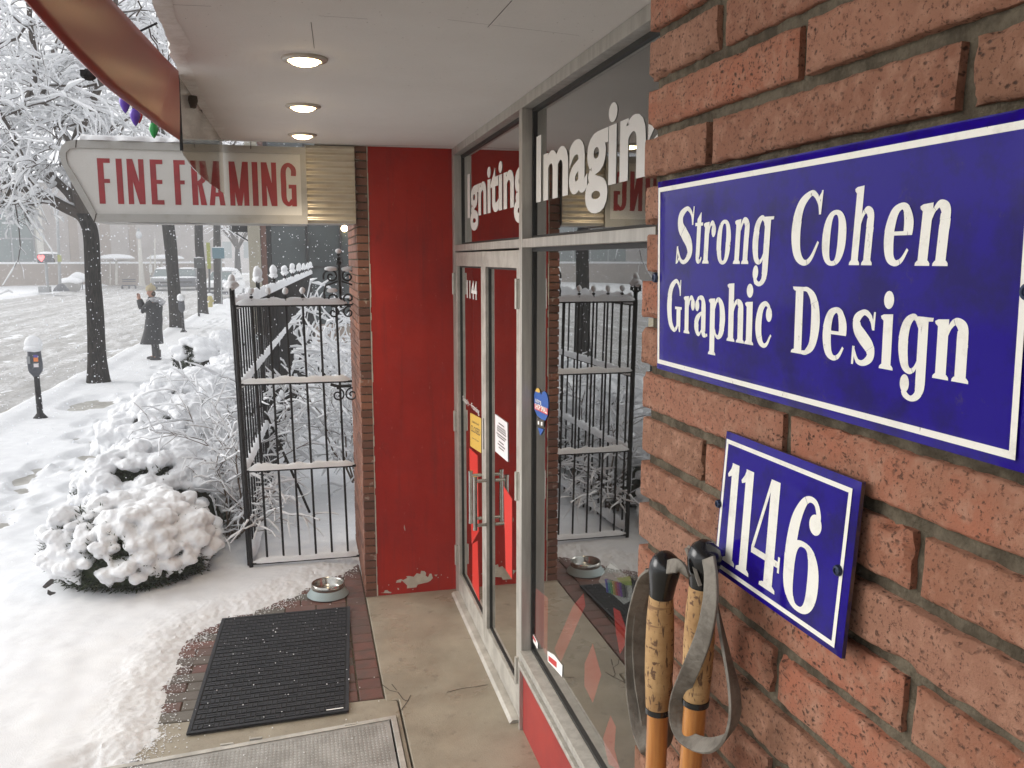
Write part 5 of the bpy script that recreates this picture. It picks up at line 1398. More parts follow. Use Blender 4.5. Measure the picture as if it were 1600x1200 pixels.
for z, w, h in ((1.972, 0.026, 0.085), (1.40, 0.03, 0.05), (0.78, 0.03, 0.05), (0.12, 0.04, 0.06)):
    sn_ = MB(); snow_ridge(sn_, [fp(0.02, z + 0.008), fp(FLEN, z + 0.008)], w, h, z * 7, step=0.05); sn_.build('snow_ridge', SNOW, fence, smooth=True)
for k in range(9):
    d = 0.03 + 1.9 * k; p = fp(d, 2.20); sn_ = MB(); kq = 0.7 if k == 0 else 1.0; sn_.ico(p - Vector((0, 0, .02 * (k == 0))), (0.038 * kq, 0.038 * kq, 0.060 * kq), 3, 0.5, 16); sn_.ico(p - Vector((0, 0, .05)), (0.05, 0.05, 0.03), 2, 0.5, 22)
    sn_.ico(fp(d + .06, 2.14), (0.035, 0.045, 0.022), 2, 0.4, 20); sn_.ico(fp(d - .05, 2.13), (0.03, 0.04, 0.02), 2, 0.4, 20)
    if k < 8:
        p = fp(d + 0.95, 2.03); tf = MB(); tf.ico(p, (0.03, 0.05, 0.04), 2, 0.3, 20); tf.build('snow_tuft', SNOW, fence, smooth=True)
    sn_.build('snow_knob', SNOW, fence, smooth=True)

# ================================================================== snowy bushes
def bush(name, label, cx, cy, z0, rx, ry, h, seed, voxel=0.014, nb=150, low=0.42, dark=1.0, group=None, leaves=2600):
    random.seed(seed); rnd = random.random
    root = thing(name, label, 'bush', (cx, cy, z0), 0, group)
    fo = MB()
    def shell(th, ph, k=1.0):                       # th from the top, ph around
        w = 1 + 0.16 * noise.noise(Vector((math.cos(ph) * 1.7 + seed, math.sin(ph) * 1.7, th)))
        s_ = math.sin(th) ** 0.8 if th < PI / 2 else 1.0 - 0.30 * (th - PI / 2)
        return Vector((cx + rx * k * w * s_ * math.cos(ph), cy + ry * k * w * s_ * math.sin(ph), z0 + h * k * (0.42 + 0.58 * math.cos(th) * (1 if th < PI / 2 else 1.0)) * (0.95 + 0.1 * noise.noise(Vector((math.cos(ph) * 2, math.sin(ph) * 2, seed))))))
    for k in range(leaves):
        th = 0.25 + 1.95 * rnd(); ph = 2 * PI * rnd(); p = shell(th, ph, 0.80 + 0.17 * rnd())
        if p.z < z0 + 0.01: p.z = z0 + 0.01 + 0.03 * rnd()
        d = (p - Vector((cx, cy, z0 + h * 0.3))).normalized() + Vector((rnd() - .5, rnd() - .5, rnd() - .3)) * 1.1
        d.normalize(); L_ = 0.03 + 0.05 * rnd(); sd = d.cross(Vector((rnd() - .5, rnd() - .5, rnd() - .5))).normalized() * 0.006
        nn = d.cross(sd).normalized() * 0.010
        for q in range(3):
            b_ = p + d * (L_ * q / 3); e_ = b_ + d * L_ * 0.45 + nn * (1.6 if q % 2 else -1.6)
            fo.add([b_ - sd, b_ + sd, e_], [(0, 1, 2)])
    core = MB(); vs_, fs_ = ICO(3)
    fo.add([shell(math.acos(clamp(v[2], -0.75, 1)), math.atan2(v[1], v[0]), 0.84) for v in vs_], fs_)
    fo.build('foliage', NEEDLE, root)
    sb = MB(); tips = []
    gap = 0.135 * (max(rx, ry) / 0.62) ** 0.4
    for k in range(nb * 14):                        # tips of the branches, kept apart so that dark gaps stay between the loads
        u_ = rnd(); th = 0.04 + (0.45 + low * 1.75) * (u_ ** 0.7); ph = 2 * PI * rnd()
        if th > 1.15 and rnd() < 0.35 * dark: continue
        p = shell(th, ph, 0.95)
        if all((p - q[0]).length > gap * (0.8 + 0.5 * noise.noise(p * 3)) for q in tips): tips.append((p, th, ph))
        if len(tips) > nb: break
    for p, th, ph in tips:
        s_ = gap * (0.40 + 0.26 * rnd()) * (1.0 - 0.22 * (th > 1.1))
        for j in range(6):
            off = Vector((rnd() - .5, rnd() - .5, (rnd() - .5) * 0.5)) * gap * 0.85
            r_ = s_ * (0.55 + 0.6 * rnd())
            sb.ico(p + off + Vector((0, 0, r_ * 0.3)), (r_ * (0.9 + .5 * rnd()), r_ * (0.9 + .5 * rnd()), r_ * (0.6 + .3 * rnd())), 2, 0.35, 14)
        if th > 0.6 and rnd() < 0.75:               # drooping tongue of snow
            q = shell(th + 0.25 + .2 * rnd(), ph + 0.25 * (rnd() - .5), 1.0); sb.tube([p, (p + q) / 2 + Vector((0, 0, .015)), q], [s_ * .8, s_ * .6, s_ * .22], 8)
    f_ = fuse(sb, voxel, 5, voxel * 0.9, 26)
    f_.build('snow_load', SNOW, root, smooth=True)
    return root
BG = 'snow laden bushes along the pavement'
bush('snowy_bush', 'big low yew bush nearest the entry, thick snow on top and dark green skirt', -1.24, 6.52, -0.02, 0.56, 0.50, 0.62, 31, 0.0095, 165, 0.66, 1.3, BG, 5200)
md = MB(); md.prism([(-1.24 + 0.60 * math.cos(2 * PI * k / 40) * (1 + 0.08 * nz(k, 0, 0, .7)), 6.49 + 0.52 * math.sin(2 * PI * k / 40) * (1 + 0.08 * nz(k, 5, 0, .7))) for k in range(40)], lambda a, b, d: (a, b, d), -0.2, 0.028)
structure(md.build('mulch_bed', MULCH))
bush('snowy_bush', 'second snowy yew bush, just behind the big low one at the entry', -1.26, 7.60, -0.05, 0.68, 0.62, 0.84, 32, 0.013, 120, 0.50, 0.8, BG, 3000)
bush('snowy_bush', 'snow covered bush third along the row, in front of the bare twiggy shrubs', -1.30, 9.2, -0.08, 0.72, 0.80, 1.0, 33, 0.017, 120, 0.5, 0.7, BG, 2600)
bush('snowy_bush', 'snow covered bush half way along the row towards the walking person', -1.36, 11.1, -0.1, 0.68, 0.85, 1.06, 34, 0.022, 110, 0.5, 0.7, BG, 2200)
bush('snowy_bush', 'snowy bush behind the middle of the row, close to the iron fence', -0.95, 13.2, -0.1, 0.55, 0.9, 1.0, 35, 0.026, 100, 0.55, 0.6, BG, 1500)
bush('snowy_bush', 'farthest snowy bush of the row, beside the fence', -1.45, 18.6, -0.1, 0.7, 0.9, 0.95, 36, 0.034, 90, 0.5, 0.7, BG, 1200)
TX = onY(303, 545, 14.6).x
tp = thing('topiary_bush', 'small snow capped ball bush on a dark stem by the footpath', 'bush', (TX, 14.6, -0.15))
m_ = MB()
random.seed(5)
for k in range(9): m_.tube([(TX + random.uniform(-.08, .08), 14.6 + random.uniform(-.08, .08), -0.15), (TX + random.uniform(-.12, .12), 14.6 + random.uniform(-.1, .1), 0.3), (TX + random.uniform(-.3, .3), 14.6 + random.uniform(-.2, .2), 0.72)], [0.04, 0.035, 0.02], 6)
m_.build('stem', BARK, tp)
fo = MB()
for k in range(2400):
    a = random.uniform(0, 2 * PI); e = random.uniform(-0.9, 1.5); r_ = 0.34 * random.uniform(0.6, 1.05)
    p = Vector((TX + r_ * 0.95 * math.cos(a) * math.cos(e), 14.6 + r_ * math.sin(a) * math.cos(e), 0.72 + 0.8 * r_ * math.sin(e)))
    d = Vector((random.gauss(0, 1), random.gauss(0, 1), random.gauss(0, 1))).normalized() * 0.05; s_ = d.cross(Vector((.3, .4, 1))).normalized() * 0.014
    fo.add([p - s_, p + s_, p + d], [(0, 1, 2)])
for k in range(160):
    a = random.uniform(0, 2 * PI); z = random.uniform(0.0, 0.45); r_ = random.uniform(.02, .2)
    p = Vector((TX + r_ * math.cos(a), 14.6 + r_ * math.sin(a), z)); fo.add([p, p + Vector((.03, 0, .02)), p + Vector((.0, .02, .06))], [(0, 1, 2)])
fo.build('foliage', NEEDLE, tp)
sb = MB()
for k in range(70):
    a = random.uniform(0, 2 * PI); e = random.uniform(-0.1, 1.5); s_ = random.uniform(0.05, 0.11)
    sb.ico((TX + 0.30 * math.cos(a) * math.cos(e), 14.6 + 0.30 * math.sin(a) * math.cos(e), 0.76 + 0.27 * math.sin(e)), (s_ * 1.3, s_ * 1.2, s_ * .7), 2, 0.3, 12)
fuse(sb, 0.022, 1, 0.008, 20).build('snow_load', SNOW, tp, smooth=True)

# ================================================================== branching: bark tubes with snow lying on them
def lay(bark, snow, pts, r0, r1, depth, n=5, amt=1.0):
    k = len(pts) - 1
    bark.tube(pts, [r0 + (r1 - r0) * i / k for i in range(k + 1)], n, caps=False)
    if snow is None: return
    sp_, rr = [], []
    for i, p in enumerate(pts):
        a = pts[max(0, i - 1)]; b = pts[min(k, i + 1)]; d = (b - a).normalized()
        hz = math.sqrt(max(0, 1 - d.z * d.z)); r_ = r0 + (r1 - r0) * i / k
        s_ = depth * (0.30 + 0.70 * hz) * max(0.12, 0.72 + 1.15 * noise.noise(p * (5.0 if depth > 0.025 else 11.0))) * amt
        if i in (0, k): s_ *= 0.6
        s_ = max(s_, 0.002)
        sp_.append(p + Vector((0, 0, r_ * 0.75 + s_ * 0.55))); rr.append(s_)
    snow.tube(sp_, rr, 5, caps=True)
def wander(p, d, L_, k, jit, droop, rnd):
    pts = [Vector(p)]; d = Vector(d).normalized()
    for i in range(k):
        d = (d + Vector((rnd.gauss(0, jit), rnd.gauss(0, jit), rnd.gauss(0, jit) - droop))).normalized()
        pts.append(pts[-1] + d * (L_ / k))
    return pts
def spray(bark, snow, p, d, L_, r, level, rnd, dens, depth, maxl=3, k=6):
    pts = wander(p, d, L_, k, 0.20, 0.03 * level, rnd)
    lay(bark, snow, pts, r, r * 0.35, depth, 5 if level < 2 else 3)
    if level >= maxl: return
    n_ = max(2, int(dens * (1.0 if level < 2 else 0.75)))
    for i in range(n_):
        t = 0.15 + 0.85 * (i + rnd.random()) / n_
        q = t * k; j = min(k - 1, int(q)); pp = pts[j].lerp(pts[j + 1], q - j); dd = (pts[j + 1] - pts[j]).normalized()
        sd = Vector((rnd.gauss(0, 1), rnd.gauss(0, 1), rnd.gauss(0, 0.8))); sd = (sd - dd * sd.dot(dd)).normalized()
        nd = (dd * 0.75 + sd * 0.85 + Vector((0, 0, 0.12))).normalized()
        spray(bark, snow, pp, nd, L_ * rnd.uniform(0.38, 0.62), max(0.0035, r * 0.5), level + 1, rnd, dens, depth * 0.86, maxl, max(3, k - 1))
def shrub(label, cx, cy, z0, h, spread, seed, stems=9, dens=5, group=None, depth=0.015, bed=True):
    rnd = random.Random(seed); root = thing('twiggy_shrub', label, 'shrub', (cx, cy, z0), 0, group); b_ = MB(); s_ = MB()
    for k in range(stems):
        a = 2 * PI * k / stems + rnd.uniform(-.4, .4); t = rnd.uniform(0.25, 1.0) * spread
        p = Vector((cx + 0.06 * math.cos(a), cy + 0.06 * math.sin(a), z0 - 0.02))
        spray(b_, s_, p, (t * math.cos(a), t * math.sin(a), 1), h * rnd.uniform(0.7, 1.1), 0.011, 1, rnd, dens, depth, 3, 6)
    b_.build('stems', TWIGB, root); s_.build('snow_load', SNOW, root, smooth=True)
SG = 'bare twiggy shrubs under snow'
shrub('bare twiggy shrub nearest the gate post, pale brown stems under snow', -0.66, 7.25, 0.0, 0.95, 0.26, 51, 11, 6, SG, 0.0135)
shrub('bare shrub with snow filled twigs behind the one at the gate post', -0.72, 8.4, 0.0, 1.05, 0.32, 52, 11, 6, SG, 0.016)
shrub('bare snowy shrub between the bushes and the far half of the fence', -0.70, 10.2, -0.05, 1.15, 0.4, 53, 10, 6, SG, 0.020)
shrub('bare snow laden shrub inside the gate close to the brick column', 0.50, 9.0, 0.0, 1.15, 0.5, 54, 12, 6, SG, 0.022)
shrub('snow laden shrub inside the gate, just behind the one by the column', 0.80, 10.9, 0.0, 1.35, 0.5, 55, 12, 6, SG, 0.026)
shrub('tall snowy shrub deep in the garden behind the gate', 0.75, 12.4, 0.0, 1.6, 0.8, 56, 12, 6, SG, 0.03)
shrub('low snowy shrub far back in the garden beside the fence', 1.15, 14.6, 0.0, 1.3, 0.6, 57, 11, 5, SG, 0.034)
# leaning stick, snowed-over chair cover, low garden bits seen through the gate
p0 = onZ(484, 801, 0.03); p1 = onY(408, 628, p0.y + 0.55)
o = MB(); o.tube([p0, p0.lerp(p1, .5), p1], [0.011, 0.012, 0.010], 7); o = o.build('garden_stick', BARK); tag(o, 'dark stick leaning on the fence behind the gate', 'stick')
cv = thing('covered_chair', 'dark tarpaulin over a garden chair, capped with snow, seen through the gate', 'covered chair', (0.35, 12.9, 0))
A_ = [onY(x, y, 13.0) for x, y in ((486, 556), (500, 548), (520, 566), (530, 590), (505, 596))]
m_ = MB(); m_.prism([(p.x, p.z) for p in A_], lambda a, b, d: (a, 13.0 + d, b), 0, 0.6); m_.build('tarpaulin', IRON, cv, bevel=0.02)
m_ = MB(); snow_ridge(m_, [Vector((p.x, 13.2, p.z)) for p in A_[:4]], 0.35, 0.10, 2); m_.build('snow_cover', SNOW, cv, smooth=True)

# ================================================================== the street trees
def limb(b_, s_, pts, r0, r1, depth, n=10):
    c_ = [Vector(q) for q in catmull([tuple(p) for p in pts], 5)]
    k = len(c_) - 1
    b_.tube(c_, [(r0 + (r1 - r0) * i / k) * (1 + 0.07 * noise.noise(c_[i] * 3)) for i in range(k + 1)], n, caps=True)
    if s_ is not None:
        sp_, rr = [], []
        for i, p in enumerate(c_):
            a = c_[max(0, i - 1)]; b = c_[min(k, i + 1)]; d = (b - a).normalized(); hz = math.sqrt(max(0, 1 - d.z ** 2)); r_ = r0 + (r1 - r0) * i / k
            s = max(0.003, depth * (hz - 0.25) * (0.9 + 0.8 * noise.noise(p * 2.3)) + r_ * 0.35 * max(0, hz - .3)); sp_.append(p + Vector((0, 0, r_ * 0.8 + s * 0.3))); rr.append(s)
        s_.tube(sp_, rr, 6)
    return c_
def trunk(root, pts, rs_, seed):
    m_ = MB(); c_ = catmull([(*p, r) for p, r in zip(pts, rs_)], 12); rings = []
    for i, q in enumerate(c_):
        p = Vector(q[:3]); n_ = 18
        rings.append([p + Vector((math.cos(2 * PI * k / n_), math.sin(2 * PI * k / n_), 0)) * q[3] * (1 + 0.07 * noise.noise(Vector((math.cos(2 * PI * k / n_) * 2.4, math.sin(2 * PI * k / n_) * 2.4, q[2] * 1.1 + seed))) + 0.035 * noise.noise(Vector((math.cos(2 * PI * k / n_) * 7, math.sin(2 * PI * k / n_) * 7, q[2] * 2 + seed)))) for k in range(n_)])
    m_.loft(rings); return m_.build('trunk', BARK, root, smooth=True)
T1 = thing('street_tree', 'big dark street tree bent to the left above the road, crown heavy with snow', 'tree', (-4.0, 18.4, -0.15))
YT = 18.4
P = lambda x, y, Y=YT: onY(x, y, Y)
trunk(T1, [P(154, 606), P(154, 594), P(152, 560), P(149, 500), P(145, 430), P(143, 375), P(138, 350), P(128, 334)], [0.27, 0.225, 0.180, 0.157, 0.148, 0.143, 0.145, 0.135], 1)
rn = random.Random(77); bk_ = MB(); sw_ = MB()
limbs = [
 ([P(141, 360), P(128, 337), P(100, 323), P(62, 303), P(20, 287, 18.2), P(-40, 262, 18), P(-120, 230, 17.6)], 0.135, 0.06),
 ([P(132, 338), P(106, 300, 18.6), P(60, 258, 18.9), P(10, 222, 19.2), P(-60, 180, 19.5)], 0.11, 0.05),
 ([P(130, 338), P(120, 290, 18.3), P(118, 225, 18), P(136, 178, 17.7), P(156, 132, 17.5), P(172, 78, 17.3), P(180, 10, 17.1), P(186, -70, 17)], 0.11, 0.03),
 ([P(10, 222, 19.0), P(24, 182, 18.4), P(45, 152, 18), P(55, 120, 17.6), P(54, 82, 17.4), P(46, 25, 17.2), P(48, -60, 17)], 0.075, 0.035),
 ([P(118, 232, 18), P(90, 190, 18.6), P(66, 140, 19), P(84, 80, 19.5), P(110, 20, 20), P(130, -60, 20.4)], 0.07, 0.03),
 ([P(62, 303), P(40, 262, 17.6), P(18, 210, 17.0), P(-10, 160, 16.6), P(-40, 90, 16.3)], 0.07, 0.03),
 ([P(120, 270, 18.2), P(150, 225, 19.3), P(190, 190, 20.5), P(235, 175, 21.5), P(285, 168, 22.5)], 0.06, 0.02),
 ([P(20, 287, 18.2), P(0, 320, 17.8), P(-30, 335, 17.4)], 0.05, 0.02),
]
for pts, r0, r1 in limbs:
    c_ = limb(bk_, sw_, pts, r0, r1, 0.05)
    n_ = max(4, int(sum((a - b).length for a, b in zip(c_, c_[1:])) * 2.7))
    for i in range(n_):
        t = 0.12 + 0.88 * (i + rn.random()) / n_
        q = t * (len(c_) - 1); j = min(len(c_) - 2, int(q)); p = c_[j].lerp(c_[j + 1], q - j); d = (c_[j + 1] - c_[j]).normalized()
        sd = Vector((rn.gauss(0, 1), rn.gauss(0, 1), rn.gauss(0, .7))).normalized()
        if p.z < 4.2 and sd.z < 0: sd.z *= 0.3
        if p.x > P(108, 330).x and p.z < 4.3: continue
        if p.z < 4.8: sd.z = abs(sd.z) + 0.2
        spray(bk_, sw_, p, d * 0.5 + sd, rn.uniform(1.3, 2.4) * (0.55 if p.z < 4.5 else 1), rn.uniform(0.018, 0.032), 1, rn, 7, 0.036, 3, 8)
# long hanging twigs in front of the far building
for pxs, r in (([(20, 300), (26, 330), (30, 360), (32, 385), (29, 405), (18, 425), (4, 447)], .013), ([(24, 312), (45, 340), (65, 368), (80, 390), (86, 410)], .012), ([(29, 345), (42, 352), (52, 368), (66, 378)], .009), ([(30, 385), (42, 398)], .007), ([(10, 345), (28, 348)], .008), ([(29, 408), (36, 420), (38, 436)], .006), ([(8, 300), (20, 325), (24, 338)], .01), ([(50, 300), (62, 320), (76, 352)], .01), ([(70, 305), (84, 318), (90, 324)], .012), ([(0, 460), (14, 455), (20, 458)], .005)):
    pts = [P(x, y, 17.6) for x, y in pxs]; lay(bk_, sw_, pts, r, r * .5, 0.026, 5)
bk_.build('limbs', TWIG, T1); sw_.build('snow_load', SNOW, T1, smooth=True)
def plain_tree(label, trunk_px, rs_, Y, seed, dens=6, crown_r=2.6, name='street_tree', snowmat=SNOW, nl=7, maxl=3, top=None):
    rnd = random.Random(seed); pts = [onY(x, y, Y) for x, y in trunk_px]
    t = thing(name, label, 'tree', pts[0]); trunk(t, pts, rs_, seed)
    b_ = MB(); s_ = MB(); tp_ = pts[-1]
    for k in range(nl):
        a = 2 * PI * k / nl + rnd.uniform(-.3, .3); up_ = rnd.uniform(0.6, 1.6)
        d = Vector((math.cos(a), math.sin(a), up_)).normalized(); L_ = crown_r * rnd.uniform(0.8, 1.2)
        c_ = limb(b_, s_, [tp_ - Vector((0, 0, .25)), tp_ + d * L_ * .35 + Vector((0, 0, .1)), tp_ + d * L_ * .7 + Vector((rnd.gauss(0, .2), rnd.gauss(0, .2), 0)), tp_ + d * L_ * 1.05 + Vector((rnd.gauss(0, .3), rnd.gauss(0, .3), -0.1))], rs_[-1] * 0.6, 0.03, 0.05, 7)
        for i in range(9):
            q = (0.2 + 0.8 * (i + rnd.random()) / 9) * (len(c_) - 1); j = min(len(c_) - 2, int(q)); p = c_[j]; dd = (c_[j + 1] - c_[j]).normalized()
            sd = Vector((rnd.gauss(0, 1), rnd.gauss(0, 1), abs(rnd.gauss(0, .6)) + .1)).normalized()
            spray(b_, s_, p, dd * .5 + sd, crown_r * rnd.uniform(.35, .65), 0.022, 1, rnd, dens, 0.045, maxl, 5)
    b_.build('limbs', TWIG, t); s_.build('snow_load', snowmat, t, smooth=True); return t
plain_tree('dark leaning street tree second along the kerb, right behind the person', [(277, 520), (276, 508), (272, 450), (267, 390), (262, 345), (252, 250), (248, 180)], [0.30, 0.25, 0.21, 0.205, 0.20, 0.19, 0.17], 32.3, 3, 5, 4.2, nl=8)
plain_tree('slim dark street tree third along the kerb behind the black sign post', [(318, 494), (317, 480), (315, 430), (311, 380), (310, 340), (306, 250)], [0.26, 0.22, 0.19, 0.18, 0.17, 0.15], 40.6, 4, 4, 3.6, maxl=2)
plain_tree('greyish street tree fourth along the kerb, behind the fire hydrant', [(341, 480), (341, 470), (340, 430), (339, 380), (339, 340), (338, 280)], [0.26, 0.23, 0.2, 0.19, 0.18, 0.16], 49.0, 5, 4, 3.8, maxl=2)
# white far trees at the end of the street
random.seed(12)
far = plain_tree('distant tree white with snow at the end of the street, behind the parked car', [(372, 440), (372, 425), (371, 400), (371, 385)], [0.3, 0.28, 0.22, 0.18], 78, 6, 5, 5.5, 'snowy_tree', SNOWFAR, 9, 2)
far['group'] = 'distant snowy trees'
for px_, Y, s_, lb in ((330, 95, 1.3, 'distant snowy tree straight over the parked car roof'), (395, 88, 1.2, 'distant snowy tree left of the neighbouring building'), (300, 118, 1.5, 'far snowy tree over the grey car in the road'), (352, 132, 1.7, 'farthest snowy tree closing the end of the street')):
    p = onY(px_, 430, Y); clone(far, (p.x, p.y, -0.2), random.uniform(0, 6), lb, s_)
random.seed(13)
for x_, Y, s_, lb in ((-21.5, 58, 1.25, 'snowy tree across the road seen high behind the near crown, left part'), (-20.5, 74, 1.35, 'snowy tree across the road seen high behind the near crown, right part'), (-19.5, 95, 1.4, 'snowy tree across the road rising above the white box sign')):
    clone(far, (x_, Y, 0.0), random.uniform(0, 6), lb, s_)
# ================================================================== street furniture
def meter(label, px_base, Y, zg, s_=1.0, stickers=True):
    b_ = onY(*px_base, Y); x, y, z = b_.x, b_.y, zg
    t = thing('parking_meter', label, 'parking meter', (x, y, z), 0, 'parking meters along the kerb')
    L_ = -0.012
    m_ = MB(); m_.loft([[Vector((x + L_ * h + r * math.cos(2 * PI * k / 14), y + r * math.sin(2 * PI * k / 14), z + h)) for k in range(14)] for h, r in ((0, .115), (.05, .11), (.09, .075), (.13, .045), (.5, .042), (.70, .040))]); m_.build('post', IRON, t, smooth=True)
    m_ = MB(); rings = []
    for h, w, d in ((.69, .035, .035), (.73, .06, .05), (.76, .085, .065), (.80, .098, .07), (.88, .102, .075), (.96, .095, .072), (1.05, .090, .068), (1.10, .088, .066), (1.17, .075, .055), (1.205, .04, .03)):
        rings.append([Vector((x - .015 + math.copysign(abs(math.cos(a)) ** .6, math.cos(a)) * w, y + math.copysign(abs(math.sin(a)) ** .6, math.sin(a)) * d, z + h)) for a in [2 * PI * k / 20 for k in range(20)]])
    m_.loft(rings); m_.build('head', METERGREY, t, smooth=True)
    m_ = MB(); m_.ico((x - .015, y, z + 1.20), (.125, .10, .12), 3, .18, 9); m_.ico((x - .02, y - .01, z + 1.13), (.13, .105, .07), 3, .2, 9); m_.build('snow_cap', SNOW, t, smooth=True)
    if stickers:
        yy = y - 0.076
        for nm, c_, x0, x1, z0, z1 in (('orange_label', mat('orange_label', (.75, .22, .05), .5), .005, .065, .93, .99), ('white_label', PAPER, .0, .065, .845, .90), ('violet_label', mat('violet_label', (.10, .08, .35), .5), .008, .068, .995, 1.03), ('silver_plate', GALV, -.09, -.045, .90, 1.01)):
            m_ = MB(); m_.box(x + x0 - .015, x + x1 - .015, yy - .004, yy + .01, z + z0, z + z1); m_.build(nm, c_, t)
    return t
meter('grey parking meter capped with snow, alone at the kerb on the left', (63.5, 656), 14.4, -0.165)
meter('dark parking meter half hidden at the foot of the second street tree', (287, 520), 30.6, -0.15, stickers=False)

def post_sign(name, label, px, ytop, ybot, Y, r, sx0, sx1, sy0, sy1, pm, sm_, cat='sign'):
    b_ = onY(px, ybot, Y); t_ = onY(px, ytop, Y); t = thing(name, label, cat, b_)
    m_ = MB(); m_.tube([b_ - Vector((0, 0, .15)), t_], r, 8); m_.build('post', pm, t)
    if sx0 is not None:
        a = onY(sx0, sy1, Y - r - .02); c = onY(sx1, sy0, Y - r - .02)
        m_ = MB(); m_.box(a.x, c.x, a.y - .012, a.y + .012, a.z, c.z); m_.build('panel', sm_, t, bevel=.01)
        m_ = MB(); snow_ridge(m_, [(a.x, a.y, c.z), (c.x, a.y, c.z)], .03, .045, px, step=.08); m_.build('snow_cap', SNOW, t, smooth=True)
    return t
DSIGN = mat('dark_sign', (.055, .06, .06), .5); TEAL = mat('teal_sign', (.05, .14, .18), .5, col2=(.3, .36, .38), vs=30, vlo=.62, vhi=.7)
YGREEN = mat('yellow_green', (.30, .32, .04), .5)
post_sign('street_sign', 'small black square sign on a black post beside the third street tree', 310.5, 404, 497, 38.4, .045, 303.5, 318, 403, 419, IRON, DSIGN)
post_sign('street_sign', 'teal blue sign with a snowy rim on the fourth street tree', 346, 388, 470, 48.3, .03, 332, 350, 387, 404, GALV, TEAL)
t = post_sign('bus_stop_post', 'thin post with a tall yellow green upper half by the hydrant', 327, 381, 467, 45.5, .05, None, None, None, None, DSIGN, None, 'post')
a = onY(327, 420, 45.4); c = onY(327, 379, 45.4); m_ = MB(); m_.box(a.x - .085, a.x + .085, a.y - .02, a.y, a.z, c.z); m_.build('panel', YGREEN, t)
hy = onZ(329, 483, -.16); hy_t = thing('fire_hydrant', 'dull yellow fire hydrant with snow on top between two tree trunks', 'fire hydrant', hy)
HY = mat('hydrant_yellow', (.42, .36, .12), .6)
MB().lathe([(.15, 0), (.15, .04), (.11, .06), (.11, .45), (.13, .48), (.13, .52), (.10, .62), (.05, .68), (.03, .72), (0, .73)], hy, 14).build('barrel', HY, hy_t, smooth=True)
m_ = MB(); m_.tube([hy + Vector((-.19, 0, .40)), hy + Vector((.19, 0, .40))], .05, 8); m_.tube([hy + Vector((0, -.2, .36)), hy], .06, 8); m_.build('outlet', HY, hy_t)
m_ = MB(); m_.ico(hy + Vector((0, 0, .72)), (.13, .13, .08), 2, .2, 6); m_.build('snow_cap', SNOW, hy_t, smooth=True)

# ================================================================== the person taking a picture
def skin_body(vs_, es_, rr, root_i=0, sub=1):
    me = bpy.data.meshes.new('body'); me.from_pydata(vs_, es_, []); o = bpy.data.objects.new('tmp', me); COL.objects.link(o)
    m_ = o.modifiers.new('s', 'SKIN'); m_.use_smooth_shade = True
    for i, r in enumerate(rr):
        q = me.skin_vertices[0].data[i]; q.radius = r if hasattr(r, '__len__') else (r, r); q.use_root = (i == root_i)
    s_ = o.modifiers.new('sub', 'SUBSURF'); s_.levels = sub
    ev = o.evaluated_get(bpy.context.evaluated_depsgraph_get()); em = ev.to_mesh(); out = MB().add([v.co.copy() for v in em.vertices], [tuple(p.vertices) for p in em.polygons])
    ev.to_mesh_clear(); bpy.data.objects.remove(o); bpy.data.meshes.remove(me); return out
pb = onZ(243, 562, -.115); PXo, PYo, PZo = pb.x, pb.y, -.125
vs_, es_, rr = [], [], []
def J(p, r, par=None):
    vs_.append((PXo + p[0], PYo + p[1], PZo + p[2])); rr.append(r)
    if par is not None: es_.append((par, len(vs_) - 1))
    return len(vs_) - 1
pel = J((0.02, 0, .93), (.15, .12)); ab = J((.03, 0, 1.10), (.14, .115), pel); ch = J((.03, 0, 1.30), (.15, .13), ab); nb_ = J((.02, 0, 1.45), .07, ch); nk = J((.0, 0, 1.52), .052, nb_)
hd = J((-.02, 0, 1.60), (.082, .078), nk); hd2 = J((-.025, 0, 1.68), (.09, .082), hd); hd3 = J((-.01, 0, 1.74), .05, hd2)
ns_ = J((-.115, 0, 1.635), .014, hd)
for s_ in (-1, 1):
    sh = J((.03, s_ * .17, 1.40), .062, ch); el = J((-.20, s_ * .17, 1.22), .046, sh); wr_ = J((-.285, s_ * .075, 1.475), .030, el); pa = J((-.295, s_ * .055, 1.535), (.034, .020), wr_)
    for k, (dx, dz, L_) in enumerate(((-.028, .012, .070), (-.012, .018, .080), (.006, .018, .076), (.022, .010, .060))):
        f1 = J((-.295 + dx, s_ * .050, 1.535 + dz + L_ * .45), .0095, pa); J((-.297 + dx * 1.05, s_ * .026, 1.535 + dz + L_ * .8), .0085, f1)
    J((-.335, s_ * .045, 1.540), .010, pa)
    hp = J((.02, s_ * .09, .86), .095, pel); kn = J((.0 - .02 * s_, s_ * .10, .48), .062, hp); an = J((.03 - .05 * s_, s_ * .11, .09), .042, kn); J((-.10 - .05 * s_, s_ * .11, .045), .036, an)
per = thing('person', 'person in a long black coat and beige hat holding up a phone on the pavement', 'person', (PXo, PYo, PZo))
body = skin_body(vs_, es_, rr, pel, 2); body.build('body', SKIN, per, smooth=True)
ct = MB()
def ring(cx, cy, z, rx, ry, n_=22, wob=0.0): return [Vector((PXo + cx + rx * math.cos(2 * PI * k / n_) * (1 + wob * math.sin(5 * 2 * PI * k / n_)), PYo + cy + ry * math.sin(2 * PI * k / n_) * (1 + wob * math.sin(4 * 2 * PI * k / n_ + 1)), PZo + z)) for k in range(n_)]
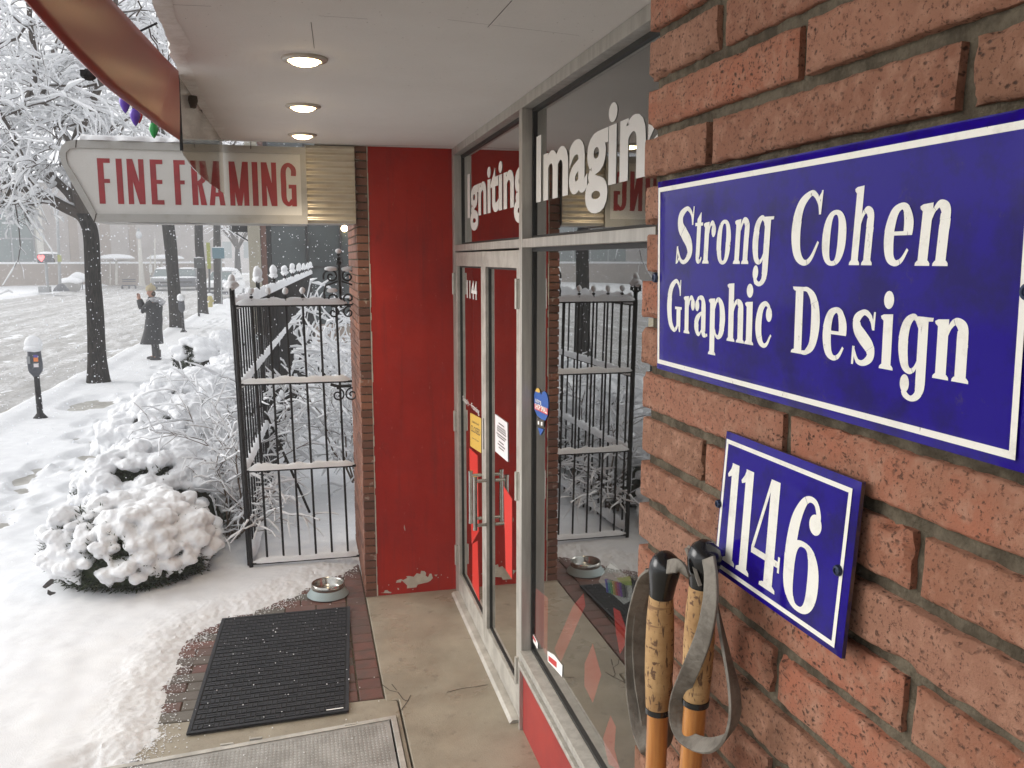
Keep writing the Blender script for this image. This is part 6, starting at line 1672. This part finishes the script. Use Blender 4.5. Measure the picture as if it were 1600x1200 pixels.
ct.loft([ring(-.07, 0, .40, .265, .24, wob=.05), ring(-.045, 0, .55, .235, .23, wob=.05), ring(-.015, 0, .75, .205, .215, wob=.03), ring(.02, 0, .98, .20, .205), ring(.03, 0, 1.12, .185, .20), ring(.035, 0, 1.28, .20, .225), ring(.03, 0, 1.40, .175, .215), ring(.02, 0, 1.47, .12, .14), ring(.01, 0, 1.53, .095, .10)])
for s_ in (-1, 1):
    ct.tube([(PXo + a, PYo + b, PZo + c) for a, b, c in ((.03, s_ * .16, 1.40), (-.09, s_ * .18, 1.31), (-.20, s_ * .17, 1.215), (-.235, s_ * .13, 1.30), (-.28, s_ * .078, 1.46))], [.095, .085, .078, .068, .055], 14)
ct.build('coat', COAT, per, smooth=True)
m_ = MB()
for s_ in (-1, 1):
    kx = -.02 * s_; ax_ = .03 - .05 * s_
    m_.tube([(PXo + .01, PYo + s_ * .09, PZo + .80), (PXo + kx, PYo + s_ * .10, PZo + .48), (PXo + ax_, PYo + s_ * .11, PZo + .10)], [.105, .078, .066], 12)
m_.build('trousers', COAT, per, smooth=True)
m_ = MB()
for s_ in (-1, 1):
    ax_ = .03 - .05 * s_; m_.tube([(PXo + ax_, PYo + s_ * .11, PZo + .26), (PXo + ax_, PYo + s_ * .11, PZo + .08)], [.074, .068], 12)
    m_.ico((PXo + ax_ - .06, PYo + s_ * .11, PZo + .045), (.145, .055, .05), 2)
m_.build('boots', BOOT, per, smooth=True)
m_ = MB(); c = Vector((PXo - .012, PYo, PZo + 1.715)); vv_, ff_ = ICO(3)
m_.add([c + Vector((v[0] * .118, v[1] * .112, max(v[2], -.25) * .115 + .01 * math.sin(v[0] * 30))) for v in vv_], ff_); m_.ico(c + Vector((.01, 0, .125)), .028, 1, .2, 40); m_.build('knit_hat', BEIGE, per, smooth=True)
m_ = MB(); m_.ico((PXo + .035, PYo, PZo + 1.60), (.055, .078, .07), 2, .15, 20); m_.build('hair', HAIRM, per, smooth=True)
m_ = MB()
for s_ in (-1, 1): m_.ico((PXo - .102, PYo + s_ * .032, PZo + 1.665), (.008, .012, .007), 1)
m_.build('eyes', INK, per)
m_ = MB(); m_.box(PXo - .112, PXo - .098, PYo - .022, PYo + .022, PZo + 1.588, PZo + 1.594); m_.build('mouth', mat('lips', (.30, .10, .09), .5), per)
m_ = MB(); m_.loft([ring(.04, 0, 1.40, .15, .20, 18), ring(.05, 0, 1.45, .19, .23, 18), ring(.06, 0, 1.50, .15, .18, 18), ring(.05, 0, 1.52, .10, .12, 18)]); m_.ico((PXo + .20, PYo, PZo + 1.40), (.10, .14, .09), 2, .3, 12); m_.build('hood', mat('grey_hood', (.24, .24, .25), .9, col2=(.5, .5, .52), vs=18), per, smooth=True)
ph = MB(); ph.box(PXo - .312, PXo - .303, PYo - .078, PYo + .078, PZo + 1.535, PZo + 1.615); o = ph.build('phone', IRON); tag(o, 'dark phone held up sideways in both hands of the person in the black coat', 'phone')

# ================================================================== cars, half lost in the falling snow
def car(label, loc, rz, paint, snow_t=.12, lit=True):
    t = thing('car', label, 'car', loc, rz, 'cars in the snowy street')      # modelled at the origin, nose to -y
    def sec(y, w0, w1, z0, z1, z2):                    # cross-section of the body
        return [Vector((-w0, y, z0)), Vector((-w0 * 1.02, y, z1)), Vector((-w1, y, z2)), Vector((w1, y, z2)), Vector((w0 * 1.02, y, z1)), Vector((w0, y, z0))]
    m_ = MB(); m_.loft([sec(-2.30, .78, .70, .38, .62, .78), sec(-2.15, .88, .82, .28, .70, .98), sec(-1.2, .92, .86, .26, .78, 1.06), sec(-.95, .93, .87, .26, .80, 1.10), sec(1.6, .93, .87, .26, .82, 1.12), sec(2.1, .91, .84, .28, .80, 1.10), sec(2.25, .86, .78, .40, .74, 1.0)])
    b_ = m_.build('body', paint, t, bevel=.05)
    m_ = MB(); m_.loft([sec(-.95, .84, .82, 1.08, 1.085, 1.09), sec(-.25, .80, .66, 1.08, 1.30, 1.66), sec(.6, .80, .66, 1.10, 1.32, 1.72), sec(1.7, .80, .66, 1.10, 1.32, 1.68), sec(2.1, .80, .70, 1.08, 1.2, 1.3)])
    m_.build('cabin', paint, t, bevel=.03)
    m_ = MB(); m_.add([(-.70, -.90, 1.12), (.70, -.90, 1.12), (.60, -.30, 1.62), (-.60, -.30, 1.62)], [(0, 1, 2, 3)]); m_.v = [(a, b - .035, c + .03) for a, b, c in m_.v]; m_.build('windscreen', GLASSFAR, t)
    for s_ in (-1, 1):
        m_ = MB(); m_.add([(s_ * .835, -.6, 1.16), (s_ * .835, 1.7, 1.16), (s_ * .705, 1.55, 1.60), (s_ * .705, -.15, 1.60)], [(0, 1, 2, 3)]); m_.build('side_window', GLASSFAR, t)
        for y in (-1.45, 1.4):
            w_ = MB(); w_.tube([(s_ * .72, y, .34), (s_ * .94, y, .34)], .34, 22); w = w_.build('wheel', RUBBER, t, bevel=.03)
            w_ = MB(); w_.tube([(s_ * .93, y, .34), (s_ * .955, y, .34)], .20, 14); w_.build('rim', GALV, w)
        m_ = MB(); m_.ico((s_ * .66, -2.22, .74), (.15, .06, .085), 2); m_.build('headlight', HLIGHT if lit else PALESTONE, t, smooth=True)
        m_ = MB(); m_.ico((s_ * .98, -.75, 1.16), (.09, .05, .07), 2); m_.build('mirror', paint, t)
    m_ = MB(); m_.box(-.5, .5, -2.325, -2.25, .60, .74); m_.build('grille', IRON, t); m_ = MB(); m_.box(-.78, .78, -2.36, -2.2, .36, .50); m_.build('bumper', METERGREY, t, bevel=.03)
    m_ = MB(); snow_ridge(m_, [(0, -.2, 1.70), (0, .6, 1.735), (0, 2.0, 1.70)], .62, snow_t, 3, step=.15); snow_ridge(m_, [(0, -2.1, 1.0), (0, -1.0, 1.10)], .8, snow_t * .5, 5, step=.15); m_.build('snow_cover', SNOWFAR, t, smooth=True)
    return t
HLIGHT = mat('headlight', (.9, .9, .85), .2, emit=(1, .95, .85), estr=6)
GREYCAR = mat('grey_paint', (.22, .225, .23), .35, coat=.5); WHITECAR = mat('white_paint', (.6, .6, .6), .35, coat=.5)
p = onZ(258, 453, -.2); car('grey car with headlights on driving towards the viewer past the second tree', (p.x, p.y, -.2), rad(3), GREYCAR)
p = onY(350, 455, 58); car('white car with headlights on, standing behind the fourth street tree', (p.x, p.y, -.15), rad(-8), WHITECAR, .2)
p = onZ(284, 455, -.2); car('dark car following the grey one, seen just right of the second tree', (p.x, p.y + 4, -.2), rad(2), METERGREY, .1)

# ================================================================== across the road
FB0 = onZ(-260, 453.5, 0); FB1 = onZ(350, 440.0, 0); FD_ = (FB1 - FB0); FLn = FD_.length; FD_ = FD_ / FLn; FN = Vector((FD_.y, -FD_.x, 0))
if FN.y > 0: FN = -FN
def fb(px, d=0.0):                              # position along the far facade that shows at pixel column px
    r = _ray(px, 430); r = Vector((r.x, r.y)); a = Vector((FB0.x, FB0.y)); dd = Vector((FD_.x, FD_.y)); o_ = -a
    den = r.x * dd.y - r.y * dd.x
    return (a.x * r.y - a.y * r.x) / den * 1.0
def fz(px, y):                                  # height that shows at pixel (px, y) on the facade
    s_ = fb(px); p = FB0 + FD_ * s_; d = _ray(px, y); t = p.to_2d().length / Vector((d.x, d.y)).length
    return HC + d.z * t
far_b = thing('far_building', 'long grey stone building across the road with a tall teal window and pale pillar', 'building', FB0)
def fbox(s0, s1, z0, z1, d0, d1, m_=None):
    m_ = m_ or MB(); vs2 = [FB0 + FD_ * s + FN * d + Vector((0, 0, z)) for z in (z0, z1) for s, d in ((s0, d0), (s1, d0), (s1, d1), (s0, d1))]
    m_.add(vs2, [(0, 1, 2, 3), (4, 7, 6, 5), (0, 4, 5, 1), (1, 5, 6, 2), (2, 6, 7, 3), (3, 7, 4, 0)]); return m_
zl = fz(60, 412.5); ztop = fz(60, 285); sW0, sW1, sC = fb(-90), fb(57), fb(68)
fbox(0, FLn, -1, ztop, -9, 0).build('wall', STONE, far_b)
fbox(0, FLn, -.5, zl, 0, .25).build('base_band', STONEBAND, far_b)
m_ = fbox(0, FLn, zl, zl + .18, -.1, .32); m_.build('snow_ledge', SNOWFAR, far_b)
for i in range(4):
    a = sW0 + (sW1 - sW0) * i / 4; b = sW0 + (sW1 - sW0) * (i + 1) / 4
    w = fbox(a + .02, b - .10, zl + .2, fz(40, 322), .0, .06).build('window', GLASSFAR, far_b)
    fbox(b - .10, b + .02, zl + .2, fz(40, 322), .0, .12).build('frame', GALV, w)
    fbox(a + .02, b - .10, fz(40, 374), fz(40, 374) + .12, .061, .1).build('crossbar', GALV, w)
fbox(sW1 + .05, sC, zl + .2, ztop - .3, .0, .5).build('pillar', PALESTONE, far_b)
for px0, px1 in ((112, 126), (160, 176), (205, 216), (262, 274)):
    fbox(fb(px0), fb(px1), zl + .2, fz(px0, 330), .02, .05).build('panel', STONEBAND, far_b)
fbox(-2, FLn + 2, ztop, ztop + .5, -9.5, .6).build('roof_snow', SNOWFAR, far_b)

# signal on its two poles
YG = 66.0
sg = thing('traffic_signal', 'snowy crossing signal with a red light between two poles across the road', 'traffic signal', onY(75, 455, YG))
def tubepx(pxs, r, nm, mt_, t, Y=YG, n=8):
    m_ = MB(); m_.tube([onY(x, y, Y) for x, y in pxs], r, n); return m_.build(nm, mt_, t)
tubepx([(75, 457), (72.5, 425), (71, 397)], .10, 'pole', GALV, sg); tubepx([(94, 452), (92, 400), (89, 326)], .10, 'pole', GALV, sg)
a = onY(70.5, 457, YG); MB().box(a.x - .35, a.x + .35, a.y - .3, a.y + .3, a.z, a.z + .42).build('base', GALV, sg, bevel=.03)
a = onY(96, 455, YG); MB().lathe([(.55, 0), (.45, .2), (.3, .35), (.2, .5)], a, 12).build('base', METERGREY, sg)
tubepx([(60, 397.5), (93, 397)], .07, 'arm', GALV, sg)
def hb(x0, x1, y0, y1, nm, mt_, t, d=.25, Y=YG):
    a = onY(x0, y1, Y); c = onY(x1, y0, Y); return MB().box(a.x, c.x, a.y - d, a.y + d, a.z, c.z).build(nm, mt_, t, bevel=.03)
h_ = hb(60, 69, 398, 411, 'signal_head', METERGREY, sg)
a = onY(64.3, 403.3, YG - .28); RL = mat('red_signal', (.8, .1, .1), .4, emit=(1, .12, .12), estr=1.6)
m_ = MB(); m_.add([a + Vector((dx * .24, 0, dz * .24)) for dx, dz in ((-.9, .5), (-.5, .95), (0, .7), (.5, .95), (.9, .5), (.75, -.1), (.1, -1), (-.2, -.8), (-.8, -.1))], [tuple(range(9))]); m_.build('red_light', RL, h_)
hb(70.5, 83, 398.5, 410, 'control_box', METERGREY, sg); hb(91.5, 94.5, 398, 409, 'green_panel', YGREEN, sg)
m_ = MB(); snow_ridge(m_, [onY(x, 396.6, YG) for x in (59, 70, 84, 94)], .16, .16, 2, step=.2); m_.build('snow_cap', SNOWFAR, sg, smooth=True)
pl = thing('planter', 'grey round planter tub with a dome of snow beside the signal', 'planter', onZ(111, 455, -.1)); a = onZ(111, 454.5, -.1); ks = 1.0
MB().lathe([(.60, 0), (.72, .25), (.75, .62), (.70, .66), (0, .67)], a, 18).build('tub', mat('planter_grey', (.30, .29, .28), .8), pl)
m_ = MB(); m_.ico(a + Vector((0, 0, .72)), (.80, .80, .30), 3, .15, 2); m_.ico(a + Vector((.05, 0, .95)), (.28, .28, .2), 2, .2, 3); m_.build('snow_cap', SNOWFAR, pl, smooth=True)
rb = thing('snowy_rack', 'snow covered hooped rack between the planter and the near tree trunk', 'rack', onZ(124, 452, -.1)); a = onZ(124, 452.5, -.1)
m_ = MB()
for k in range(5):
    dx = -.5 + .25 * k; m_.tube([a + Vector((dx, 0, 0)), a + Vector((dx, 0, .8))], .035, 6)
m_.build('hoops', METERGREY, rb); m_ = MB(); m_.ico(a + Vector((0, 0, .95)), (.68, .5, .42), 3, .15, 2); m_.build('snow_cap', SNOWFAR, rb, smooth=True)
YSH = 84.0
for lb, xa, xb, yr, xp, y0 in (('mushroom roofed shelter with thick snow between the first tree and the white lamp post', 153, 211, 404, 182, 445), ('mushroom roofed shelter with thick snow right behind the second tree', 229, 288, 404.5, 252.5, 443)):
    t = thing('street_shelter', lb, 'shelter', onY(xp, y0, YSH), 0, 'shelters across the road')
    c_ = onY((xa + xb) / 2, yr, YSH); w = (onY(xb, yr, YSH).x - onY(xa, yr, YSH).x) / 2
    m_ = MB(); m_.loft([[c_ + Vector((w * k_ * math.cos(2 * PI * k / 24), 1.2 * k_ * math.sin(2 * PI * k / 24), z)) for k in range(24)] for k_, z in ((.2, -.25), (1.0, -.12), (1.0, -.02), (.9, 0))]); m_.build('roof', STONE, t)
    m_ = MB(); m_.loft([[c_ + Vector((w * k_ * math.cos(2 * PI * k / 24), 1.2 * k_ * math.sin(2 * PI * k / 24), z)) for k in range(24)] for k_, z in ((1.0, 0), (.98, .1), (.8, .26), (.45, .36), (.05, .4))]); m_.build('snow_cap', SNOWFAR, t, smooth=True)
    tubepx([(xp, y0), (xp, 408)], .10, 'post', PALESTONE, t, YSH); tubepx([(xp - 10, y0), (xp - 10, 408)], .045, 'post', PALESTONE, t, YSH)
lp = thing('lamp_post', 'tall white tapered lamp post with a small globe between the two shelters', 'street lamp', onY(222, 447, 80))
b_ = onY(222, 447, 80); t_ = onY(217.5, 374, 80); m_ = MB(); m_.tube([b_, b_.lerp(t_, .1), b_.lerp(t_, .5), t_], [.30, .24, .17, .12], 12); m_.build('post', PALESTONE, lp, smooth=True)
m_ = MB(); g_ = onY(217, 367, 80); m_.ico(g_, (.26, .26, .34), 2); m_.build('globe', mat('lamp_globe', (.55, .56, .58), .3), lp, smooth=True)
m_ = MB(); m_.ico(g_ + Vector((0, 0, .38)), (.10, .10, .2), 2); m_.build('finial', GALV, lp, smooth=True)
t = post_sign('sign_post', 'thin snowy sign post with a narrow white plate right of the lamp post', 235, 398, 446, 82, .05, 233, 237.5, 414, 426, PALESTONE, SIGNWHITE)
post_sign('flag_pole', 'plain thin white pole beside the sign post across the road', 242, 372, 445, 82, .06, None, None, None, None, PALESTONE, None, 'pole')
bn = thing('street_bench', 'low dark bench in the snow under the far shelter', 'bench', onY(200, 449, 80)); a = onY(190, 446, 80); c = onY(211, 446, 80)
for dz, dy in ((0, 0), (.0, .22), (.34, .4), (.5, .42)): MB().box(a.x, c.x, a.y + dy, a.y + dy + .12, a.z - .05 + dz, a.z + .03 + dz).build('slat', METERGREY, bn)
for k in (0, .5, 1): x = a.x + (c.x - a.x) * k; MB().box(x - .04, x + .04, a.y, a.y + .5, a.z - .5, a.z - .05).build('leg', METERGREY, bn)

# ================================================================== neighbour beyond the garden
YN = 24.6
nb = thing('neighbour_building', 'neighbouring building beyond the garden with dark glass bays and brown columns', 'building', (3, YN, 0))
X_n = lambda px: onY(px, 400, YN).x
x0 = X_n(389); MB().box(x0, 16, YN + .3, YN + 9, -.2, 6.5).build('wall', mat('neighbour_wall', (.22, .21, .19), .8), nb)
def nbox(pa, pb_, z0, z1, y0, y1, nm, mt_, par=None): return MB().box(X_n(pa), X_n(pb_), YN + y0, YN + y1, z0, z1).build(nm, mt_, par or nb, bevel=.01)
nbox(389, 408, -.1, 6.4, -.15, .29, 'pale_column', mat('tan_stone', (.33, .30, .235), .8)); nbox(408.5, 417, -.1, 6.3, -.05, .29, 'brown_column', mat('brown_column', (.14, .06, .04), .7)); nbox(417.3, 424, -.1, 6.3, .0, .29, 'dark_frame', IRON)
DGL = mat('dark_bay_glass', (.045, .060, .063), .12, spec=.5, col2=(.03, .04, .042), vs=1.2)
for a, b in ((424.2, 478), (482, 531), (535, 600), (604, 680)):
    g_ = nbox(a, b, .5, 5.6, .1, .28, 'window', DGL); nbox(b + .2, b + 3.6, .3, 5.9, .0, .29, 'mullion', IRON); nbox(a, b, 2.05, 2.11, .05, .09, 'transom', IRON, g_)
nbox(424.2, 700, -.1, .5, -.02, .29, 'sill_wall', STONEBAND); nbox(380, 720, 6.5, 6.9, -.6, .3, 'snow_eave', SNOWFAR)
m_ = MB(); a = onY(538, 357, YN - .05); m_.ico(a, (.09, .06, .09), 2); m_.build('lit_lamp', LENS, nb, smooth=True)
hs = thing('hanging_sign', 'black sign board on a bracket at the corner of the neighbouring building', 'sign', onY(375, 357, YN)); hb(362, 388, 352.5, 362.5, 'board', IRON, hs, .03, YN - .1)
tubepx([(360, 351.5), (392, 351.5)], .025, 'bracket', IRON, hs, YN - .1); tubepx([(368, 364), (389, 377)], .018, 'brace', IRON, hs, YN - .1)
end = thing('end_building', 'pale building closing the street far away in the falling snow', 'building', (-8, 170, 0))
MB().box(-26, 14, 170, 180, -.2, 9).build('wall', STONE, end)
for k in range(8): MB().box(-24 + 4.5 * k, -21.6 + 4.5 * k, 169.9, 170.2, 2.5, 5.5).build('window', GLASSFAR, end)
MB().box(-26.5, 14.5, 169.5, 180.5, 9, 9.5).build('roof_snow', SNOWFAR, end)

# ================================================================== falling snow and the grey air
random.seed(99); sf_ = MB()
OCT = ([(1, 0, 0), (-1, 0, 0), (0, 1, 0), (0, -1, 0), (0, 0, 1), (0, 0, -1)], [(0, 2, 4), (2, 1, 4), (1, 3, 4), (3, 0, 4), (2, 0, 5), (1, 2, 5), (3, 1, 5), (0, 3, 5)])
for k in range(14000):
    y = 6.8 + 34 * random.random() ** 1.4; px_ = random.uniform(-90, 640); py_ = random.uniform(-60, 900)
    p = onY(px_, py_, y)
    if p.z < 0.0 or p.x > -0.62 and y < 6.5 or p.x > .32 and y < 7.1 or y > 22 and p.x > 0 and False: continue
    if p.z > 2.9 and p.x > -0.55 and y < 6.2: continue
    r = random.uniform(.0025, .0068)
    if y > 15: r *= 1.25
    if random.random() < .04 and y > 6: r *= 1.6
    e = random.uniform(.7, 1.4); sf_.add([p + Vector((v[0] * r, v[1] * r, v[2] * r * e)) for v in OCT[0]], OCT[1])
for k in range(500):
    p = Vector((random.uniform(-6, -2.2), random.uniform(-1, 6), random.uniform(0.1, 4))); sf_.ico(p, random.uniform(.003, .006), 1, .4, 200)
tag(sf_.build('falling_snow', FLAKE, smooth=True), 'flakes of snow falling over the street and garden', 'snow', kind='stuff')
hz = MB(); hz.box(-75, 62, -32, 262, -1.6, 19)
HZ = bpy.data.materials.new('air'); HZ.use_nodes = True; n, L = HZ.node_tree.nodes, HZ.node_tree.links.new; n.clear()
o_ = n.new('ShaderNodeOutputMaterial'); v_ = n.new('ShaderNodeVolumePrincipled'); v_.inputs['Color'].default_value = (.95, .96, .98, 1); v_.inputs['Density'].default_value = 0.0036; v_.inputs['Anisotropy'].default_value = 0.0
L(v_.outputs[0], o_.inputs['Volume'])
tag(hz.build('haze', HZ), 'grey air full of fine snow', 'haze', kind='stuff')
